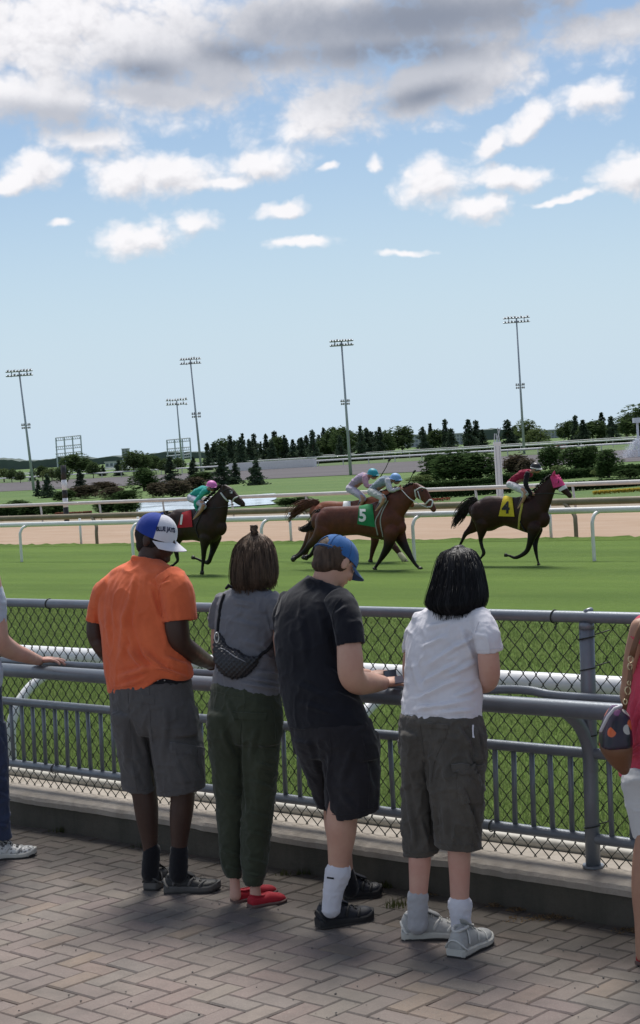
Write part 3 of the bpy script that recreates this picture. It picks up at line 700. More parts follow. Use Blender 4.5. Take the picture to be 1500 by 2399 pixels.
# lattice frames of a far switchyard
PY = mat('far_steel', (0.46, .50, .55), .6, .05, 1)
for lab, xa, xb, ya, yb, sl in (('wide four legged lattice frame far off at left', 131, 189, 1026, 1020, 1104), ('lattice frame far off behind the small floodlight mast', 391, 445, 1031, 1026, 1090)):
    d = 700; t = thing('power_pylon', lab, 'pylon', ground_at((xa + xb) / 2, d))
    for k in range(4):
        px = xa + (xb - xa) * k / 3; tp = on_d(px, ya + (yb - ya) * k / 3, d); b_ = np.array([tp[0], tp[1], ZI])
        MB().tube([b_, tp], .28, 4, cap='flat').build('leg', PY, t)
    for f_ in (0, .28, .5):
        a = on_d(xa, ya + 75 * f_, d); b_ = on_d(xb, yb + 75 * f_, d); m = MB()
        m.tube([a, b_], .2, 4); m.tube([a - Zv * 1.2, b_ - Zv * 1.2], .16, 4)
        for q in np.linspace(0, 1, 13): m.tube([a + (b_ - a) * q, a + (b_ - a) * min(1, q + .04) - Zv * 1.2], .12, 3)
        m.build('crossbeam', PY, t)
# buildings
BW = mat('far_wall', (0.40, .42, .45), .8, .1, .05); BG = mat('far_glass', (0.16, .19, .23), .3, .1, .1); BR = mat('far_roof', (.46, .46, .48), .8, .1, .05); BRD = mat('red_wall', (.42, .16, .12), .8, .1, .5)
def building(label, px0, px1, ytop, d, wall=BW, floors=4, cols=6, depth=20, name='building', win=True):
    a = ground_at(px0, d); b_ = ground_at(px1, d); hgt = on_d((px0 + px1) / 2, ytop, d)[2] - ZI
    t = thing(name, label, 'building', (a + b_) / 2); c = (a + b_) / 2 + F0 * depth / 2; hw = np.linalg.norm(b_ - a) / 2
    MB().obox(c + Zv * hgt / 2, R0 * hw, F0 * depth / 2, Zv * hgt / 2).build('wall', wall, t)
    MB().obox(c + Zv * (hgt + .3), R0 * (hw + .4), F0 * (depth / 2 + .4), Zv * .3).build('roof', BR, t)
    if win:
        for i in range(floors):
            for j in range(cols):
                q = (a + b_) / 2 - F0 * .06 + Zv * hgt * (i + .55) / floors + R0 * hw * (-1 + 2 * (j + .5) / cols)
                MB().obox(q, R0 * hw / cols * .6, F0 * .1, Zv * hgt / floors * .28).build('window', BG, t)
    return t
building('narrow grey high rise behind the round tree at left', 287, 301, 1052, 1500, floors=8, cols=2, depth=15)
building('low pale shed with a wide roof left of the grey high rise', 246, 286, 1083, 900, wall=mat('pale_shed', (.6, .62, .64), .7, .05, .1), floors=1, cols=4, depth=40)
building('long grey block behind the trees at right', 1268, 1330, 1008, 1200, floors=5, cols=8, depth=30)
building('low grey block in the gap right of the conifer row', 953, 1000, 1020, 1100, floors=3, cols=5, depth=30)
building('grey roofs seen between the conifers left of the white post', 1055, 1085, 1017, 1100, floors=3, cols=4, depth=30)
building('small red hut beside the far white rail', 1306, 1324, 1041, 340, wall=BRD, floors=1, cols=2, depth=3, name='hut')
# a far wooded rise on the horizon
HILL = mat('far_woods', (0.10, 0.135, 0.12), .95, .3, .02)
m = MB(); R_ = []
for i, px in enumerate(np.arange(-700, 2300, 9)):
    q = on_d(px, hor_y(px), 2300); hh = 6 + 7 * (vnoise(np.array([[px * .013, 0, 0]]), 1, 5, 3)[0] + .6) + random.uniform(0, 1.5)
    b_ = np.array([q[0], q[1], ZI - 1]); R_.append(np.array([b_, b_ + Zv * hh, b_ + F0 * 60 + Zv * hh * 1.1, b_ + F0 * 160]))
m.rings(R_); o = m.build('far_treeline', HILL); tag(o, kind='stuff', label='hazy wooded skyline along the whole horizon', cat='woods')

# --- trees and shrubs
BARK = mat('bark', (.10, .08, .06), .9, .3, 6)
L_CON = leafmat('conifer_leaf', (.042, .064, .044), (.085, .115, .075), nscale=.35, rnd=.25)  # leaf colours lightened, with a slight distance haze painted in
L_DEC = leafmat('tree_leaf', (.045, .075, .030), (.10, .14, .06), nscale=.4, rnd=.2)
L_LIT = leafmat('pale_leaf', (.075, .11, .04), (.15, .19, .08), nscale=.4, rnd=.2)
L_SHR = leafmat('shrub_leaf', (.030, .058, .022), (.075, .115, .045), nscale=.7, rnd=.2)
L_BRN = leafmat('brown_leaf', (.055, .05, .035), (.12, .10, .07), nscale=.7, rnd=.15)
L_RED = leafmat('purple_leaf', (.05, .042, .030), (.095, .078, .052), nscale=.7, rnd=.15)
def cards(C, s, up=.3):
    n = len(C); a = rng.normal(0, 1, (n, 3)); a[:, 2] *= up; a /= np.linalg.norm(a, axis=1)[:, None]; b = np.cross(a, rng.normal(0, 1, (n, 3))); b /= np.linalg.norm(b, axis=1)[:, None]
    s = (s * rng.uniform(.6, 1.5, n))[:, None]; return np.stack([C - a * s, C + a * s * .8 + b * s * .5, C + b * s * 1.1], 1).reshape(-1, 3)
def conifer_crown(seed, n=1500, tier=15):
    r_ = np.random.default_rng(seed); C = []
    for k in range(tier):
        f = (k + r_.uniform(-.2, .2)) / tier; z = .03 + .95 * f; R = .30 * (1 - f) ** .75 * r_.uniform(.6, 1.2) + .014
        m_ = max(6, int(n / tier * (1.7 - 1.4 * f))); nb = max(5, int(9 - 4 * f)); ang = r_.uniform(0, 6.28, nb)
        a = ang[r_.integers(0, nb, m_)] + r_.normal(0, .16, m_); rr = R * r_.random(m_) ** .6 * (1 + .25 * np.sin(a * 3 + k))
        C.append(np.stack([np.cos(a) * rr, np.sin(a) * rr, z - rr * .28 + r_.normal(0, .008, m_)], 1))
    return np.concatenate(C)
def round_crown(seed, n=1700, flat=1.0, base=.22, lobes=14):
    r_ = np.random.default_rng(seed); C = []
    for k in range(lobes):
        a = r_.random() * 6.28; el = r_.uniform(-.6, 1.3); rr = r_.uniform(.12, .28)
        c = np.array([math.cos(a) * math.cos(el) * rr, math.sin(a) * math.cos(el) * rr, base + (1 - base) * .48 + math.sin(el) * .27 * flat])
        s_ = r_.uniform(.12, .2); m_ = n // lobes; u = r_.normal(0, 1, (m_, 3)); u /= np.linalg.norm(u, axis=1)[:, None]
        C.append(c + u * (s_ * r_.uniform(.55, 1.0, m_) ** .5)[:, None])
    P = np.concatenate(C); P[:, 2] = (P[:, 2] - P[:, 2].min()) / (P[:, 2].max() - P[:, 2].min()) * (1 - base) + base; return P
CROWN = {}
for k in range(4): CROWN['con', k] = tris('crown', cards(conifer_crown(k, 2300, 15), .040), L_CON)
for k in range(3): CROWN['dec', k] = tris('crown', cards(round_crown(k, 2600, lobes=18), .040), L_DEC); CROWN['lit', k] = tris('crown', cards(round_crown(k + 10, 1800), .034), L_LIT)
for k in range(3):
    for nm, mt in (('shr', L_SHR), ('brn', L_BRN), ('red', L_RED)): CROWN[nm, k] = tris('crown', cards(round_crown(k + 20, 2600, .8, 0.0, 22), .042), mt)
tm_ = MB(); tm_.tube([(0, 0, -.02), (.004, 0, .3), (-.004, .003, .6), (0, 0, .93)], (.022, .017, .011, .003), 7); tm_.tube([(0, 0, .3), (.09, .03, .5)], (.009, .003), 5); tm_.tube([(0, 0, .38), (-.08, -.04, .58)], (.009, .003), 5); tm_.tube([(0, 0, .45), (.02, -.09, .62)], (.008, .003), 5)
TRUNK = tm_.mesh('trunk'); TRUNK.materials.append(BARK)
LBL = {'con': ('conifer', 'tree'), 'dec': ('broadleaf_tree', 'tree'), 'lit': ('pale_tree', 'tree'), 'shr': ('shrub', 'shrub'), 'brn': ('brown_shrub', 'shrub'), 'red': ('purple_shrub', 'shrub')}
def plant(kind, px, ytop, wpx, d, label, group, k=None):
    B = ground_at(px, d); H = on_d(px, ytop, d)[2] - ZI; W_ = wpx * d / CAM_F / .58 if kind != 'con' else wpx * d / CAM_F / .56
    nm, cat = LBL[kind]; t = thing(nm, label, cat, B, group); t.scale = (W_, W_, H); t.rotation_euler = (0, 0, random.random() * 6.28)
    k = (int(px) % (4 if kind == 'con' else 3)) if k is None else k
    o = bpy.data.objects.new('crown', CROWN[kind, k]); col.objects.link(o); o.parent = t
    if kind in ('con', 'dec', 'lit', 'shr'):
        o = bpy.data.objects.new('trunk', TRUNK); col.objects.link(o); o.parent = t
    return t
g1 = 'trees of the dark row behind the far rails'
row = [('con', 486, 1032, 22), ('con', 503, 1032, 22), ('dec', 523, 1027, 34), ('con', 541, 1016, 26), ('con', 557, 1028, 20), ('con', 571, 1011, 24), ('con', 585, 1030, 20), ('con', 597, 1012, 26), ('con', 612, 1032, 20), ('con', 625, 1013, 24), ('con', 645, 1006, 30), ('con', 668, 1016, 28), ('con', 687, 1026, 22), ('con', 702, 1024, 22), ('con', 718, 1016, 24), ('con', 734, 1002, 28), ('con', 748, 1016, 24), ('con', 762, 997, 26), ('dec', 781, 1001, 44), ('dec', 800, 1000, 36), ('dec', 823, 1010, 34), ('con', 847, 993, 28), ('con', 861, 999, 30), ('con', 891, 996, 24), ('lit', 914, 1020, 34), ('dec', 942, 997, 44)]
_f = np.random.default_rng(11)
for _q in range(20):
    _x = float(_f.uniform(490, 955)); row.append((('con', 'con', 'dec')[_q % 3], _x, hor_y(_x) - float(_f.uniform(28, 40)), float(_f.uniform(24, 34))))
places = ['leftmost of the row', 'tall and pointed', 'broad and dark', 'thin topped', 'half hidden between its neighbours']
def spot(px): 
    marks = [(486, 'at the left end of the row'), (523, 'above the pink cap jockey'), (571, 'above the small near spruces'), (645, 'above the left end of the white pickets'), (702, 'above the white pickets'), (762, 'left of the mast behind the jockeys'), (823, 'right of the mast behind the jockeys'), (880, 'above the raised whip'), (942, 'above the bay horse with green cloth'), (1010, 'above the big round shrub'), (1100, 'just left of the white post'), (1200, 'left of the tallest mast'), (1250, 'right of the tallest mast'), (1350, 'in the clump near the right edge'), (1420, 'of the two spires near the right edge'), (1490, 'at the right edge')]
    return min(marks, key=lambda m: abs(m[0] - px))[1]
kn = {'con': 'dark conifer', 'dec': 'dark broadleaf tree', 'lit': 'pale leafy tree'}
adj2 = ['dense', 'open', 'dull green', 'even', 'tattered', 'upright', 'leaning', 'deep green', 'soft']
adj = ['slim', 'full', 'ragged', 'narrow', 'heavy', 'pointed', 'bushy', 'uneven']
row2 = [('con', 990, 996, 30), ('con', 1011, 988, 28), ('dec', 1028, 1006, 40), ('con', 1045, 978, 26), ('con', 1058, 1000, 28), ('con', 1099, 978, 32), ('con', 1117, 981, 32), ('con', 1131, 1003, 26), ('con', 1190, 979, 36), ('con', 1206, 993, 28), ('lit', 1238, 980, 44), ('lit', 1260, 1003, 44), ('dec', 1331, 985, 36), ('con', 1349, 970, 30), ('con', 1367, 980, 30), ('dec', 1388, 985, 46), ('con', 1411, 962, 26), ('con', 1433, 972, 32), ('lit', 1468, 985, 44), ('dec', 1500, 945, 70)]
for i, (k, px, yt, wp) in enumerate(row + row2):
    d = 405 + (i * 37 % 50) - (40 if k == 'con' and i % 3 == 0 else 0)
    h = 'taller' if yt - hor_y(px) < -50 else 'shorter'
    plant(k, px, yt, wp * 1.42, d, f'{h} {adj[i % 8]} {adj2[(i // 8) % 9]} {kn[k]} {spot(px)}', g1)
g2 = 'trees beyond the left end of the far track'
for i, (k, px, yt, wp, lab) in enumerate([('lit', 8, 1096, 40, 'pale low tree at the left edge of the skyline'), ('dec', 26, 1098, 24, 'small dark tree next to the left edge'), ('dec', 46, 1103, 20, 'tiny dark tree left of the left mast'), ('con', 75, 1084, 18, 'small spire conifer just right of the left mast'), ('dec', 98, 1091, 28, 'low dark tree left of the striped pole'), ('lit', 120, 1096, 36, 'pale low tree behind the striped pole'), ('dec', 180, 1061, 58, 'large round tree below the wide lattice frame'), ('dec', 217, 1082, 28, 'dark tree right of the large round tree'), ('con', 240, 1088, 20, 'small conifer before the pale shed'), ('con', 277, 1075, 26, 'pointed conifer left of the grey high rise'), ('dec', 312, 1055, 56, 'large round tree touching the grey high rise'), ('dec', 342, 1061, 40, 'round tree right of the high rise tree'), ('dec', 364, 1068, 26, 'narrow dark tree left of the second lattice frame'), ('dec', 385, 1074, 30, 'low tree under the second lattice frame'), ('dec', 415, 1072, 30, 'low tree at the foot of the small mast'), ('con', 452, 1068, 24, 'conifer at the foot of the second mast')]):
    plant(k, px, yt, wp * 1.1, 390 - (i * 23 % 60), lab, g2)
g3 = 'small spruces standing on the infield grass'
for k, px, yt, yb, wp, lab in [('con', 108, 1108, 1166, 34, 'near dark spruce right of the left mast'), ('dec', 146, 1088, 1142, 30, 'dark bushy tree behind the striped pole'), ('con', 185, 1096, 1140, 26, 'small spruce right of the striped pole'), ('shr', 333, 1096, 1150, 60, 'round dark yew like bush left of centre skyline'), ('con', 397, 1066, 1130, 42, 'near spruce left of the pink cap jockey'), ('con', 449, 1080, 1128, 34, 'little spruce at the foot of the second mast'), ('con', 522, 1040, 1136, 52, 'largest near spruce above the pink cap'), ('con', 549, 1075, 1134, 32, 'slim near spruce right of the largest one'), ('con', 597, 1075, 1136, 42, 'lone spruce on the mown grass'), ('con', 86, 1122, 1163, 20, 'smallest spruce by the left mast')]:
    plant(k, px, yt, wp * 1.15, d_of(px, yb), lab, g3)
g4 = 'shrubs in beds along the infield'
for k, px, yt, yb, wp, lab in [('brn', 190, 1137, 1168, 70, 'brown low shrub right of the striped pole'), ('red', 235, 1128, 1158, 66, 'purple leaved shrub behind the brown one'), ('brn', 255, 1141, 1172, 56, 'brown low shrub left of the blue and white cap'), ('shr', 148, 1148, 1175, 46, 'low green shrub at the striped pole foot'), ('shr', 292, 1148, 1176, 60, 'low green mound above the blue and white cap'), ('brn', 365, 1128, 1166, 50, 'olive shrub above the striped cap brim'), ('brn', 410, 1123, 1166, 62, 'olive shrub left of the teal jacket'), ('brn', 450, 1118, 1150, 50, 'olive shrub behind the pink cap jockey'), ('shr', 478, 1105, 1128, 50, 'bright shrub above the pink cap'), ('shr', 30, 1172, 1208, 60, 'dark shrub behind the pale rail at the left edge'), ('shr', 75, 1180, 1210, 60, 'dark shrub behind the rail below the left mast'), ('shr', 245, 1168, 1203, 70, 'dark shrub behind the rail left of the pond'), ('shr', 290, 1170, 1204, 50, 'dark shrub at the left pond bank'), ('shr', 662, 1166, 1186, 44, 'dark low shrub at the right pond bank'), ('shr', 695, 1163, 1184, 44, 'dark low shrub behind the chestnut tail'),
    ('shr', 1018, 1062, 1130, 66, 'dark left lobe of the big round hedge'), ('shr', 1070, 1053, 1134, 100, 'main dome of the big round hedge'), ('shr', 1118, 1056, 1132, 84, 'right lobe of the big round hedge at the white post'), ('shr', 992, 1104, 1130, 30, 'small bush at the left foot of the big hedge'), ('red', 1205, 1062, 1120, 64, 'purple brown shrub just right of the white post'), ('brn', 1232, 1072, 1120, 40, 'brown shrub behind the black helmet'), ('shr', 1286, 1040, 1102, 52, 'round dark shrub behind the pink hood'), ('shr', 1345, 1045, 1108, 66, 'dark shrub right of the pink hood'), ('shr', 1378, 1042, 1106, 50, 'dark shrub left of the fountain pair'), ('shr', 1422, 1052, 1118, 56, 'round dark shrub left of the fountain spray'), ('lit', 1302, 1090, 1116, 36, 'pale flowering bush over the pink hood'), ('lit', 980, 1112, 1136, 60, 'pale green bush behind the bay horse ears'), ('lit', 1398, 1095, 1118, 30, 'bright little bush before the round shrubs'), ('shr', 1470, 1098, 1120, 60, 'low bush under the fountain spray')]:
    plant(k, px, yt, wp * 1.1, d_of(px, yb), lab, g4)
# clipped hedges behind the infield rail
def hedge(label, xa, xb, ya, yb, hpx, mt=L_SHR, n=9000, s=.09, name='hedge', cat='hedge'):
    A = on_z(xa, ya, ZI); B = on_z(xb, yb, ZI); da = dist(A); hh = hpx * da / CAM_F
    t = rng.random(n)[:, None]; P = A * (1 - t) + B * t; N_ = np.cross(B - A, Zv); N_ /= np.linalg.norm(N_)
    P = P + N_ * (rng.uniform(-1, 1, n) * hh * .5)[:, None]; P[:, 2] = ZI + hh * rng.random(n) ** .6 * (1 + .18 * vnoise(P, .5, 4, 2))
    o = bpy.data.objects.new(name, tris(name, cards(P, s), mt)); col.objects.link(o); tag(o, label, cat)
hedge('dark clipped hedge under the pale rail between the bay horses', 1000, 1200, 1168, 1153, 20)
hedge('dark clipped hedge under the pale rail at the right edge', 1330, 1540, 1150, 1134, 18)
hedge('long low hedge behind the winning horse', 1150, 1540, 1134, 1106, 18, n=12000, s=.13)
hedge('low hedge line at the foot of the big round hedge', 960, 1170, 1150, 1136, 14, s=.12)
hedge('dark hedge strip behind the rail at the left', -40, 150, 1213, 1204, 22)
hedge('trimmed dark hedge running under the far right rails', 740, 1520, 1087, 1036, 9, n=14000, s=.35)
hedge('strip of yellow flowers behind the pale rail at right', 1390, 1540, 1158, 1147, 7, leafmat('yellow_flowers', (.45, .33, .05), (.6, .5, .12)), 3500, .05, 'flower_bed', 'flowers')
hedge('patch of red flowers left of the white post', 1000, 1055, 1176, 1172, 6, leafmat('red_flowers', (.30, .07, .05), (.36, .14, .10)), 700, .04, 'flower_bed', 'flowers')
hedge('red flower strip behind the rail at far left', 130, 215, 1206, 1202, 4, leafmat('dull_flowers', (.3, .1, .07), (.25, .14, .1)), 1500, .05, 'flower_bed', 'flowers')
# white picket strip at the far track
t = thing('white_picket_fence', 'white picket strip below the left half of the conifer row', 'fence', ground_at(640, 300))
m = MB(); A = on_d(540, 1094, 310); B = on_d(742, 1084, 300); A[2] = B[2] = ZI
for k in range(54):
    q = A + (B - A) * k / 54; m.obox(q + Zv * .75, R0 * .30, F0 * .05, Zv * .72)
m.build('picket', RW, t)['kind'] = 'stuff'
MB().tube([A + Zv * 1.4, B + Zv * 1.4], .08, 5).build('rail', RW, t)
# white post and striped pole
WP = mat('post_white', (.72, .74, .78), .5, .06, 1)
d = dist(on_y(1170, 1165, 59)); b_ = on_d(1172, 1163, d); tp = on_d(1167, 1040, d); s_ = d / CAM_F
t = thing('white_marker_post', 'tall square white post standing behind the pale infield rail', 'post', (b_[0], b_[1], ZI))
MB().obox(np.array([b_[0], b_[1], (ZI + tp[2]) / 2]), R0 * 7.4 * s_, F0 * 7.4 * s_, Zv * (tp[2] - ZI) / 2).build('shaft', WP, t)
MB().obox(np.array([b_[0], b_[1], tp[2] + .04]), R0 * 8.8 * s_, F0 * 8.6 * s_, Zv * .045).build('cap', WP, t)
m = MB()
for k in (-1, 1): m.obox(np.array([b_[0], b_[1], (ZI + tp[2]) / 2]) + R0 * 4.2 * s_ * k - F0 * 7.6 * s_, R0 * .5 * s_, F0 * .012, Zv * ((tp[2] - ZI) / 2 - .1))
m.build('groove', mat('groove_grey', (.42, .44, .48), .6, .05, 1), t)
for k in range(4):
    q = np.array([b_[0], b_[1], tp[2] + .08]) + R0 * (k - 1.5) * 4 * s_; MB().tube([q, q + Zv * (.35 + .25 * (k % 2)) + R0 * rng.normal(0, .1)], .022, 5).build('spike', PY, t)
d = dist(on_y(155, 1205, 58)); s_ = d / CAM_F
t = thing('striped_pole', 'black and white banded distance pole behind the pale rail at left', 'pole', (*on_d(156, 1207, d)[:2], ZI))
ys = [1207, 1188, 1167, 1148, 1124, 1090]; BK = mat('pole_black', (.02, .02, .022), .5, .1, 2)
for k in range(5):
    a = on_d(156 - k * 1.5, ys[k], d); b_ = on_d(154.5 - k * 1.5, ys[k + 1], d); a[2] -= .0
    if k == 0: a[2] = ZI
    MB().tube([a, b_], 6.2 * s_, 10, cap='flat').build('band', BK if k % 2 == 0 else WP, t, smooth=True)
# fountain in the pond at the right edge
t = thing('fountain', 'white fountain spray at the right edge beside a white frame', 'fountain', ground_at(1480, 190))
SPR = bpy.data.materials.new('spray'); SPR.use_nodes = True; pb = SPR.node_tree.nodes['Principled BSDF']; pb.inputs['Base Color'].default_value = (.85, .87, .93, 1); pb.inputs['Alpha'].default_value = .26; pb.inputs['Roughness'].default_value = .4
n = 5000; u = rng.random(n); side = rng.normal(0, 1, n); a0 = on_d(1494, 1030, 190); b0 = ground_at(1470, 190)
P = a0 * (1 - u)[:, None] + b0 * u[:, None] + np.outer(side * (.12 + .85 * u ** .7) , R0) * .75 + np.outer(rng.normal(0, .4, n), F0); P[:, 2] += rng.normal(0, .1, n)
P[:, 2] = np.maximum(P[:, 2], ZI + .05)
link('spray', tris('spray', cards(P, .085, 2.0), SPR), None, t)['kind'] = 'stuff'
m = MB(); q = ground_at(1494, 192)
for k in (0, 1.0): m.tube([q + R0 * k * 1.2 * 1, q + R0 * k * 1.2 + Zv * 4.0], .14, 6, cap='flat')
m.build('frame', WP, t); m = MB(); m.obox(q + Zv * 4.1 + R0 * .55, R0 * 1.0, F0 * .5, Zv * .28); m.build('frame_top', WP, t)
# ================================================================== PEOPLE
PHI = YAW                                    # everybody at the fence faces the course (+Y)
LAT, FWD = np.array([1.0, 0, 0]), np.array([0, 1.0, 0])
def dirv(a):                                 # horizontal unit vector; a = 0 looks away from the camera, 90 to the right
    a = math.radians(a); return math.sin(a) * R0 + math.cos(a) * F0
class Fig:
    def __init__(s, px, py, z=0.0): s.g = on_z(px, py, z); s.d = dist(s.g); s.m = s.d / CAM_F
    def P(s, x, y, dd=0): return on_d(x, y, s.d + dd)
    def ddy(s, x, y, Y): return dist(on_y(x, y, Y)) - s.d
    def rows(s, mb, R, yaw=43, n=30, sub=4, q=.6, end=None, start=None, k=2.3, grow=0.0):
        """R rows: xl, yl, xr, yr, dd[, q]; stacked cross-sections of a torso, skirt, trouser leg or head of hair"""
        A = np.array([list(r[:5]) + [r[5] if len(r) > 5 else q] for r in R], float); A = spline(A, sub)
        f = dirv(yaw); l = np.cross(f, Zv); cs, sn = abs(l @ R0), abs(f @ R0); out = []
        ph = np.arange(n) * 2 * math.pi / n; c_, s_ = np.cos(ph), np.sin(ph); c_ = np.sign(c_) * np.abs(c_) ** (2 / k); s_ = np.sign(s_) * np.abs(s_) ** (2 / k)
        def ring(a, scale=1, up=0):
            xl, yl, xr, yr, dd, qq = a; c = s.P((xl + xr) / 2, (yl + yr) / 2, dd); w = (xr - xl) / 2 * (s.d + dd) / CAM_F + grow
            aa = w / math.sqrt(cs * cs + (qq * sn) ** 2) * scale; b = aa * qq
            V = c + np.outer(c_ * aa, l) + np.outer(s_ * b, f)
            slope = (yr - yl) / max(1, xr - xl); V = V - Zv * (((V - c) @ R0) * (slope - 0.0))[:, None]
            return V + Zv * up
        Rr = [ring(a) for a in A]
        def opening(a, up): return [ring(a, .90, 0), ring(a, .86, up), ring(a, .84, up * 2.2)]
        if start == 'open': Rr = opening(A[0], -.012)[::-1] + Rr
        elif start != 'flat': Rr = [ring(A[0], .35, .012), ring(A[0], .75, .007)] + Rr
        if end == 'open': Rr = Rr + opening(A[-1], .014)
        elif end != 'flat': Rr = Rr + [ring(A[-1], .8, -.006), ring(A[-1], .4, -.012)]
        return mb.rings(Rr)
    def limb(s, mb, pts, sub=5, n=16, end=None, r2=1.0, ref=None):
        """pts: x, y, half width in pixels, dd"""
        A = spline(np.array(pts, float), sub); P = [s.P(a[0], a[1], a[3]) for a in A]; r = [a[2] * (s.d + a[3]) / CAM_F for a in A]
        if end == 'open':
            t = P[-1] - P[-2]; t /= np.linalg.norm(t); P += [P[-1], P[-1] - t * .012, P[-1] - t * .03]; e = r[-1]; r += [e * .88, e * .84, e * .8]
            R = MB(); nR = len(P); Q = P[:-3]
            # frames stay those of the sleeve itself
            m2 = MB(); m2.tube(Q, r[:-3], n, r2=[x * r2 for x in r[:-3]], ref=ref, cap='flat')
            V = m2.v[0].reshape(len(Q), n, 3); last = V[-1]; c = Q[-1]
            extra = [c + (last - c) * .88, c + (last - c) * .84 - t * .012, c + (last - c) * .8 - t * .03]
            return mb.rings([v for v in V] + extra)
        return mb.tube(P, r, n, r2=[x * r2 for x in r], ref=ref)
def pel(R):
    qs = ([.66, .64, .55, .42] if len(R) > 3 else [.64, .56, .42]); return [tuple(r[:5]) + (q_,) for r, q_ in zip(R, qs)]
def lerp_rows(R, dx): return [(r[0] + dx, r[1], r[2] - dx, r[3]) + tuple(r[4:]) for r in R]
def head(mb, c, yaw, pitch, k=1.0, neck_to=None, nr=.056, ears=True):
    """skull, jaw, brow, nose, lips, chin, ears and neck; returns the head axes"""
    f = dirv(yaw); s_ = np.cross(f, Zv); p = math.radians(pitch); f2 = f * math.cos(p) - Zv * math.sin(p); u = np.cross(s_, f2); ax = np.array([s_, f2, u])
    def at(a, b, c_): return c + k * (a * s_ + b * f2 + c_ * u)
    mb.ball(at(0, -.004, .012), .076 * k, .096 * k, .090 * k, ax, 22, 16)
    mb.ball(at(0, .030, -.052), .056 * k, .064 * k, .062 * k, ax, 18, 12); mb.ball(at(0, .068, -.098), .026 * k, .024 * k, .021 * k, ax)
    mb.ball(at(0, .073, .014), .056 * k, .024 * k, .016 * k, ax); mb.tube([at(0, .092, .006), at(0, .104, -.016), at(0, .112, -.034)], [.008 * k, .010 * k, .013 * k], 8)
    mb.ball(at(0, .090, -.064), .024 * k, .012 * k, .010 * k, ax)
    for sg in (-1, 1):
        mb.ball(at(sg * .038, .066, -.034), .022 * k, .022 * k, .024 * k, ax); mb.ball(at(sg * .012, .100, -.038), .008 * k, .009 * k, .007 * k, ax)
        if ears: mb.ball(at(sg * .079, -.004, -.016), .009 * k, .019 * k, .033 * k, ax); mb.ball(at(sg * .074, .006, -.016), .010 * k, .010 * k, .020 * k, ax)
    if neck_to is not None: mb.tube([at(0, -.012, -.03), at(0, -.016, -.09) * .5 + neck_to * .5, neck_to], [nr * 1.0, nr, nr * 1.0], 18)
    return ax
def eyes(parent, c, ax, k=1.0):
    e = MAT_EYE
    for sg in (-1, 1):
        q = c + k * (sg * .031 * ax[0] + .078 * ax[1] - .010 * ax[2]); o = MB().ball(q, .0125 * k, nu=10, nv=8).build('eye', e, parent, smooth=True)
        MB().ball(q + ax[1] * .0065 * k, .0068 * k, nu=8, nv=6).build('iris', MAT_IRIS, o, smooth=True)
def hand(mb, wrist, d, nrm, k=1.0, curl=.5, thumb=1, spread=.10):
    """palm with four unequal bent fingers and an opposed thumb; d = pointing direction, nrm = back of the hand"""
    d = d / np.linalg.norm(d); nrm = nrm - (nrm @ d) * d; nrm /= np.linalg.norm(nrm); s_ = np.cross(d, nrm)
    m = MB(); A = np.array([s_, d, nrm])
    m.tube([wrist - d * .03, wrist + d * .012], [.025 * k, .026 * k], 12, r2=[.020 * k, .018 * k], ref=nrm)
    m.ball(wrist + d * .045 * k, .039 * k, .052 * k, .0165 * k, A, 14, 10); m.ball(wrist + d * .062 * k, .038 * k, .032 * k, .014 * k, A)
    for i, (L_, off, r) in enumerate(((.070, -.0285, .0086), (.080, -.0095, .0090), (.075, .0095, .0087), (.058, .028, .0076))):
        p = wrist + d * (.078 - abs(i - 1.3) * .004) * k + s_ * off * k; dd_ = d + s_ * (i - 1.5) * spread; a = 0; P = [p - dd_ * .03 * k, p]
        for seg, fr in ((0, .45), (1, .31), (2, .24)):
            a += curl * (.55 + .35 * seg) * (1 + .08 * i); v = dd_ * math.cos(a) - nrm * math.sin(a); P.append(P[-1] + v / np.linalg.norm(v) * L_ * fr * k)
        m.tube(P, [r * k * x for x in (1.1, 1.1, 1.0, .93, .82)], 8)
    p = wrist + d * .020 * k - s_ * thumb * .026 * k; v1 = d * .6 - s_ * thumb * .75 - nrm * .25; v2 = d * .9 - s_ * thumb * .28 - nrm * .35
    m.tube([p, p + v1 * .034 * k, p + v1 * .034 * k + v2 * .028 * k, p + v1 * .034 * k + v2 * .050 * k], [.014 * k, .0115 * k, .0098 * k, .0082 * k], 8)
    mb.hands = getattr(mb, 'hands', []) + [remesh(m, .0038, 3)]
def body(mb, mt, parent, voxel=.0065, smooth=5):
    me = remesh(mb, voxel, smooth); hs = getattr(mb, 'hands', [])
    if hs:
        bm = bmesh.new(); bm.from_mesh(me)
        for h in hs: bm.from_mesh(h)
        bm.to_mesh(me); bm.free()
    return link('body', me, mt, parent)
def garment(name, mb, mt, parent, voxel=.0065, smooth=8, lines=(), fine=.0015, scale=14, seed=0, stretch=(1, 1, 1)):
    me = remesh(mb, voxel, smooth); folds(me, lines, 0, fine, scale, seed, stretch); return link(name, me, mt, parent)
def interp(t, T_): return float(np.interp(t, [a for a, _ in T_], [b for _, b in T_]))
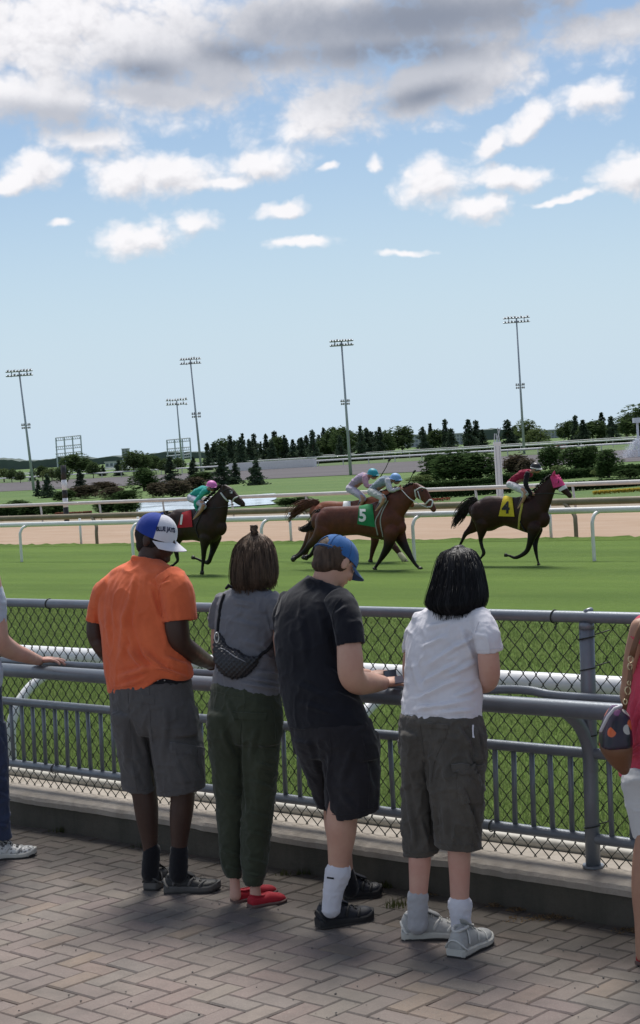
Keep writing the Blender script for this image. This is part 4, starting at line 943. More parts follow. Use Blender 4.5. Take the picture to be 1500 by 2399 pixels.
def shoe(parent, heel, toe, W, mu, ms, h=1.0, kind='sneaker', lace=None, trim=None, L=None):
    heel, toe = np.array(heel), np.array(toe); d = toe - heel; d[2] = 0; Lh = L or np.linalg.norm(d); d /= np.linalg.norm(d); s_ = np.cross(d, Zv); z0 = heel[2]
    wt = [(0, .55), (.04, .72), (.12, .82), (.3, .80), (.45, .82), (.62, .97), (.74, 1.0), (.86, .90), (.94, .70), (.985, .42), (1, .2)]
    ht = [(0, .062), (.03, .078), (.12, .086), (.24, .088), (.36, .084), (.5, .070), (.62, .057), (.75, .048), (.88, .043), (.95, .036), (1, .020)] if kind == 'sneaker' else [(0, .048), (.05, .052), (.2, .046), (.38, .044), (.5, .050), (.62, .048), (.75, .040), (.88, .034), (.95, .026), (1, .014)]
    st = .030 if kind == 'sneaker' else .012
    m = MB(); R = []
    for t in np.concatenate([np.linspace(0, .1, 4), np.linspace(.16, .88, 11), np.linspace(.92, 1, 5)]):
        w_ = interp(t, wt) * W / 2; H = interp(t, ht) * h; c = heel + d * t * Lh + Zv * (.012 * max(0, t - .75) / .25 if kind == 'sneaker' else 0)
        a = np.linspace(0, math.pi, 13); xx = np.cos(a) * w_; zz = np.sin(a) ** .75 * max(.006, H - st * .7) + st * .7
        if kind == 'sneaker' and t < .42: xx = xx * (1 - .18 * (zz / H) ** 2)
        R.append(c + np.outer(np.concatenate([xx, [-w_ * .6, w_ * .6]]), s_) + np.outer(np.concatenate([zz, [st * .5, st * .5]]), Zv))
    m.rings(R); sh = m.build('shoe', mu, parent, smooth=True)
    m = MB(); R = []
    for t in np.linspace(0, 1, 22):
        w_ = interp(t, wt) * W / 2 * 1.07 + .002; tt = -.012 + t * 1.035; c = heel + d * tt * Lh; lift = (.014 * max(0, t - .8) / .2 if kind == 'sneaker' else .003 * max(0, t - .8) / .2); th = st * (1.15 if t < .25 else 1 if t > .5 else 1.05)
        bt = .004 * (0 if kind != 'sneaker' else max(0, math.sin((t - .32) * 9))) if .3 < t < .65 else 0
        R.append(np.array([c + s_ * x + Zv * z for x, z in ((-w_ * .92, lift + bt), (-w_, lift + th * .4), (-w_ * 1.0, lift + th * .8), (-w_ * .9, lift + th), (w_ * .9, lift + th), (w_, lift + th * .8), (w_, lift + th * .4), (w_ * .92, lift + bt))]))
    m.rings(R); m.build('sole', ms, sh, smooth=False)
    if kind == 'sneaker':
        m = MB()
        for k in range(6):
            t = .42 + .055 * k; w_ = interp(t, wt) * W / 2; H = interp(t, ht) * h; c = heel + d * t * Lh + Zv * .0
            m.tube([c + s_ * w_ * x + Zv * (st * .7 + (H - st * .7) * math.sqrt(max(0, 1 - x * x)) ** .9 + .003) + d * .004 * (-1) ** k for x in (-.5, -.25, 0, .25, .5)], .0032, 5)
        m.build('lace', lace or ms, sh, smooth=True)
        m = MB(); R = []
        for t in np.linspace(0, 1, 18):
            w_ = interp(t, wt) * W / 2 * 1.08; c = heel + d * (-.014 + t * 1.04) * Lh; lift = .012 * max(0, t - .8) / .2
            R.append(np.array([c + s_ * x + Zv * (z + lift) for x, z in ((-w_, 0), (-w_, .009), (w_, .009), (w_, 0))]))
        m.rings(R); m.build('outsole', SHK_, sh)
        tg = heel + d * .42 * Lh + Zv * interp(.40, ht) * h; MB().tube([tg + d * .02 - Zv * .004, tg - d * .012 + Zv * .012, tg - d * .026 + Zv * .026], [.020, .022, .016], 10, r2=[.006, .006, .004], ref=-d + Zv).build('tongue', mu, sh, smooth=True)
        m = MB(); P = []
        for a in np.linspace(-1.35, 1.35, 11): P.append(heel + d * (.075 * Lh - math.cos(a) * .075 * Lh + .003) + s_ * math.sin(a) * interp(.1, wt) * W / 2 * 1.03 + Zv * (st * .9 + .030 * math.cos(a) ** 2 * h + .006))
        m.tube(P, .010, 8, r2=.004, ref=Zv); m.build('heel_counter', trim or ms, sh, smooth=True)
        for sg in (-1, 1):                                        # side overlays
            for t0 in (.18, .46, .66):
                m = MB(); P = []
                for q in np.linspace(0, 1, 6):
                    t = t0 + .10 * q; w_ = interp(t, wt) * W / 2; H = interp(t, ht) * h; a = .25 + .95 * q
                    P.append(heel + d * t * Lh + s_ * sg * (w_ * math.cos(a * 1.1) * 1.0 + .0035) + Zv * (st * .7 + (H - st * .7) * math.sin(a) ** .75))
                m.tube(P, .0068, 6, r2=.0030, ref=s_); m.build('overlay', trim or ms, sh, smooth=True)
    m = MB(); t = .20; H = interp(t, ht) * h; P = []
    for a in np.linspace(0, 6.283, 20):
        tt = (.22 if kind == 'sneaker' else .24) + (.16 if kind == 'sneaker' else .20) * math.cos(a); w_ = interp(tt, wt) * W / 2 * .62; HH = interp(tt, ht) * h
        P.append(heel + d * tt * Lh + s_ * w_ * math.sin(a) + Zv * (HH - .002))
    m.tube(P, .006 if kind == 'sneaker' else .003, 6); m.build('collar', trim or mu, sh, smooth=True)
    return sh
SHK_ = mat('outsole_dark', (.035, .033, .032), .7, .2, 9)
def cap(parent, c, yaw, pitch, m_front, m_back, m_brim, k=1.0, front=62, opening=None):
    f = dirv(yaw); s_ = np.cross(f, Zv); p = math.radians(pitch); f2 = f * math.cos(p) - Zv * math.sin(p); u = np.cross(s_, f2)
    cp = thing('cap', None, None); cp.parent = parent; cp.location = tuple(c - wloc(parent))
    nu, nv = 48, 14
    def pt(i, j, g=0):
        a = 2 * math.pi * i / nu; e = math.pi / 2 * j / nv; ca, sa = math.cos(a), math.sin(a); r = math.cos(e) ** .80; h_ = math.sin(e) ** .95
        seam_ = .0016 * (1 if abs(((a / (math.pi / 3)) % 1) - .5) > .47 else 0)
        fr = 1 + .10 * max(0, ca) * (h_ ** 1.0) * (1 - h_)
        return c + k * ((.084 + g - seam_) * sa * r * s_ + (.104 + g - seam_) * ca * r * fr * f2 + ((.098 + g) * h_ * (1 + .05 * max(0, ca)) - .012) * u)
    for nm, mt, cond in (('front_panel', m_front, lambda a: abs(a) <= front), ('back_panel', m_back, lambda a: abs(a) > front)):
        m = MB(); V = [pt(i, j) for j in range(nv + 1) for i in range(nu)] + [pt(i, j, -.004) for j in range(nv + 1) for i in range(nu)]; Fc = []; n2 = nu * (nv + 1)
        for j in range(nv):
            for i in range(nu):
                a = ((360 * (i + .5) / nu + 180) % 360) - 180
                if not cond(a): continue
                if opening and abs(abs(a) - 180) < 26 and (j + .5) / nv < .40 * math.sqrt(max(0, 1 - ((180 - abs(a)) / 26) ** 2)): continue
                q = (j * nu + i, j * nu + (i + 1) % nu, (j + 1) * nu + (i + 1) % nu, (j + 1) * nu + i); Fc.append(q); Fc.append(tuple(x + n2 for x in reversed(q)))
        m.add(V, Fc); me = m.mesh(); bm = bmesh.new(); bm.from_mesh(me); bmesh.ops.delete(bm, geom=[v for v in bm.verts if not v.link_faces], context='VERTS'); bm.to_mesh(me); bm.free(); link(nm, me, mt, cp)
    m = MB(); m.ball(pt(0, nv) + u * .002, .007 * k, .007 * k, .004 * k, nu=8, nv=6); m.build('button', m_back, cp, smooth=True)
    # brim: curved plate
    nb, nr_ = 18, 7; V = []
    for lay in (0, -.0035):
        for j in range(nr_ + 1):
            for i in range(nb + 1):
                a = math.radians(-68 + 136 * i / nb); v = j / nr_
                base = (.083 * math.sin(a), .102 * math.cos(a)); ext = .074 * math.cos(a * 1.02) ** .6 * v if abs(a) < 1.5 else 0
                x = base[0] * (1 - .04 * v); y = base[1] + ext; z = -.010 - .020 * (x / .08) ** 2 * (.6 + .5 * v) - .014 * v
                V.append(c + k * (x * s_ + y * f2 + (z + lay) * u))
    w_ = nb + 1; n2 = w_ * (nr_ + 1); Fc = []
    for j in range(nr_):
        for i in range(nb): q = (j * w_ + i, j * w_ + i + 1, (j + 1) * w_ + i + 1, (j + 1) * w_ + i); Fc += [q, tuple(x + n2 for x in reversed(q))]
    e = [nr_ * w_ + i for i in range(w_)]
    for a_, b_ in zip(e[:-1], e[1:]): Fc.append((a_, b_, b_ + n2, a_ + n2))
    for j in range(nr_):
        for i in (0, nb): a_, b_ = j * w_ + i, (j + 1) * w_ + i; Fc.append((a_, b_, b_ + n2, a_ + n2))
    MB().add(V, Fc).build('brim', m_brim, cp, smooth=False)
    return cp, (s_, f2, u), pt
def hairdo(fig, name, R, mt, parent, yaw, q, groove=.004, strands=380, seed=1, tips=14, sw=.0015, crown=(0, 0), k=2.0):
    mb = MB(); fig.rows(mb, R, yaw, 36, 5, q, k=k); me = remesh(mb, .006, 5); V = coords(me); N = normals(me)
    c = fig.P((R[0][0] + R[0][2]) / 2 + crown[0], R[0][1], R[0][4]); top = V[:, 2].max()
    a = np.arctan2((V - c) @ R0, (V - c) @ F0); S = np.stack([np.cos(a) * 14, np.sin(a) * 14, V[:, 2] * 4], 1)
    dsp = groove * vnoise(S, 1.0, seed, 3) + groove * .6 * vnoise(S * np.array([3, 3, 1]), 1.0, seed + 3, 2)
    setco(me, V + N * dsp[:, None]); ho = link(name, me, mt, parent)
    A = spline(np.array([list(r[:5]) + [q] for r in R], float), 4); f = dirv(yaw); l = np.cross(f, Zv); cs, sn = abs(l @ R0), abs(f @ R0); m = MB(); rs = np.random.default_rng(seed)
    def pt(i, th, g=1.0):
        xl, yl, xr, yr, dd, qq = A[i]; cc = fig.P((xl + xr) / 2, (yl + yr) / 2, dd); w_ = (xr - xl) / 2 * fig.m; aa = w_ / math.sqrt(cs * cs + (qq * sn) ** 2)
        return cc + l * math.cos(th) * aa * g + f * math.sin(th) * aa * qq * g
    n = len(A)
    for _ in range(strands):
        th = rs.uniform(0, 6.283); i0 = rs.integers(0, n // 2); i1 = min(n - 1, n - 1 - rs.integers(0, 5)); P = []; g0 = rs.uniform(.97, 1.04) + (rs.random() < .06) * rs.uniform(.02, .09); dr = rs.normal(0, .16)
        for i in range(i0, i1 + 1, 2): t_ = (i - i0) / max(1, i1 - i0); P.append(pt(i, th + dr * t_, g0 + .012 * math.sin(t_ * 3)))
        if len(P) < 3: continue
        P.append(P[-1] + np.array([0, 0, -1]) * rs.uniform(.2, 1) * tips * fig.m + rs.normal(0, .004, 3)); r = np.linspace(sw, sw * .5, len(P)); m.tube(P, r, 3, cap='flat')
    m.build('strands', mt, ho, smooth=True); return ho

SK_L = mat('skin_light', (0.56, 0.335, 0.245), .55, .12, 9, bump=.0006, bscale=180, spec=.35, c2=(.50, .27, .20))
SK_T = mat('skin_tan', (0.44, 0.25, 0.165), .55, .12, 9, bump=.0006, bscale=180, spec=.35, c2=(.38, .20, .14))
SK_P = mat('skin_pink', (0.60, 0.36, 0.28), .55, .12, 9, bump=.0006, bscale=180, spec=.35, c2=(.54, .28, .22))
SK_D = mat('skin_dark', (0.060, 0.030, 0.021), .5, .15, 9, bump=.0006, bscale=180, spec=.4, c2=(.045, .022, .016))
MAT_EYE = mat('eye_white', (.75, .72, .68), .2, .02); MAT_IRIS = mat('iris', (.06, .04, .03), .15, .1)
def hairmat(name, c, c2, rough=.55):
    m = bpy.data.materials.new(name); m.use_nodes = True; m.node_tree.nodes.clear(); T = NT(m.node_tree)
    tc = T.n('ShaderNodeTexCoord'); mp = T.n('ShaderNodeMapping'); T.link(tc.outputs['Object'], mp.inputs[0]); mp.inputs['Scale'].default_value = (55, 55, 3.2)
    n1 = T.noise(mp.outputs[0], 1.0, 4, .65); geo = T.n('ShaderNodeNewGeometry')
    f = T.math('ADD', T.maprange(n1, .38, .68), T.math('MULTIPLY', T.math('SUBTRACT', geo.outputs['Random Per Island'], .5), .5), clamp=True)
    cc = T.mix(f, (*c, 1), (*c2, 1)); p = T.n('ShaderNodeBsdfPrincipled'); T.link(cc, p.inputs['Base Color']); p.inputs['Roughness'].default_value = rough; p.inputs['Specular IOR Level'].default_value = .22
    b = T.n('ShaderNodeBump'); b.inputs['Distance'].default_value = .003; T.link(n1, b.inputs['Height']); T.link(b.outputs[0], p.inputs['Normal'])
    o = T.n('ShaderNodeOutputMaterial'); T.link(p.outputs[0], o.inputs[0]); return m
H_BRN = hairmat('hair_brown', (.055, .036, .025), (.175, .115, .078)); H_BLK = hairmat('hair_black', (.006, .006, .007), (.014, .013, .015), .5); H_SHT = hairmat('hair_short_brown', (.035, .022, .015), (.085, .055, .038), .6)
BLKF = fabric('black_fabric', (.014, .014, .017)); 

# ------------------------------------------------------------------ man in the orange T-shirt
F = Fig(430, 2088); t = thing('person', 'man in orange T-shirt, grey cargo shorts and blue and white cap', 'person', F.g, 'people standing along the fence')
SHIRT = [(322, 1306, 376, 1312, .10, .9), (292, 1318, 396, 1327, .11, .6), (258, 1338, 414, 1350, .12, .6), (235, 1372, 422, 1384, .12), (229, 1420, 420, 1424, .11), (234, 1470, 421, 1470, .10), (238, 1520, 431, 1520, .09), (242, 1563, 447, 1556, .08), (246, 1596, 453, 1578, .08), (250, 1622, 451, 1590, .08)]
mb = MB(); F.rows(mb, lerp_rows(SHIRT[1:], 12), q=.50)
F.limb(mb, [(398, 1375, 20, .0), (412, 1415, 26, -.05), (414, 1470, 30, -.06), (424, 1508, 27, -.04), (455, 1532, 23, .05), (490, 1552, 16, F.ddy(490, 1552, 5.62)), (512, 1562, 12, F.ddy(512, 1562, 5.68))])
F.limb(mb, [(262, 1385, 14, .2), (234, 1415, 17, .21), (223, 1460, 20, .22), (226, 1495, 20, .22), (245, 1530, 17, .28), (262, 1555, 13, F.ddy(262, 1555, 5.64))])
F.rows(mb, [(272, 1590, 432, 1590, .08), (280, 1680, 440, 1680, .06), (292, 1710, 440, 1710, .05)], q=.42)
F.limb(mb, [(326, 1690, 26, .07), (322, 1760, 26, .08), (330, 1810, 30, .08), (340, 1868, 30, .08), (345, 1915, 27, .08), (352, 1985, 18, .08), (354, 2045, 17, .08)])
F.limb(mb, [(405, 1690, 28, .02), (412, 1760, 28, -.02), (424, 1810, 31, -.02), (428, 1868, 29, -.02), (424, 1915, 27, -.02), (420, 1985, 19, -.02), (420, 2050, 18, -.02)])
hc = F.P(366, 1256, .12); ax = head(mb, hc, 118, 12, .98, F.P(348, 1325, .11), .058)
hand(mb, F.P(508, 1560, F.ddy(508, 1560, 5.67)), R0 * .75 + F0 * .5, Zv + F0 * .1, 1.0, .55, -1)
hand(mb, F.P(268, 1560, F.ddy(268, 1560, 5.66)), R0 * .3 + F0 * .8, Zv, 1.0, .55, 1)
body(mb, SK_D, t); eyes(t, hc, ax)
mb = MB(); mb.ball(hc - ax[1] * .012 + ax[2] * .006, .080, .094, .086, ax, 20, 14); mb.ball(hc - ax[1] * .045 - ax[2] * .05, .062, .045, .05, ax)
garment('hair', mb, hairmat('hair_cropped_black', (.010, .009, .009), (.022, .019, .018), .8), t, fine=.0012, scale=90)
OR = fabric('orange_cotton', (0.78, 0.165, 0.062), .10, c2=(.62, .12, .048))
mb = MB(); F.rows(mb, SHIRT, end='open', start='open'); F.limb(mb, [(392, 1350, 34, .0), (412, 1382, 40, -.04), (419, 1420, 41, -.05), (423, 1456, 40, -.06)], end='open'); F.limb(mb, [(268, 1368, 26, .14), (244, 1392, 27, .18), (230, 1422, 23, .21), (222, 1458, 20, .22)], end='open')
mb.tube([F.P(345 + 33 * math.sin(a), 1310 + 4 * math.sin(a), .10 - .045 * math.cos(a)) for a in np.linspace(0, 6.283, 24)], .008, 8)
FL = [(300, 1400, 285, 1560, 9, 7), (318, 1345, 296, 1470, 7, 6), (292, 1500, 350, 1580, 9, 10), (352, 1375, 372, 1445, 6, 6), (250, 1345, 300, 1330, 8, 4), (325, 1520, 395, 1578, 8, 9), (290, 1440, 330, 1565, 7, 8), (275, 1590, 360, 1566, 8, 9), (270, 1612, 350, 1590, 6, 6), (360, 1568, 440, 1590, 6, 9), (385, 1540, 445, 1560, 7, 6), (372, 1430, 395, 1520, 8, 6), (252, 1420, 262, 1520, 6, 5), (348, 1365, 368, 1380, 5, 4), (375, 1372, 398, 1362, 4, 4), (395, 1500, 436, 1545, 7, 5)]
sh = garment('t_shirt', mb, OR, t, lines=FL, fine=.0028, scale=10, seed=2, stretch=(1, 1, .6), voxel=.0058)
V = coords(sh.data) + wloc(sh); px, py = proj(V); s_ = np.clip((py - 1535) / 60, 0, 1); V[:, 2] += .038 * np.exp(-((px - 380) / 34) ** 2) * s_ ** 2; setco(sh.data, V - wloc(sh))
bs = bvh_of(sh); seam('sleeve_seam', bs, [(383, 1448), (372, 1400), (378, 1368), (396, 1348)], .0018, OR, sh); seam('hem_stitch', bs, [(256, 1612), (300, 1606), (350, 1596)], .0012, OR, sh); seam('sleeve_hem', bs, [(388, 1460), (420, 1457), (456, 1448)], .0012, OR, sh)
GS = fabric('grey_shorts', (0.098, 0.093, 0.093), .18)
mb = MB(); F.rows(mb, pel([(255, 1600, 447, 1588, .08), (256, 1640, 453, 1628, .07), (261, 1685, 463, 1677, .06), (265, 1715, 467, 1715, .05)]), q=.64)
F.rows(mb, [(264, 1665, 376, 1670, .07, 1.2), (270, 1715, 368, 1720, .08, 1.1), (276, 1755, 364, 1758, .09, .95), (283, 1800, 363, 1806, .09, .88), (290, 1851, 365, 1858, .09, .85)], end='open'); F.rows(mb, [(340, 1665, 461, 1662, .01, 1.15), (346, 1710, 467, 1708, -.0, 1.0), (352, 1748, 474, 1745, -.02, .88), (360, 1800, 479, 1794, -.03, .8), (369, 1863, 481, 1846, -.03, .8)], end='open')
FL = [(345, 1700, 366, 1850, 7, -12), (300, 1680, 335, 1780, 8, -5), (395, 1660, 375, 1790, 9, 5), (440, 1640, 462, 1740, 8, 6), (410, 1780, 440, 1850, 9, 5), (310, 1790, 330, 1850, 8, 5), (290, 1700, 300, 1800, 8, 5), (460, 1740, 470, 1830, 5, -5), (330, 1720, 350, 1740, 5, 4)]
so_ = garment('shorts', mb, GS, t, lines=FL, fine=.0026, scale=12, seed=4); bs = bvh_of(so_)
patch('back_pocket', bs, [(316, 1624), (362, 1630), (362, 1650), (318, 1644)], GS, so_, .003); patch('cargo_pocket', bs, [(402, 1752), (470, 1762), (474, 1828), (404, 1834)], GS, so_, .006); patch('pocket_flap', bs, [(399, 1740), (472, 1752), (472, 1772), (401, 1764)], GS, so_, .010)
for S_ in ([(300, 1620), (304, 1700), (310, 1780), (322, 1855)], [(296, 1845), (330, 1850), (362, 1853)], [(374, 1855), (430, 1850), (478, 1838)], [(350, 1610), (352, 1680), (358, 1740)], [(262, 1612), (340, 1606), (440, 1600)]): seam('seam', bs, S_, .0015, GS, so_)
mb = MB(); F.rows(mb, [(255, 1588, 447, 1574, .08), (255, 1608, 448, 1595, .08)], start='flat', end='flat', sub=2); be = mb.build('belt', BLKF, t, smooth=True)
STUD = mat('metal_stud', (.6, .6, .58), .3, .1, metal=.8); m = MB(); bb = bvh_of(be)
for k in range(5):
    q, _ = hit(bb, 362 + 8 * k, 1590 + (4 if k % 2 else 0), .002)
    if q is not None: m.ball(q, .0035, nu=8, nv=6)
m.build('stud', STUD, be)
SB = fabric('black_sock', (.010, .010, .013)); mb = MB(); F.limb(mb, [(356, 1990, 20, .08), (354, 2015, 21, .08), (352, 2048, 21, .08)]); garment('sock', mb, SB, t, fine=.001, scale=40)
mb = MB(); F.limb(mb, [(420, 1990, 21, -.02), (419, 2015, 22, -.02), (418, 2050, 22, -.02)]); garment('sock', mb, SB, t, fine=.001, scale=40)
SHB = mat('shoe_black', (.022, .021, .021), .6, .25, 18, bump=.001); SHG = mat('sole_grey', (.105, .10, .095), .7, .25, 9); SHK = mat('sole_black', (.018, .018, .02), .7, .2, 9)
h0 = on_z(352, 2086, 0); shoe(t, h0, h0 + dirv(20) * .27, .098, SHB, SHG, 1.0, trim=SHG); shoe(t, on_z(388, 2090, 0), on_z(515, 2084, 0), .100, SHB, SHG, 1.0, trim=SHG)
C_BL = fabric('cap_royal_blue', (.022, .052, .30)); C_WH = fabric('cap_white', (.66, .65, .70), .05); C_TX = mat('print_navy', (.015, .02, .06), .6, .05)
cc, (s_, f2, u), pt = cap(t, hc + ax[2] * .020, 118, 24, C_WH, C_BL, C_WH, 1.0, 64)
fpn = [c for c in cc.children if c.name.startswith('front_panel')][0]; ftx, fty = proj(pt(0, 4))
lettering('lettering', 'BLUE JAYS', fpn, lambda x, y: (388 + x * 9.6, 1240.0 + x * 0.8 - y * 14 + .35 * (x * 1.0) ** 2), C_TX, cc, .0025, .05)

# ------------------------------------------------------------------ woman in the grey T-shirt
F = Fig(600, 2120); t = thing('person', 'woman with brown bob and small topknot, grey T-shirt, dark green trousers, red flats', 'person', F.g, 'people standing along the fence')
SHIRT = [(556, 1370, 606, 1374, .10, .9), (532, 1383, 630, 1384, .10, .55), (514, 1400, 652, 1401, .11), (506, 1435, 656, 1440, .11), (504, 1475, 648, 1480, .10), (505, 1515, 643, 1515, .09), (506, 1550, 646, 1555, .08), (503, 1580, 651, 1590, .07), (500, 1603, 656, 1630, .07)]
TR1 = [(500, 1598, 653, 1618, .07), (492, 1645, 658, 1648, .06), (485, 1690, 660, 1692, .05), (490, 1735, 656, 1738, .04)]
mb = MB(); F.rows(mb, lerp_rows(SHIRT[1:], 12), q=.48); F.rows(mb, lerp_rows(TR1[:3], 18), q=.42)
F.limb(mb, [(638, 1430, 12, .0), (652, 1460, 17, 0), (660, 1520, 19, .0), (664, 1555, 17, .05), (656, 1585, 13, F.ddy(656, 1585, 5.6)), (648, 1588, 10, F.ddy(648, 1588, 5.66))])
F.limb(mb, [(530, 1430, 12, .2), (514, 1450, 15, .24), (512, 1510, 18, .25), (520, 1550, 15, .3), (540, 1580, 10, F.ddy(540, 1580, 5.64))])
F.limb(mb, [(535, 1670, 22, .06), (532, 1760, 24, .06), (540, 1900, 20, .06), (548, 2000, 15, .05), (550, 2062, 12, .05), (552, 2098, 14, .05)]); F.limb(mb, [(606, 1670, 24, .02), (608, 1760, 26, -.01), (605, 1900, 24, -.01), (598, 2010, 16, -.01), (598, 2075, 13, -.01), (600, 2108, 15, -.01)])
hc = F.P(596, 1318, .10); ax = head(mb, hc, 43, 12, .94, F.P(584, 1385, .10), .050)
hand(mb, F.P(652, 1588, F.ddy(652, 1588, 5.66)), R0 * .2 + F0 * .9, Zv, .9, .6, -1); hand(mb, F.P(545, 1582, F.ddy(545, 1582, 5.66)), R0 * .3 + F0 * .8, Zv, .9, .6, 1)
body(mb, SK_P, t); eyes(t, hc, ax, .94)
GT = fabric('grey_marl', (0.165, 0.165, 0.185), .15)
mb = MB(); F.rows(mb, SHIRT, end='open', start='open'); F.limb(mb, [(630, 1402, 24, .02), (650, 1430, 26, .0), (656, 1475, 25, .0)], end='open'); F.limb(mb, [(530, 1402, 22, .18), (514, 1432, 23, .22), (509, 1472, 21, .24)], end='open')
FL = [(545, 1405, 600, 1412, 5, 4), (550, 1420, 590, 1428, 5, -4), (590, 1590, 652, 1602, 5, 9), (570, 1602, 654, 1616, 5, 9), (600, 1574, 650, 1582, 5, 8), (508, 1578, 560, 1592, 6, 5), (540, 1450, 610, 1470, 8, 4), (620, 1440, 640, 1500, 7, 5), (560, 1500, 630, 1520, 7, 4), (600, 1530, 645, 1550, 6, 5)]
sh = garment('t_shirt', mb, GT, t, lines=FL, fine=.0026, scale=12, seed=7, voxel=.0058)
GG = fabric('dark_green_twill', (0.046, 0.054, 0.034), .2); mb = MB(); F.rows(mb, pel(TR1), q=.66)
F.rows(mb, [(488, 1668, 580, 1672, .05, 1.2), (488, 1710, 577, 1714, .05, 1.1), (493, 1760, 572, 1765, .06, .9), (500, 1820, 571, 1822, .06), (508, 1880, 571, 1880, .06, .85), (511, 1930, 569, 1932, .06, .85), (515, 1985, 568, 1985, .06, .85), (520, 2028, 566, 2028, .06, .85), (531, 2056, 566, 2058, .06, .9)], q=.85, end='open')
F.rows(mb, [(556, 1668, 658, 1672, .02, 1.15), (560, 1715, 658, 1718, .01, 1.0), (565, 1760, 654, 1760, -.01, .88), (567, 1820, 648, 1820, -.01), (569, 1880, 642, 1880, -.01), (567, 1930, 637, 1930, -.01), (566, 1985, 630, 1985, -.01), (568, 2038, 623, 2038, -.01), (575, 2074, 614, 2076, -.01, .9)], q=.85, end='open')
FL = [(562, 1720, 572, 1900, 6, -12), (520, 1700, 545, 1780, 8, 6), (600, 1700, 585, 1780, 8, 5), (600, 1790, 640, 1800, 6, 6), (585, 1830, 640, 1850, 6, 6), (580, 1900, 630, 1915, 6, 6), (580, 1945, 625, 1960, 6, 6), (520, 1850, 560, 1870, 6, 5), (520, 1990, 560, 2005, 5, 6), (575, 2010, 620, 2025, 5, 7), (575, 2045, 615, 2055, 4, 6), (530, 2030, 562, 2040, 4, 6), (530, 1630, 560, 1700, 6, 4)]
tr = garment('trousers', mb, GG, t, lines=FL, fine=.003, scale=13, seed=9); bs = bvh_of(tr)
patch('back_pocket', bs, [(545, 1668), (625, 1672), (622, 1688), (550, 1684)], GG, tr, .005); patch('thigh_pocket', bs, [(606, 1745), (648, 1755), (644, 1815), (603, 1808)], GG, tr, .004)
for S_ in ([(575, 1640), (566, 1700), (560, 1760)], [(500, 1620), (570, 1632), (650, 1640)], [(640, 1650), (646, 1750), (634, 1860), (624, 1980)]): seam('seam', bs, S_, .0016, GG, tr)
RF = mat('red_canvas', (.42, .016, .03), .8, .2, 30, bump=.0006); RS = mat('flat_sole', (.16, .10, .09), .8, .2, 9)
h0 = on_z(549, 2114, 0); shoe(t, h0, h0 + dirv(50) * .235, .082, RF, RS, 1.05, 'flat'); h0 = on_z(586, 2126, 0); fl = shoe(t, h0, on_z(668, 2108, 0), .084, RF, RS, 1.05, 'flat')
HR = [(584, 1249, 606, 1249, .10), (568, 1260, 626, 1259, .10), (551, 1282, 640, 1278, .10), (544, 1312, 647, 1310, .095), (541, 1342, 650, 1340, .09), (543, 1362, 647, 1362, .085), (552, 1377, 634, 1375, .08)]
ho = hairdo(F, 'hair', HR, H_BRN, t, 43, 1.0, strands=1000, seed=3)
m = MB(); rs = np.random.default_rng(5); c0 = F.P(596, 1246, .08)
for k in range(34):
    a = rs.uniform(0, 6.28); r = rs.uniform(.006, .018); P = [c0 + np.array([math.cos(a) * .006, math.sin(a) * .006, -.004])]
    for q in range(6): a += .8; P.append(c0 + np.array([math.cos(a) * r, math.sin(a) * r * .8, .004 + .024 * math.sin(q * .7 + k)* .7 + .008]))
    m.tube(P, .0032, 4)
m.build('topknot', H_BRN, ho, smooth=True)
MB().tube([c0 + np.array([.011 * math.cos(a), .011 * math.sin(a), .001]) for a in np.linspace(0, 6.3, 14)], .003, 6).build('hair_tie', BLKF, ho)
# sling bag on her back
QB = mat('quilted_black', (.012, .012, .016), .38, .2, 60, bump=.002, bscale=120, spec=.5)
bg_ = thing('sling_bag', 'black quilted sling bag across the back of the grey T-shirt', 'bag', F.P(555, 1555, -.05)); bs = bvh_of(sh)
mb = MB(); A_ = [(511, 1490, 9), (519, 1516, 21), (530, 1540, 31), (549, 1556, 35), (572, 1558, 27), (592, 1550, 14), (602, 1542, 6)]
F.limb(mb, [(x, y, r, dist(hit(bs, min(x, 640), y)[0] if hit(bs, min(x, 640), y)[0] is not None else F.P(x, y, -.03)) - F.d - .012) for x, y, r in A_], r2=.55, sub=5)
me = remesh(mb, .005, 4); V = coords(me); N = normals(me); px, py = proj(V); q_ = np.abs(np.sin((px + py) * .26)) * np.abs(np.sin((px - py) * .26)); setco(me, V + N * (q_ * .006)[:, None]); bo = link('pouch', me, QB, bg_)
def strap(name, pts, r, mt, par, tgt, w=2.6):
    Q = [hit(tgt, x, y, .004)[0] for x, y in spline(pts, 6)]; Q = [q for q in Q if q is not None]
    return MB().tube(Q, r * w, 8, r2=r, cap='flat').build(name, mt, par, smooth=True) if len(Q) > 2 else None
strap('strap', [(528, 1392), (519, 1420), (515, 1450), (512, 1480)], .003, BLKF, bg_, bs); strap('strap', [(592, 1550), (612, 1535), (632, 1516), (641, 1500)], .003, BLKF, bg_, bs)
seam('zipper', bvh_of(bo), [(516, 1518), (530, 1524), (550, 1538), (575, 1550)], .0022, mat('zip_metal', (.25, .25, .27), .35, .1, metal=.7), bg_)
MB().tube([F.P(508 + 5 * math.sin(a), 1494 + 12 * math.cos(a), -.0 + .02) for a in np.linspace(0, 6.3, 16)], .003, 6).build('ring', STUD, bg_, smooth=True)
MB().tube([F.P(530, 1378, .03), F.P(536, 1372, .02), F.P(543, 1376, .03)], [.006, .010, .005], 8).build('strap_end', BLKF, bg_, smooth=True)

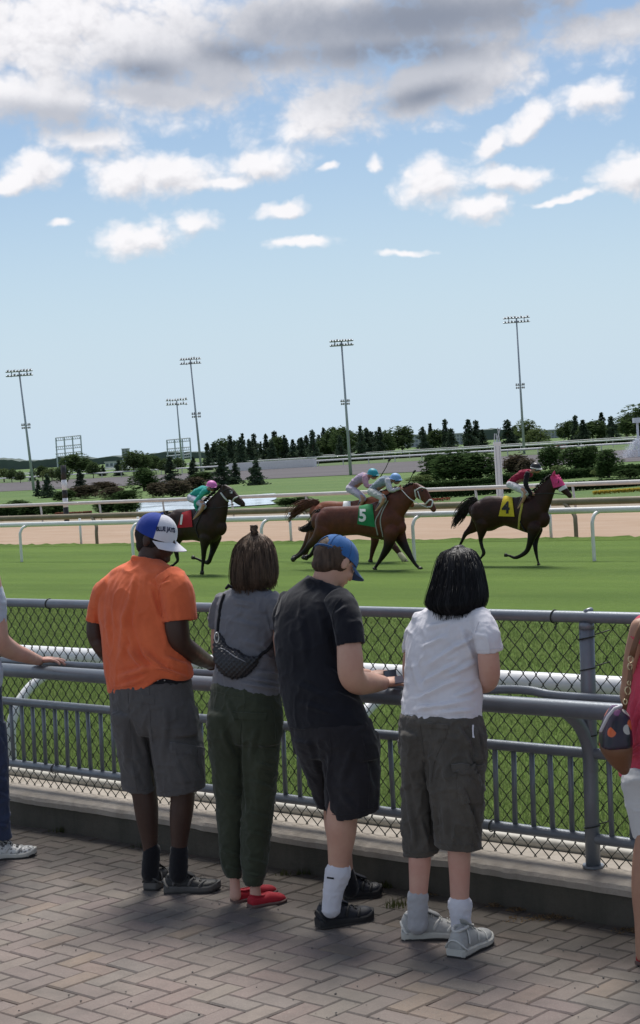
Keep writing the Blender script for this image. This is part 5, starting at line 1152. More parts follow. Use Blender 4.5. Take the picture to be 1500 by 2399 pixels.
# ------------------------------------------------------------------ man in the dark navy T-shirt
F = Fig(805, 2168); t = thing('person', 'man in navy T-shirt, dark shorts and blue cap, bent over a phone on the rail', 'person', F.g, 'people standing along the fence')
SHIRT = [(724, 1346, 792, 1374, .14, .9), (704, 1362, 812, 1386, .15, .6), (668, 1392, 826, 1404, .15), (650, 1430, 834, 1430, .14), (645, 1480, 826, 1482, .12), (647, 1525, 814, 1528, .10), (655, 1575, 820, 1580, .08), (662, 1628, 838, 1632, .06), (671, 1672, 856, 1670, .05), (679, 1704, 865, 1692, .05)]
SH1 = [(682, 1692, 866, 1684, .05), (688, 1735, 879, 1728, .04), (693, 1772, 886, 1770, .04)]
mb = MB(); F.rows(mb, lerp_rows(SHIRT[1:], 14), q=.50); F.rows(mb, lerp_rows(SH1[:2], 20), q=.42)
wr = F.ddy(896, 1600, 5.62)
F.limb(mb, [(802, 1430, 20, -.0), (814, 1480, 26, -.07), (820, 1535, 31, -.11), (823, 1580, 31, -.11), (838, 1599, 29, -.05), (864, 1600, 26, .05), (896, 1600, 18, wr)])
F.limb(mb, [(690, 1430, 14, .22), (672, 1470, 18, .30), (700, 1540, 22, .38), (800, 1575, 18, .40), (862, 1580, 13, F.ddy(862, 1580, 5.70))])
F.limb(mb, [(812, 1700, 26, .02), (820, 1790, 28, -.02), (806, 1870, 34, -.03), (800, 1930, 38, -.03), (799, 1965, 34, -.03), (795, 2010, 27, -.03), (792, 2045, 24, -.03), (782, 2090, 22, -.03), (776, 2125, 22, -.03)])
F.limb(mb, [(745, 1710, 22, .06), (748, 1810, 16, .15), (768, 1870, 14, .2), (784, 1935, 24, .26), (800, 1990, 24, .3), (812, 2045, 17, .32), (820, 2080, 17, .32)])
hc = F.P(786, 1312, .18); ax = head(mb, hc, 50, 32, .98, F.P(758, 1382, .17), .058)
hand(mb, F.P(893, 1600, wr), R0 * .85 + F0 * .35, Zv * .9 - F0 * .35, 1.0, .32, 1)
hand(mb, F.P(866, 1581, F.ddy(866, 1581, 5.70)), R0 * .85 + F0 * .2, Zv * .5 - F0 * .1, 1.0, .45, -1)
body(mb, SK_L, t, smooth=4); eyes(t, hc, ax)
mb = MB(); mb.ball(hc - ax[1] * .018 + ax[2] * .008, .0805, .088, .086, ax, 22, 14); mb.ball(hc - ax[1] * .052 - ax[2] * .045, .062, .040, .042, ax); mb.ball(hc + ax[0] * .050 - ax[1] * .008 - ax[2] * .002, .028, .022, .040, ax)
garment('hair', mb, H_SHT, t, fine=.0012, scale=80)
NV = fabric('navy_cotton', (0.010, 0.0105, 0.016), .15); mb = MB(); F.rows(mb, SHIRT, end='open', start='open'); F.limb(mb, [(790, 1400, 32, .02), (808, 1432, 34, -.04), (817, 1470, 34, -.08), (823, 1512, 33, -.10)], end='open'); F.limb(mb, [(682, 1400, 26, .24), (668, 1440, 28, .29), (670, 1480, 28, .33)], end='open')
mb.tube([F.P(756 + 38 * math.sin(a), 1368 + 12 * math.sin(a), .14 - .05 * math.cos(a)) for a in np.linspace(0, 6.283, 24)], .007, 8)
FL = [(740, 1400, 760, 1500, 9, 4), (700, 1430, 720, 1560, 10, 4), (780, 1470, 790, 1560, 8, -6), (690, 1600, 780, 1640, 9, 5), (760, 1560, 815, 1600, 8, 6), (700, 1650, 790, 1670, 8, 5), (770, 1620, 840, 1650, 8, 6), (790, 1440, 812, 1420, 6, 4)]
sh = garment('t_shirt', mb, NV, t, lines=FL, fine=.0021, scale=9, seed=12, voxel=.006); seam('sleeve_seam', sh, [(792, 1500), (780, 1450), (786, 1420), (800, 1402)], .0016, NV, sh)
DS = fabric('dark_shorts', (0.022, 0.020, 0.024), .2); mb = MB(); F.rows(mb, pel(SH1), q=.66)
F.rows(mb, [(748, 1722, 884, 1722, .02, 1.05), (756, 1765, 887, 1765, .0, .95), (762, 1820, 888, 1818, -.02, .85), (765, 1880, 887, 1868, -.03, .8), (768, 1921, 886, 1898, -.03, .8)], end='open'); F.rows(mb, [(690, 1730, 795, 1735, .06, 1.1), (700, 1770, 790, 1772, .10, 1.0), (714, 1810, 786, 1812, .14, .9), (734, 1860, 780, 1862, .18, .85), (750, 1897, 776, 1902, .2, 1.1)], end='open')
FL = [(765, 1770, 766, 1900, 7, -10), (720, 1730, 745, 1820, 8, 5), (830, 1740, 800, 1840, 10, 5), (850, 1760, 870, 1860, 8, 5), (800, 1860, 840, 1900, 8, 5)]
so_ = garment('shorts', mb, DS, t, lines=FL, fine=.0028, scale=11, seed=14); bs = bvh_of(so_); seam('seam', bs, [(846, 1720), (866, 1800), (862, 1900)], .0016, DS, so_); seam('hem_stitch', bs, [(772, 1908), (820, 1908), (880, 1890)], .0014, DS, so_); seam('seam', bs, [(772, 1715), (776, 1760), (770, 1800)], .0016, DS, so_)
SW = fabric('white_sock', (.66, .66, .72), .08); mb = MB(); F.limb(mb, [(792, 2044, 31, -.03), (788, 2062, 28, -.03), (781, 2090, 24, -.03), (776, 2130, 22, -.03)]); sk = garment('sock', mb, SW, t, fine=.0018, scale=30)
patch('logo', sk, [(767, 2054), (783, 2056), (783, 2060), (767, 2058)], BLKF, sk, .002, 4, 2)
mb = MB(); F.limb(mb, [(812, 2045, 20, .32), (820, 2085, 20, .32)]); garment('sock', mb, SB, t, fine=.0015, scale=30)
SHN = mat('shoe_navy', (.012, .014, .022), .6, .25, 18, bump=.001)
shoe(t, on_z(746, 2172, 0), on_z(872, 2150, 0), .108, SHN, SHK, 1.15, trim=SHB); shoe(t, on_z(806, 2103, 0), on_z(894, 2094, 0), .100, SHN, SHK, 1.1, trim=SHB)
C_BD = fabric('cap_denim_blue', (.035, .135, .36), .18, c2=(.03, .11, .30)); C_BN = fabric('cap_brim_blue', (.03, .09, .22), .18)
cc, (s_, f2, u), pt = cap(t, hc + ax[2] * .018 - ax[1] * .002, 50, 34, C_BD, C_BD, C_BN, 1.0, 62, opening=True)
for k_ in range(6):
    a_ = k_ * 8 + 4; MB().tube([pt(a_, j, .0012) for j in range(0, 15, 2)], .0013, 4).build('seam', C_BN, cc)
MB().tube([pt(i, .8, .001) for i in range(19, 30)], .006, 6, r2=.002).build('back_strap', C_BN, cc, smooth=True)
ph_ = thing('phone', 'dark phone held over the rail by the man in navy', 'phone', F.P(914, 1584, F.ddy(914, 1584, 5.69)))
q = F.P(914, 1583, F.ddy(914, 1583, 5.69)); MB().obox(q, (R0 * .8 + F0 * .5) * .036, (Zv * .75 + F0 * .5) * .028, (R0 * .2 - F0 * .6 + Zv * .6) * .0045).build('case', mat('phone_case', (.03, .02, .025), .3, .1), ph_)
MB().obox(q + (R0 * .2 - F0 * .6 + Zv * .6) * .0055, (R0 * .8 + F0 * .5) * .033, (Zv * .75 + F0 * .5) * .025, (R0 * .2 - F0 * .6 + Zv * .6) * .001).build('screen', mat('phone_screen', (.05, .06, .08), .08, .05, spec=.8), ph_)

# ------------------------------------------------------------------ woman in the white T-shirt
F = Fig(1060, 2212); t = thing('person', 'person with black shoulder length hair, white T-shirt and grey cargo shorts', 'person', F.g, 'people standing along the fence')
SHIRT = [(1020, 1418, 1096, 1420, .12, .8), (988, 1434, 1130, 1432, .13, .6), (966, 1458, 1146, 1456, .13), (956, 1495, 1136, 1494, .12), (955, 1540, 1124, 1540, .10), (953, 1590, 1122, 1594, .09), (948, 1640, 1123, 1641, .07), (944, 1684, 1123, 1687, .06)]
SH1 = [(943, 1672, 1123, 1674, .06), (941, 1720, 1131, 1718, .05), (941, 1775, 1134, 1772, .04)]
mb = MB(); F.rows(mb, lerp_rows(SHIRT[1:], 12), q=.50); F.rows(mb, lerp_rows(SH1[:2], 20), q=.42)
F.limb(mb, [(1126, 1468, 14, -.0), (1140, 1500, 22, -.06), (1145, 1545, 26, -.06), (1147, 1583, 25, -.02), (1138, 1602, 22, .06), (1110, 1606, 17, .14), (1060, 1600, 13, F.ddy(1060, 1600, 5.70))])
F.limb(mb, [(986, 1468, 10, .18), (965, 1500, 11, .24), (958, 1550, 15, .27), (960, 1590, 14, .32), (985, 1602, 12, F.ddy(985, 1602, 5.70))])
F.limb(mb, [(984, 1700, 20, .06), (978, 1800, 20, .08), (982, 1900, 18, .08), (983, 1960, 22, .07), (984, 2010, 27, .06), (982, 2060, 24, .06), (980, 2110, 21, .06), (979, 2165, 19, .06)])
F.limb(mb, [(1066, 1700, 26, .03), (1068, 1800, 26, -.02), (1072, 1880, 22, -.03), (1076, 1950, 26, -.03), (1076, 1995, 28, -.03), (1077, 2050, 25, -.03), (1078, 2120, 22, -.03), (1084, 2195, 19, -.03)])
hc = F.P(1078, 1350, .14); ax = head(mb, hc, 40, 14, .95, F.P(1060, 1425, .12), .050)
hand(mb, F.P(1050, 1600, F.ddy(1050, 1600, 5.70)), -R0 * .7 + F0 * .5, Zv, .92, .5, 1); hand(mb, F.P(990, 1603, F.ddy(990, 1603, 5.70)), R0 * .7 + F0 * .5, Zv, .92, .5, 1)
body(mb, SK_P, t); eyes(t, hc, ax, .95)
WT = fabric('white_cotton', (0.72, 0.70, 0.735), .07); mb = MB(); F.rows(mb, SHIRT, end='open', start='open'); F.limb(mb, [(1118, 1442, 24, .02), (1135, 1468, 29, -.03), (1143, 1500, 31, -.06), (1147, 1529, 30, -.06)], end='open'); F.limb(mb, [(990, 1446, 20, .16), (970, 1480, 19, .21), (960, 1512, 16, .24), (957, 1530, 14, .25)], end='open')
FL = [(985, 1600, 1075, 1555, 8, 11), (975, 1640, 1080, 1590, 8, 11), (1000, 1560, 1090, 1500, 8, 9), (990, 1520, 1050, 1490, 7, 7), (1040, 1590, 1118, 1550, 7, 9), (970, 1665, 1110, 1640, 7, 8), (1060, 1640, 1120, 1610, 7, 9), (1000, 1470, 1060, 1455, 7, 6), (1080, 1470, 1110, 1550, 8, 7), (965, 1540, 985, 1620, 7, 6), (1070, 1520, 1115, 1490, 6, 8), (1030, 1670, 1110, 1662, 5, 6)]
sh = garment('t_shirt', mb, WT, t, lines=FL, fine=.0032, scale=11, seed=21, voxel=.0058); bs = bvh_of(sh); seam('sleeve_seam', bs, [(1118, 1530), (1112, 1490), (1122, 1456)], .0016, WT, sh); seam('hem_stitch', bs, [(950, 1672), (1030, 1675), (1118, 1675)], .0013, WT, sh); seam('sleeve_hem', bs, [(1118, 1522), (1145, 1521), (1174, 1518)], .0013, WT, sh)
CG = fabric('washed_cargo', (0.105, 0.095, 0.082), .3, c2=(.070, .063, .054)); mb = MB(); F.rows(mb, pel(SH1), q=.66)
F.rows(mb, [(941, 1715, 1030, 1718, .06, 1.25), (942, 1770, 1020, 1772, .07, 1.15), (943, 1830, 1015, 1830, .08, .95), (943, 1900, 1019, 1900, .08, .95), (944, 1960, 1023, 1960, .08, .95), (947, 2005, 1026, 2001, .08, .95)], end='open'); F.rows(mb, [(990, 1715, 1131, 1712, .02, .95), (998, 1770, 1134, 1768, -.0, .85), (1005, 1830, 1132, 1826, -.03, .78), (1013, 1900, 1129, 1896, -.03, .8), (1020, 1950, 1126, 1950, -.03, .8), (1024, 1984, 1124, 1990, -.03, .8)], end='open')
FL = [(1002, 1770, 1018, 1980, 6, -14), (1070, 1700, 1110, 1760, 6, 8), (1095, 1760, 1120, 1840, 5, 9), (1080, 1840, 1110, 1930, 6, 8), (1095, 1880, 1122, 1970, 5, 9), (1040, 1880, 1050, 1970, 7, 6), (960, 1880, 975, 1990, 6, 8), (985, 1920, 1005, 1995, 5, 7), (950, 1800, 960, 1900, 6, 5), (1030, 1760, 1060, 1850, 9, 5), (1100, 1920, 1118, 1985, 4, 8), (1060, 1950, 1080, 1985, 5, 6), (1110, 1700, 1128, 1780, 4, 8)]
so_ = garment('shorts', mb, CG, t, lines=FL, fine=.0036, scale=15, seed=23, voxel=.0058); bs = bvh_of(so_)
patch('pocket_flap', bs, [(1004, 1694), (1052, 1698), (1052, 1708), (1006, 1704)], CG, so_, .005); patch('cargo_pocket', bs, [(1072, 1806), (1128, 1806), (1126, 1880), (1076, 1884)], CG, so_, .008); patch('pocket_flap', bs, [(1062, 1790), (1130, 1792), (1128, 1814), (1066, 1812)], CG, so_, .012)
patch('tab', bs, [(1106, 1700), (1110, 1700), (1112, 1728), (1108, 1728)], WT, so_, .004, 2, 4)
for S_ in ([(985, 1700), (992, 1760), (1000, 1830)], [(1100, 1700), (1112, 1790), (1112, 1900), (1108, 1984)], [(950, 1996), (985, 1998), (1020, 1994)], [(1028, 1974), (1080, 1978), (1120, 1980)], [(1040, 1700), (1046, 1720), (1020, 1780), (1010, 1830)]): seam('seam', bs, S_, .0017, CG, so_)
SGR = fabric('grey_sock', (.42, .42, .44), .12)
for (pts, mt_) in (([(980, 2100, 24, .06), (979, 2112, 24, .06), (978, 2140, 23, .06), (979, 2168, 23, .06)], SGR), ([(1078, 2117, 27, -.03), (1078, 2130, 26, -.03), (1081, 2160, 23, -.03), (1085, 2198, 22, -.03)], SW)):
    mb = MB(); F.limb(mb, pts); F.limb(mb, [(pts[0][0], pts[0][1] + 1, pts[0][2] + 1, pts[0][3]), (pts[1][0], pts[0][1] + 7, pts[0][2] + 1, pts[0][3])]); sk = garment('sock', mb, mt_, t, fine=.002, scale=30)
SHW = mat('shoe_white_mesh', (.42, .42, .405), .6, .2, 40, bump=.0012); SOW = mat('sole_white', (.56, .55, .50), .6, .2, 12); TRG = mat('trim_silver', (.54, .54, .51), .4, .1, 20)
shoe(t, on_z(943, 2199, 0), on_z(1048, 2194, 0), .104, SHW, SOW, 1.25, trim=TRG, lace=SOW, L=.285); shoe(t, on_z(1066, 2245, 0), on_z(1140, 2203, 0), .106, SHW, SOW, 1.25, trim=TRG, lace=SOW)
HR = [(1056, 1285, 1092, 1284, .14), (1032, 1295, 1112, 1294, .14), (1020, 1325, 1126, 1322, .13), (1012, 1360, 1134, 1356, .12), (1002, 1395, 1139, 1392, .10), (1000, 1415, 1136, 1414, .09), (1018, 1432, 1128, 1430, .085), (1040, 1442, 1108, 1441, .08)]
hairdo(F, 'hair', HR, H_BLK, t, 40, .9, strands=1100, seed=6, groove=.005, tips=20)
MB().obox(F.P(938, 1592, F.ddy(938, 1592, 5.66)) , (R0 * .8 + F0 * .5) * .030, (Zv * .6 + F0 * .5) * .022, (R0 * .2 - F0 * .6 + Zv * .6) * .005).build('tablet', mat('grey_case', (.16, .15, .18), .3, .1))
o = [x for x in bpy.data.objects if x.name.startswith('tablet')][0]; o.name = 'camera_case'; tag(o, 'small grey gadget resting on the rail left of the white T-shirt', 'gadget')

# ------------------------------------------------------------------ man cut off by the left edge
F = Fig(-30, 2012); t = thing('person', 'man in jeans and white patterned sneakers at the left edge, hand on the rail', 'person', F.g, 'people standing along the fence')
SHIRT = [(-110, 1295, -60, 1298, .08, .8), (-150, 1318, -30, 1320, .08), (-172, 1360, -12, 1362, .08), (-178, 1420, -8, 1422, .08), (-172, 1500, -8, 1502, .07), (-165, 1570, 8, 1572, .06), (-165, 1622, 6, 1612, .06)]
mb = MB(); F.rows(mb, lerp_rows(SHIRT[1:], 12), q=.50); F.limb(mb, [(-30, 1350, 30, -.05), (-18, 1410, 30, -.05), (-12, 1465, 30, -.05), (-6, 1500, 29, -.03), (28, 1524, 22, .1), (62, 1537, 17, .2), (92, 1548, 12, F.ddy(92, 1548, 5.68))])
F.limb(mb, [(-150, 1350, 28, .2), (-170, 1420, 26, .22), (-172, 1490, 24, .22), (-130, 1530, 18, .3)])
F.limb(mb, [(-50, 1600, 36, .04), (-30, 1750, 32, 0), (-18, 1900, 22, 0), (-14, 1960, 18, 0), (-14, 1990, 17, 0)]); hc = F.P(-86, 1225, .1); ax = head(mb, hc, 60, 8, 1.0, F.P(-86, 1300, .08), .058)
hand(mb, F.P(90, 1547, F.ddy(90, 1547, 5.68)), R0 * .95 - F0 * .1 + Zv * .02, Zv, 1.05, .28, 1)
body(mb, SK_P, t); eyes(t, hc, ax)
mb = MB(); mb.ball(hc - ax[1] * .014 + ax[2] * .012, .081, .090, .086, ax, 20, 14); garment('hair', mb, H_SHT, t, fine=.0012, scale=80)
WB = fabric('pale_blue_shirt', (.50, .54, .62), .1); mb = MB(); F.rows(mb, SHIRT, end='open', start='open'); F.limb(mb, [(-44, 1345, 34, -.02), (-24, 1400, 36, -.05), (-19, 1462, 34, -.05)], end='open'); F.limb(mb, [(-140, 1345, 32, .18), (-160, 1400, 32, .2), (-168, 1460, 30, .22)], end='open')
garment('t_shirt', mb, WB, t, fine=.003, scale=11, seed=31, voxel=.008)
DN = fabric('blue_denim', (.045, .06, .115), .35, c2=(.03, .04, .08)); mb = MB(); F.rows(mb, [(-160, 1605, 2, 1600, .06), (-165, 1660, 8, 1655, .05), (-165, 1710, 12, 1705, .04)], q=.66)
F.rows(mb, [(-72, 1690, 13, 1700, 0, .9), (-66, 1780, 18, 1780, 0, .9), (-56, 1860, 20, 1860, 0, .9), (-44, 1920, 22, 1920, 0, .9), (-36, 1965, 26, 1968, 0, .9)], end='open'); F.rows(mb, [(-164, 1690, -70, 1700, .1, .9), (-158, 1800, -84, 1800, .1, .9), (-150, 1960, -96, 1960, .1, .9)], end='open')
garment('jeans', mb, DN, t, lines=[(-20, 1820, 16, 1830, 6, 7), (-20, 1850, 16, 1870, 6, 7), (-10, 1930, 20, 1940, 5, 8), (-10, 1720, 10, 1760, 6, 6)], fine=.004, scale=12, seed=33, voxel=.008)
SHZ = mat('shoe_patterned', (.60, .60, .58), .6, .3, 60, c2=(.08, .08, .08), mixlo=.52, mixhi=.56)
shoe(t, on_z(-38, 2014, 0), on_z(84, 2004, 0), .105, SHZ, SOW, 1.1, trim=TRG, lace=BLKF); shoe(t, on_z(-120, 2000, 0), on_z(-10, 1988, 0), .105, SHZ, SOW, 1.1, trim=TRG, lace=BLKF)

# ------------------------------------------------------------------ woman cut off by the right edge
F = Fig(1535, 2262); t = thing('person', 'woman in coral pink top and white capri trousers at the right edge', 'person', F.g, 'people standing along the fence')
SHIRT = [(1545, 1428, 1605, 1428, .08, .8), (1512, 1440, 1640, 1440, .08), (1494, 1462, 1660, 1462, .08), (1489, 1530, 1655, 1530, .08), (1484, 1600, 1650, 1600, .07), (1478, 1670, 1655, 1670, .06), (1467, 1740, 1665, 1740, .06), (1460, 1822, 1668, 1812, .06)]
mb = MB(); F.rows(mb, lerp_rows(SHIRT[1:], 18), q=.42); F.limb(mb, [(1500, 1470, 24, .05), (1482, 1530, 19, .08), (1472, 1590, 16, .12), (1468, 1640, 15, .15), (1500, 1680, 13, .3)]); F.limb(mb, [(1650, 1470, 24, -.1), (1672, 1540, 22, -.12), (1674, 1620, 20, -.1), (1650, 1670, 15, .05)])
F.limb(mb, [(1534, 1800, 20, .04), (1520, 1900, 20, .03), (1514, 1955, 24, .03), (1510, 2020, 29, .03), (1506, 2090, 27, .03), (1506, 2160, 20, .03), (1508, 2240, 19, .03)]); F.limb(mb, [(1596, 1800, 20, -.04), (1602, 1950, 24, -.08), (1600, 2090, 26, -.1), (1602, 2250, 19, -.1)])
hc = F.P(1580, 1352, .1); ax = head(mb, hc, 43, 6, .95, F.P(1576, 1430, .08), .050); body(mb, SK_T, t, voxel=.009); eyes(t, hc, ax, .95)
PK = fabric('coral_knit', (.66, .075, .125), .15); mb = MB(); F.rows(mb, SHIRT, end='open', start='open'); F.limb(mb, [(1530, 1452, 26, .05), (1506, 1480, 27, .06), (1500, 1510, 25, .06)], end='open'); F.limb(mb, [(1632, 1458, 27, -.05), (1654, 1500, 27, -.1)], end='open')
sh = garment('top', mb, PK, t, lines=[(1485, 1700, 1500, 1640, 5, 9), (1490, 1740, 1510, 1670, 5, 9), (1482, 1760, 1505, 1745, 4, 8), (1475, 1775, 1500, 1765, 4, 6)], fine=.0028, scale=11, seed=41, voxel=.007)
WC = fabric('white_twill', (.60, .60, .60), .08); mb = MB(); F.rows(mb, [(1466, 1795, 1662, 1790, .05), (1466, 1830, 1662, 1826, .04), (1470, 1858, 1660, 1856, .04, .55)], q=.7); F.rows(mb, [(1464, 1815, 1572, 1815, .05, 1.1), (1463, 1845, 1562, 1832, .05, .85), (1472, 1900, 1558, 1900, .05), (1486, 1966, 1548, 1964, .04)], q=.85, end='open'); F.rows(mb, [(1556, 1815, 1662, 1815, -.04, 1.1), (1560, 1860, 1660, 1860, -.08, .9), (1566, 1964, 1640, 1964, -.08, .85)], end='open')
garment('capri_trousers', mb, WC, t, fine=.002, scale=11, seed=43, voxel=.007)
h0 = on_z(1500, 2262, 0); shoe(t, h0, h0 + dirv(60) * .24, .085, RF, RS, 1, 'flat'); h0 = on_z(1598, 2275, 0); shoe(t, h0, h0 + dirv(60) * .24, .085, RF, RS, 1, 'flat')
HR = [(1560, 1290, 1600, 1290, .1), (1536, 1310, 1626, 1310, .1), (1530, 1350, 1632, 1350, .1), (1532, 1400, 1630, 1400, .09), (1545, 1430, 1615, 1430, .08)]; hairdo(F, 'hair', HR, H_BRN, t, 43, 1.0, strands=80, seed=9)
# shoulder bag
hb = thing('shoulder_bag', 'floral purple and orange shoulder bag with tan leather base and gold chain strap', 'bag', F.P(1440, 1740, -.1))
m = bpy.data.materials.new('floral_print'); m.use_nodes = True; m.node_tree.nodes.clear(); T = NT(m.node_tree); tc = T.n('ShaderNodeTexCoord')
vo = T.n('ShaderNodeTexVoronoi'); T.link(tc.outputs['Object'], vo.inputs['Vector']); vo.inputs['Scale'].default_value = 26
sp = T.n('ShaderNodeSeparateColor'); T.link(vo.outputs['Color'], sp.inputs[0])
c = T.ramp(sp.outputs[0], [(0, (.012, .01, .02)), (.42, (.05, .012, .05)), (.60, (.015, .012, .03)), (.68, (.62, .12, .03)), (.80, (.10, .02, .09)), (.9, (.45, .42, .38))], 'CONSTANT')
c = T.mix(T.maprange(vo.outputs['Distance'], .50, .56), c, (.02, .01, .025, 1)); p = T.n('ShaderNodeBsdfPrincipled'); T.link(c, p.inputs['Base Color']); p.inputs['Roughness'].default_value = .35; o = T.n('ShaderNodeOutputMaterial'); T.link(p.outputs[0], o.inputs[0]); FLR = m
mb = MB(); F.rows(mb, [(1432, 1655, 1468, 1668, -.08, 1.6), (1420, 1675, 1474, 1680, -.08, 1.6), (1408, 1710, 1478, 1712, -.08, 1.6), (1404, 1745, 1480, 1744, -.08, 1.6)], yaw=0, n=30, q=1.6, k=3); link('pouch', remesh(mb, .005, 4), FLR, hb)
LTH = mat('tan_leather', (.20, .09, .045), .5, .2, 8); mb = MB(); F.rows(mb, [(1405, 1746, 1480, 1745, -.08, 1.6), (1412, 1765, 1480, 1764, -.08, 1.6), (1432, 1792, 1478, 1790, -.08, 1.4), (1450, 1808, 1474, 1808, -.08, 1.2)], yaw=0, n=30, q=1.6, k=2.6); link('base', remesh(mb, .005, 4), LTH, hb)
GD = mat('gold_chain', (.62, .48, .30), .3, .1, metal=.8); m = MB()
for (x, y, r) in ((1478, 1545, 8), (1476, 1562, 7), (1471, 1618, 9), (1465, 1644, 6), (1474, 1600, 5)):
    m.tube([F.P(x + r * .7 * math.cos(a), y + r * math.sin(a), -.11) for a in np.linspace(0, 6.3, 14)], .0032, 6)
m.build('chain_ring', GD, hb, smooth=True)['kind'] = 'stuff'
MB().tube([F.P(*q) for q in ((1508, 1452, -.08), (1498, 1480, -.10), (1486, 1515, -.11), (1480, 1540, -.11))], .011, 8, r2=.003, cap='flat').build('strap', LTH, hb, smooth=True)
MB().tube([F.P(*q) for q in ((1478, 1560, -.11), (1475, 1595, -.11), (1470, 1630, -.11), (1462, 1665, -.1))], .009, 8, r2=.003, cap='flat').build('strap', LTH, hb, smooth=True)
MB().tube([F.P(*q) for q in ((1408, 1712, -.16), (1425, 1678, -.17), (1440, 1660, -.17), (1455, 1655, -.15))], .006, 8).build('piping', mat('silver_piping', (.5, .48, .5), .3, .1), hb, smooth=True)
# ================================================================== HORSES AND JOCKEYS
def coat(name, c, c2, legs, z1, z0):
    m = bpy.data.materials.new(name); m.use_nodes = True; m.node_tree.nodes.clear(); T = NT(m.node_tree)
    geo = T.n('ShaderNodeNewGeometry'); P = geo.outputs['Position']; n1 = T.noise(P, 5, 4, .6); n2 = T.noise(P, 1.6, 3, .5)
    cc = T.mix(T.maprange(n1, .35, .68), (*c, 1), (*c2, 1)); sp = T.n('ShaderNodeSeparateXYZ'); T.link(P, sp.inputs[0])
    f = T.maprange(T.math('ADD', sp.outputs[2], T.math('MULTIPLY', T.math('SUBTRACT', n2, .5), .3)), z1, z0, 0, 1, True)
    cc = T.mix(f, cc, (*legs, 1)); p = T.n('ShaderNodeBsdfPrincipled'); T.link(cc, p.inputs['Base Color']); p.inputs['Roughness'].default_value = .5; p.inputs['Specular IOR Level'].default_value = .22
    b = T.n('ShaderNodeBump'); b.inputs['Distance'].default_value = .012; T.link(T.noise(P, 7, 4, .6), b.inputs['Height']); T.link(b.outputs[0], p.inputs['Normal'])
    o = T.n('ShaderNodeOutputMaterial'); T.link(p.outputs[0], o.inputs[0]); return m
class HFig:
    """coordinates are those of an enlarged crop: origin ox, oy and scale"""
    def __init__(s, ox, oy, sc_, hoof):
        s.ox, s.oy, s.s = ox, oy, sc_; x, y = s.px(*hoof); Y = 32.0
        for _ in range(12): Y = on_z(x, y, gz(Y))[1]
        s.Y = Y; s.g = on_z(x, y, gz(Y))
    def px(s, x, y): return s.ox + x / s.s, s.oy + y / s.s
    def P(s, x, y, lat=0): a, b = s.px(x, y); return on_y(a, b, s.Y + lat)
    def r(s, x, y, r, lat=0): return r / s.s * dist(s.P(x, y, lat)) / CAM_F
    def tube(s, mb, pts, ratio=1.0, n=16, sub=4, cap='round'):
        """x, y, half width, lateral offset"""
        A = spline(np.array([list(p) + [0] * (4 - len(p)) for p in pts], float), sub); P = [s.P(a[0], a[1], a[3]) for a in A]; r = [max(.004, s.r(a[0], a[1], a[2], a[3])) for a in A]
        return mb.tube(P, r, n, r2=[x * ratio for x in r], ref=(0, 1, 0), cap=cap)
HORN = mat('hoof_horn', (.03, .026, .022), .5, .2, 9); MANE = hairmat('mane_black', (.010, .008, .008), (.03, .022, .018), .5)
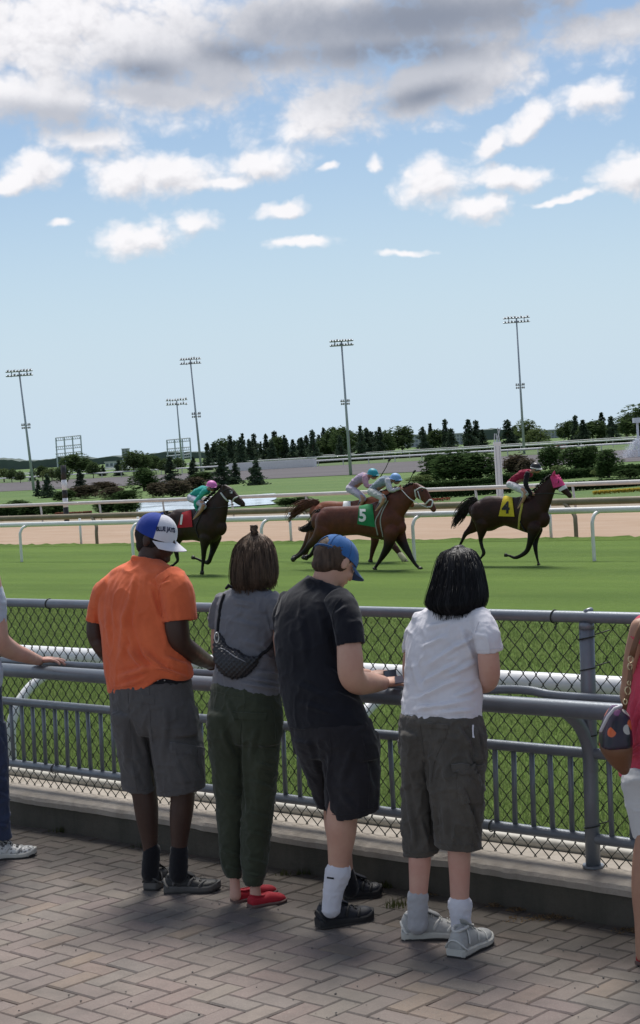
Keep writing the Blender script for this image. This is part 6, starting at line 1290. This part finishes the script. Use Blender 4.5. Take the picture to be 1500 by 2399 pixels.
def make_horse(H, label, cm, trunk, neck, headp, legs, tail, mane_r=16, ear=None, tail_mat=None, tw=1.0):
    t = thing('horse', label, 'horse', H.g, 'horses galloping down the turf course'); mb = MB()
    H.tube(mb, trunk, .62 * tw, 22); H.tube(mb, [(a, b, c * 1.08) for a, b, c in neck], .44, 18); H.tube(mb, headp, .58, 16)
    j = headp[1]; mb.ball(H.P(j[0] - 8, j[1] + j[2] * .35), H.r(j[0], j[1], j[2] * .85), .09, H.r(j[0], j[1], j[2] * .75))
    n_ = headp[-1]; mb.ball(H.P(n_[0], n_[1] + n_[2] * .2), H.r(*n_[:2], n_[2] * 1.0), .055, H.r(*n_[:2], n_[2] * .95))
    for (pts, side, hoof) in legs: H.tube(mb, [(x, y, r * 1.1, side * (.15 if i < 2 else .11)) for i, (x, y, r) in enumerate(pts)], .8 if pts[0][2] < 50 else .62, 12)
    for sg in (-1, 1):
        k = headp[0]; a = ear or (k[0] - 8, k[1] - k[2] * 1.0); mb.tube([H.P(a[0], a[1] + 14, sg * .05), H.P(a[0] + 4 + sg * 3, a[1] - 12, sg * .07), H.P(a[0] + 10 + sg * 5, a[1] - 38, sg * .075)], [.030, .028, .006], 8)
    for (x, y, r) in (trunk[1],): mb.ball(H.P(x + 10, y + 10, -.10), H.r(x, y, r * .8), .2, H.r(x, y, r * .9))
    bo = link('body', remesh(mb, .020, 9), cm, t)
    for (pts, side, hoof) in legs:
        (x0, y0, r0), (x1, y1, r1) = pts[-2:]; a = H.P(x0 * .35 + x1 * .65, y0 * .35 + y1 * .65, side * .11); b = H.P(x1 + (x1 - x0) * .12, y1 + (y1 - y0) * .12, side * .11)
        MB().tube([a, b], [H.r(x1, y1, r1 * 1.02), H.r(x1, y1, r1 * 1.35)], 10, cap='flat').build('hoof', HORN, t, smooth=True)
    rs = np.random.default_rng(int(trunk[0][0])); m = MB(); A = spline(np.array(neck, float)[:, :3], 5)
    for k in range(150):                                                   # mane falling over the crest
        a = A[rs.integers(2, len(A))]; b = A[max(0, 0)]; dx, dy = rs.normal(0, 6), rs.normal(0, 4); top = (a[0] - a[2] * .62 + dx, a[1] - a[2] * .80 + dy); L_ = rs.uniform(.6, 1.4) * mane_r
        P = [H.P(top[0], top[1], rs.uniform(-.03, .03)), H.P(top[0] - L_ * .6, top[1] - L_ * .45 * rs.uniform(-.3, 1), -.04), H.P(top[0] - L_ * 1.4, top[1] + L_ * rs.uniform(-.2, .7), -.09 * rs.uniform(-.6, 1))]
        m.tube(P, [.012, .009, .003], 4, cap='flat')
    m.build('mane', MANE, t, smooth=True); m = MB(); T_ = spline(np.array(tail, float), 5)
    for k in range(130):
        sp = rs.normal(0, 1, 2); n_ = rs.integers(len(T_) // 2, len(T_) + 1); P = []
        for i in range(0, n_, 2): f = i / len(T_); P.append(H.P(T_[i][0] + sp[0] * T_[i][2] * .45 + rs.normal(0, 2), T_[i][1] + sp[1] * T_[i][2] * .5 + rs.normal(0, 2), rs.normal(0, .05) * (f + .2)))
        if len(P) > 2: m.tube(P, np.linspace(.016, .004, len(P)), 4, cap='flat')
    m.build('tail', tail_mat or MANE, t, smooth=True)
    e = MB(); k = headp[1]; e.ball(H.P(k[0] + 2, k[1] - k[2] * .30, -.075), .024, nu=8, nv=6); e.build('eye', mat('horse_eye', (.01, .008, .006), .1, .05), t, smooth=True)
    return t, bo
def px_line(H, pts): return [H.px(*p) for p in pts]
def tack(H, t, bo, cloth, colr, num, numcol, ctr, size, seams, shear=0, gcol=None, rein=None, headm=None):
    b = bvh_of(bo); c = patch('saddle_cloth', b, px_line(H, cloth), colr, t, .02, 14, 14)
    if num and c:
        lettering('number', num, c, lambda x, y: (H.px(*ctr)[0] + x * size + y * shear, H.px(*ctr)[1] - y * size * 1.05), numcol, c, .012, .035)
    for (nm, pts, r, mt) in seams: seam(nm, b, px_line(H, pts), r, mt, t, .006)
    if rein: MB().tube(spline([H.P(*p) for p in rein], 4), .009, 6).build('rein', headm or BLKF, t, smooth=True)
def jockey(H, label, J, silks, sleeve, breech, helmet, skin=None, trim=None, saddle=True):
    """J: hip, shoulder, helmet, elbow, hand, knee, ankle in crop units; lateral offset carries near and far limbs"""
    skin = skin or SK_T; t = thing('person', label, 'jockey', H.P(*J['hip']), 'jockeys crouched on their horses'); u = J['u']; L_ = -.13
    hx, hy = J['hip']; sx_, sy_ = J['sh']; kx, ky = J['helm']; P = H.P
    mb = MB(); H.tube(mb, [(hx, hy, 30 * u), ((hx + sx_) / 2, (hy + sy_) / 2 - 3, 32 * u), (sx_, sy_, 34 * u)], 1.2)
    H.tube(mb, [(sx_, sy_ - 6, 18 * u), ((sx_ + kx) / 2 + 4, (sy_ + ky) / 2 + 10 * u, 17 * u), (kx, ky + 18 * u, 20 * u)], 1.0)
    c = P(kx + 7 * u, ky + 20 * u); hr = H.r(kx, ky, 36 * u); mb.ball(c, hr, hr * .8, hr * 1.05); mb.ball(c + np.array([hr * .9, 0, -hr * .1]), hr * .22, hr * .18, hr * .3)
    for sg in (-1, 1):
        lo = .16 * sg; dx = 0 if sg < 0 else 14 * u
        H.tube(mb, [(sx_ - 4, sy_ + 8, 15 * u, lo), (*J['el'], 13 * u, lo * 1.3), (J['hand'][0] - 14 * u + dx, J['hand'][1], 9 * u, lo * .5)], 1.0)
        h_ = P(J['hand'][0] + dx, J['hand'][1], lo * .4); mb.ball(h_, .055, .045, .045)
        for q in range(4): mb.tube([h_ + np.array([.02, -.03 + .02 * q, .02]), h_ + np.array([.06, -.03 + .02 * q, .0]), h_ + np.array([.045, -.03 + .02 * q, -.03])], .013, 6)
        H.tube(mb, [(hx, hy + 6, 22 * u, lo * .8), (*J['knee'], 18 * u, lo * 1.5), (*J['ankle'], 10 * u, lo * 1.35)], 1.0)
    link('body', remesh(mb, .014, 3), skin, t)
    mb = MB(); H.tube(mb, [(hx - 4, hy - 2, 34 * u), (hx + (sx_ - hx) * .35, hy + (sy_ - hy) * .45 - 6 * u, 38 * u), (hx + (sx_ - hx) * .75, hy + (sy_ - hy) * .85 - 3 * u, 42 * u), (sx_ + 6, sy_ + 4, 36 * u)], 1.15)
    garment('silks', mb, silks, t, voxel=.014, fine=.008, scale=6, seed=int(hx)); m = MB()
    mb = MB()
    for sg in (-1, 1):
        lo = .17 * sg; dx = 0 if sg < 0 else 14 * u
        H.tube(mb, [(sx_ - 6, sy_ + 6, 23 * u, lo), (*J['el'], 19 * u, lo * 1.3), (J['hand'][0] - 20 * u + dx, J['hand'][1], 12 * u, lo * .55)], 1.0)
    garment('sleeves', mb, sleeve, t, voxel=.014, fine=.007, scale=7, seed=3); mb = MB()
    for sg in (-1, 1):
        lo = .14 * sg; H.tube(mb, [(hx - 8, hy + 2, 34 * u, lo * .6), ((hx * .5 + J['knee'][0] * .5), (hy * .5 + J['knee'][1] * .5) - 2, 31 * u, lo * 1.2), (*J['knee'], 25 * u, lo * 1.5), (J['knee'][0] * .75 + J['ankle'][0] * .25, J['knee'][1] * .75 + J['ankle'][1] * .25, 21 * u, lo * 1.5)], 1.0)
    garment('breeches', mb, breech, t, voxel=.014, fine=.006, scale=7, seed=5)
    BT = mat('boot_leather', (.012, .011, .012), .3, .15, 9, spec=.5)
    for sg in (-1, 1):
        lo = .15 * sg; m = MB(); kx_, ky_ = J['knee']; ax_, ay_ = J['ankle']
        H.tube(m, [(kx_ * .7 + ax_ * .3, ky_ * .7 + ay_ * .3, 21 * u, lo * 1.5), (kx_ * .3 + ax_ * .7, ky_ * .3 + ay_ * .7, 16 * u, lo * 1.45), (ax_, ay_, 13 * u, lo * 1.35), (ax_ + 16 * u, ay_ + 16 * u, 13 * u, lo * 1.35), (ax_ + 42 * u, ay_ + 18 * u, 10 * u, lo * 1.35)], .8, sub=3)
        m.build('boot', BT, t, smooth=True)
        s_ = P(ax_ + 20 * u, ay_ + 22 * u, lo * 1.35); MB().tube([s_ + np.array([.05 * math.cos(a), 0, .09 + .10 * math.sin(a)]) for a in np.linspace(-1.57, 4.72, 14)], .010, 5).build('stirrup', STUD, t, smooth=True)
    r_ = H.r(kx, ky, 50 * u); hc = P(kx, ky); m = MB(); R = []
    for j in range(9):
        e = math.pi / 2 * j / 8; a = np.linspace(0, 6.283, 25)[:-1]; rr = math.cos(e) ** .9; R.append(hc + np.outer(np.cos(a) * rr * r_ * 1.0, [.98, 0, -.18]) + np.outer(np.sin(a) * rr * r_ * .86, [0, 1, 0]) + np.array([.10, 0, 1]) * (math.sin(e) * r_ * .92 - r_ * .18))
    m.rings(R); he = m.build('helmet', helmet, t, smooth=True)
    m = MB(); m.tube([hc + np.array([math.cos(a) * r_ * 1.0, math.sin(a) * r_ * .88, -r_ * (.2 + .17 * math.cos(a))]) for a in np.linspace(0, 6.283, 24)], r_ * .09, 6); m.build('helmet_band', trim or helmet, he, smooth=True)
    m = MB(); V = [];
    for lay in (0, -.008):
        for v in (0, 1):
            for a in np.linspace(-1.1, 1.1, 9): V.append(hc + np.array([math.cos(a) * r_ * (.98 + .32 * v * math.cos(a)), math.sin(a) * r_ * .84, -r_ * (.34 + .12 * v) + lay]))
    Fc = []
    for i in range(8): Fc += [(i, i + 1, i + 10, i + 9), (i + 18, i + 27, i + 28, i + 19), (i + 9, i + 10, i + 28, i + 27)]
    m.add(V, Fc); m.build('peak', trim or helmet, he)
    g_ = hc + np.array([r_ * .80, 0, -r_ * .62]); MB().tube([g_ + np.array([-.6 * r_ * (1 - math.cos(a * .9)), r_ * .66 * math.sin(a), 0]) for a in np.linspace(-1.5, 1.5, 11)], r_ * .15, 6).build('goggles', mat('goggles', (.02, .02, .025), .1, .1, spec=.8), t, smooth=True)
    return t
def sm(name, c, v=.12): return fabric(name, c, v)
MW_ = mat('white_leather', (.66, .65, .66), .6, .1, 5)

# --- leading horse, yellow cloth 4
H = HFig(1040, 1060, 4.167, (925, 1104))
t, bo = make_horse(H, 'dark bay racehorse leading the field, yellow cloth 4 and pink blinker hood', coat('coat_dark_bay', (.034, .011, .007), (.020, .008, .006), (.008, .006, .006), -.05, -.45),
    [(308, 570, 80), (350, 585, 140), (420, 600, 172), (500, 580, 162), (600, 572, 146), (700, 590, 156), (790, 598, 180), (870, 608, 190), (925, 628, 152), (958, 648, 92)],
    [(872, 590, 140), (942, 480, 116), (1005, 375, 86), (1050, 305, 64), (1078, 262, 48)], [(1082, 262, 46), (1115, 305, 56), (1155, 345, 45), (1198, 388, 35), (1230, 418, 28)],
    [([(350, 640, 90), (300, 720, 58), (240, 770, 32), (212, 795, 25), (180, 860, 17), (150, 920, 15), (125, 960, 14), (95, 985, 13)], 1, 1), ([(375, 690, 85), (366, 790, 44), (360, 850, 25), (372, 920, 20), (392, 978, 21), (372, 1015, 15), (345, 1046, 14), (322, 1046, 15)], -1, 1),
     ([(880, 740, 70), (850, 850, 38), (815, 955, 26), (760, 1003, 21), (695, 1028, 18), (645, 1010, 14), (604, 1002, 15)], -1, 1), ([(905, 750, 65), (892, 850, 38), (894, 930, 25), (905, 1000, 18), (918, 1060, 14), (926, 1094, 14)], 1, 1)],
    [(310, 470, 22), (255, 500, 34), (200, 560, 48), (160, 620, 52), (120, 680, 50), (100, 730, 40)], ear=(1065, 222))
YEL = sm('cloth_yellow', (.62, .48, .03)); HB = mat('hood_pink', (.72, .06, .24), .7, .3, 9, c2=(.5, .03, .13))
tack(H, t, bo, [(588, 425), (672, 445), (695, 625), (540, 620)], YEL, '4', mat('print_black', (.012, .012, .012), .6, .05), (608, 545), 35, [('girth', [(770, 420), (765, 520), (745, 620), (735, 740)], .03, sm('girth_yellow', (.45, .38, .08))), ('breast_girth', [(735, 640), (760, 700), (800, 770)], .016, BLKF)], rein=[(880, 410, -.1), (960, 400, -.16), (1060, 400, -.15), (1180, 410, -.08)])
b = bvh_of(bo); patch('hood', b, px_line(H, [(1040, 232), (1125, 215), (1190, 320), (1075, 345)]), HB, t, .015, 14, 10); patch('noseband', b, px_line(H, [(1125, 355), (1190, 315), (1208, 350), (1138, 380)]), MW_, t, .03, 8, 5); patch('blinker_cup', b, px_line(H, [(1085, 268), (1120, 262), (1122, 300), (1088, 305)]), HB, t, .045, 6, 6)
for sg in (-1, 1): MB().tube([H.P(1068, 228, sg * .05), H.P(1076, 205, sg * .07), H.P(1082, 180, sg * .075)], [.036, .034, .008], 8).build('ear_cover', HB, t, smooth=True)
seam('bridle', b, px_line(H, [(1075, 340), (1100, 390), (1150, 430), (1190, 440)]), .010, BLKF, t)
jockey(H, 'jockey in crimson silks and black helmet with white band on the leading horse', dict(hip=(655, 312), sh=(822, 205), helm=(900, 140), el=(800, 320), hand=(880, 408), knee=(795, 395), ankle=(718, 565), u=1.12), sm('silk_crimson', (.28, .010, .045)), sm('silk_black', (.015, .013, .018)), sm('breeches_white', (.55, .55, .57)), mat('helmet_black', (.012, .012, .014), .35, .1), trim=MW_)
# --- bay with the green cloth 5
H = HFig(660, 1060, 3.947, (862, 1082))
t, bo = make_horse(H, 'bay racehorse with green cloth 5 and white bridle galloping mid pack', coat('coat_bay', (.115, .033, .018), (.075, .022, .013), (.010, .007, .007), -.05, -.5),
    [(345, 640, 90), (395, 650, 140), (480, 642, 144), (580, 634, 138), (700, 628, 138), (820, 634, 156), (930, 628, 184), (1020, 636, 170), (1070, 665, 118), (1096, 690, 70)],
    [(1000, 550, 140), (1080, 475, 115), (1150, 412, 90), (1208, 362, 70), (1243, 332, 52)], [(1252, 332, 48), (1298, 372, 62), (1343, 430, 50), (1383, 490, 38), (1405, 520, 31)],
    [([(1010, 740, 78), (985, 860, 48), (940, 950, 31), (902, 1010, 21), (874, 1052, 17), (862, 1075, 18)], -1, 1), ([(1075, 735, 78), (1120, 830, 50), (1175, 930, 32), (1215, 1000, 21), (1250, 1048, 17), (1285, 1078, 17)], 1, 1),
     ([(385, 720, 95), (320, 795, 50), (265, 850, 34), (215, 910, 24), (160, 955, 18), (108, 988, 18)], -1, 1), ([(410, 730, 90), (350, 830, 45), (305, 900, 28), (268, 950, 20), (228, 972, 20)], 1, 1)],
    [(345, 560, 24), (320, 610, 34), (300, 660, 38), (255, 695, 34), (190, 712, 22), (150, 700, 12)], ear=(1225, 318))
GRN = sm('cloth_green', (.010, .20, .065)); PW = mat('print_white', (.72, .72, .72), .6, .05)
tack(H, t, bo, [(722, 488), (845, 482), (870, 690), (705, 662)], GRN, '5', PW, (752, 588), 37, [('girth', [(960, 455), (905, 560), (870, 640), (890, 760)], .016, sm('girth_grey', (.35, .36, .34))), ('girth', [(985, 450), (930, 560), (915, 650), (940, 780)], .014, sm('girth_grey', (.35, .36, .34))),
    ('bridle', [(1235, 350), (1250, 420), (1290, 470), (1340, 500)], .020, MW_), ('bridle', [(1240, 350), (1290, 325), (1330, 335)], .016, MW_), ('bridle', [(1330, 480), (1370, 440), (1395, 455), (1385, 500), (1340, 500)], .018, MW_), ('bridle', [(1262, 360), (1290, 440), (1325, 490)], .014, MW_)], rein=[(1110, 345, -.1), (1180, 420, -.15), (1260, 470, -.13), (1350, 510, -.09)], headm=MW_)
jockey(H, 'jockey in grey and pale blue silks with light blue helmet on horse 5', dict(hip=(838, 362), sh=(985, 255), helm=(1055, 232), el=(1010, 350), hand=(1108, 335), knee=(945, 432), ankle=(858, 560), u=1.12), sm('silk_blue_grey', (.30, .36, .44), .45), sm('silk_pale', (.52, .50, .56)), sm('breeches_grey', (.46, .47, .47)), mat('helmet_pale_blue', (.20, .38, .70), .5, .15, 2))
# --- chestnut just behind it
G = HFig(660, 1060, 3.947, (822, 1012))
t, bo = make_horse(G, 'chestnut racehorse half hidden behind the bay, its tail streaming', coat('coat_chestnut', (.21, .062, .024), (.14, .040, .018), (.05, .018, .012), -.1, -.6),
    [(312, 555, 70), (360, 575, 118), (450, 585, 138), (560, 588, 135), (680, 585, 140), (800, 575, 158), (900, 565, 165), (980, 590, 120)],
    [(900, 500, 120), (980, 440, 92), (1050, 395, 70), (1095, 365, 50)], [(1100, 365, 40), (1135, 395, 48), (1175, 440, 36), (1205, 480, 28)],
    [([(870, 700, 65), (862, 820, 40), (845, 890, 29), (830, 960, 20), (822, 1005, 18)], -1, 1), ([(960, 700, 65), (1015, 830, 38), (1070, 905, 28), (1120, 972, 20), (1160, 1022, 18)], 1, 1), ([(345, 660, 88), (285, 790, 42), (250, 860, 28), (225, 930, 22), (205, 975, 19)], -1, 1), ([(330, 660, 80), (250, 790, 40), (220, 850, 26), (170, 930, 20), (120, 970, 18)], 1, 1)],
    [(330, 470, 26), (270, 470, 32), (200, 500, 42), (140, 545, 48), (90, 590, 42), (55, 650, 26)], tail_mat=hairmat('tail_chestnut', (.05, .018, .012), (.16, .06, .03), .5))
tack(G, t, bo, [(575, 452), (640, 449), (645, 520), (568, 522)], PW, None, None, None, 0, [])
MB().tube([G.P(1098, 945, .11), G.P(1135, 992, .11)], .075, 10).build('leg_wrap', mat('leg_wrap', (.55, .52, .34), .8, .1), t, smooth=True)
jockey(G, 'jockey in lilac and pink silks with teal helmet behind horse 5', dict(hip=(640, 335), sh=(775, 225), helm=(845, 188), el=(790, 310), hand=(880, 305), knee=(755, 425), ankle=(700, 520), u=1.10), sm('silk_lilac', (.46, .36, .50), .25), sm('silk_pink', (.58, .34, .44), .3), sm('breeches_lilac', (.48, .45, .54)), mat('helmet_teal', (.02, .30, .38), .5, .15, 2))
WHP = mat('whip', (.015, .014, .014), .5, .1)
for (fig, pts, lab) in ((G, [(895, 290, -.05), (920, 215, -.1), (965, 140, -.2), (1000, 62, -.25)], 'long raised whip held by the teal helmet jockey'), (H, [(1150, 330, .1), (1185, 262, .1), (1205, 215, .1), (1228, 172, .1)], 'short upright whip held by the light blue helmet jockey')):
    w_ = thing('whip', lab, 'whip', fig.P(*pts[0])); MB().tube([fig.P(*p) for p in pts], [.014, .012, .010, .008], 6).build('shaft', WHP, w_); e = pts[-1]; MB().tube([fig.P(e[0] - 8, e[1] + 14, e[2]), fig.P(e[0] + 8, e[1] - 4, e[2])], [.03, .02], 6).build('flap', WHP, w_)
# --- trailing horse, red cloth 1
H = HFig(350, 1050, 4.286, (530, 1266))
t, bo = make_horse(H, 'almost black racehorse trailing at left, red cloth 1 and white bridle', coat('coat_black_brown', (.030, .012, .008), (.016, .008, .006), (.008, .006, .006), .1, -.5),
    [(200, 730, 80), (250, 755, 140), (340, 768, 160), (440, 768, 158), (540, 770, 180), (615, 778, 182), (668, 786, 152), (706, 792, 92)],
    [(640, 700, 165), (696, 580, 126), (735, 485, 82), (752, 425, 58)], [(765, 412, 50), (815, 455, 62), (868, 502, 48), (915, 540, 40), (940, 558, 31)],
    [([(565, 900, 78), (550, 1000, 40), (545, 1100, 27), (536, 1180, 19), (530, 1255, 17)], -1, 1), ([(660, 890, 78), (645, 1000, 42), (620, 1080, 28), (592, 1145, 25), (535, 1135, 17), (480, 1112, 14), (440, 1098, 16)], 1, 1), ([(290, 850, 90), (262, 980, 40), (278, 1080, 25), (286, 1128, 18), (250, 1165, 15), (225, 1188, 16)], -1, 1), ([(240, 850, 85), (190, 980, 36), (160, 1080, 24), (130, 1160, 17), (95, 1190, 16)], 1, 1)],
    [(190, 660, 24), (140, 680, 34), (90, 730, 44), (50, 800, 44)], ear=(745, 392), mane_r=20)
RED = sm('cloth_red', (.42, .012, .025))
tack(H, t, bo, [(335, 650), (425, 625), (440, 790), (285, 800)], RED, '1', PW, (325, 722), 30, [('girth', [(560, 590), (500, 720), (470, 800), (500, 900)], .016, BLKF), ('bridle', [(722, 452), (760, 500), (810, 545), (840, 560)], .022, MW_), ('bridle', [(835, 560), (850, 510), (885, 490)], .018, MW_), ('bridle', [(735, 440), (790, 412), (830, 425)], .012, BLKF)], shear=4, rein=[(560, 600, -.15), (680, 600, -.2), (780, 580, -.15), (850, 560, -.09)])
patch('blaze', bvh_of(bo), px_line(H, [(808, 425), (835, 430), (835, 455), (812, 452)]), MW_, t, .006, 4, 4)
jockey(H, 'jockey in teal silks and pink helmet on the trailing dark horse', dict(hip=(428, 500), sh=(565, 425), helm=(628, 368), el=(470, 545), hand=(520, 652), knee=(545, 575), ankle=(425, 745), u=1.18), sm('silk_teal', (.02, .34, .30), .2), sm('silk_aqua', (.05, .44, .38), .2), sm('breeches_lavender', (.50, .49, .60)), mat('helmet_pink', (.70, .17, .50), .5, .15, 2))
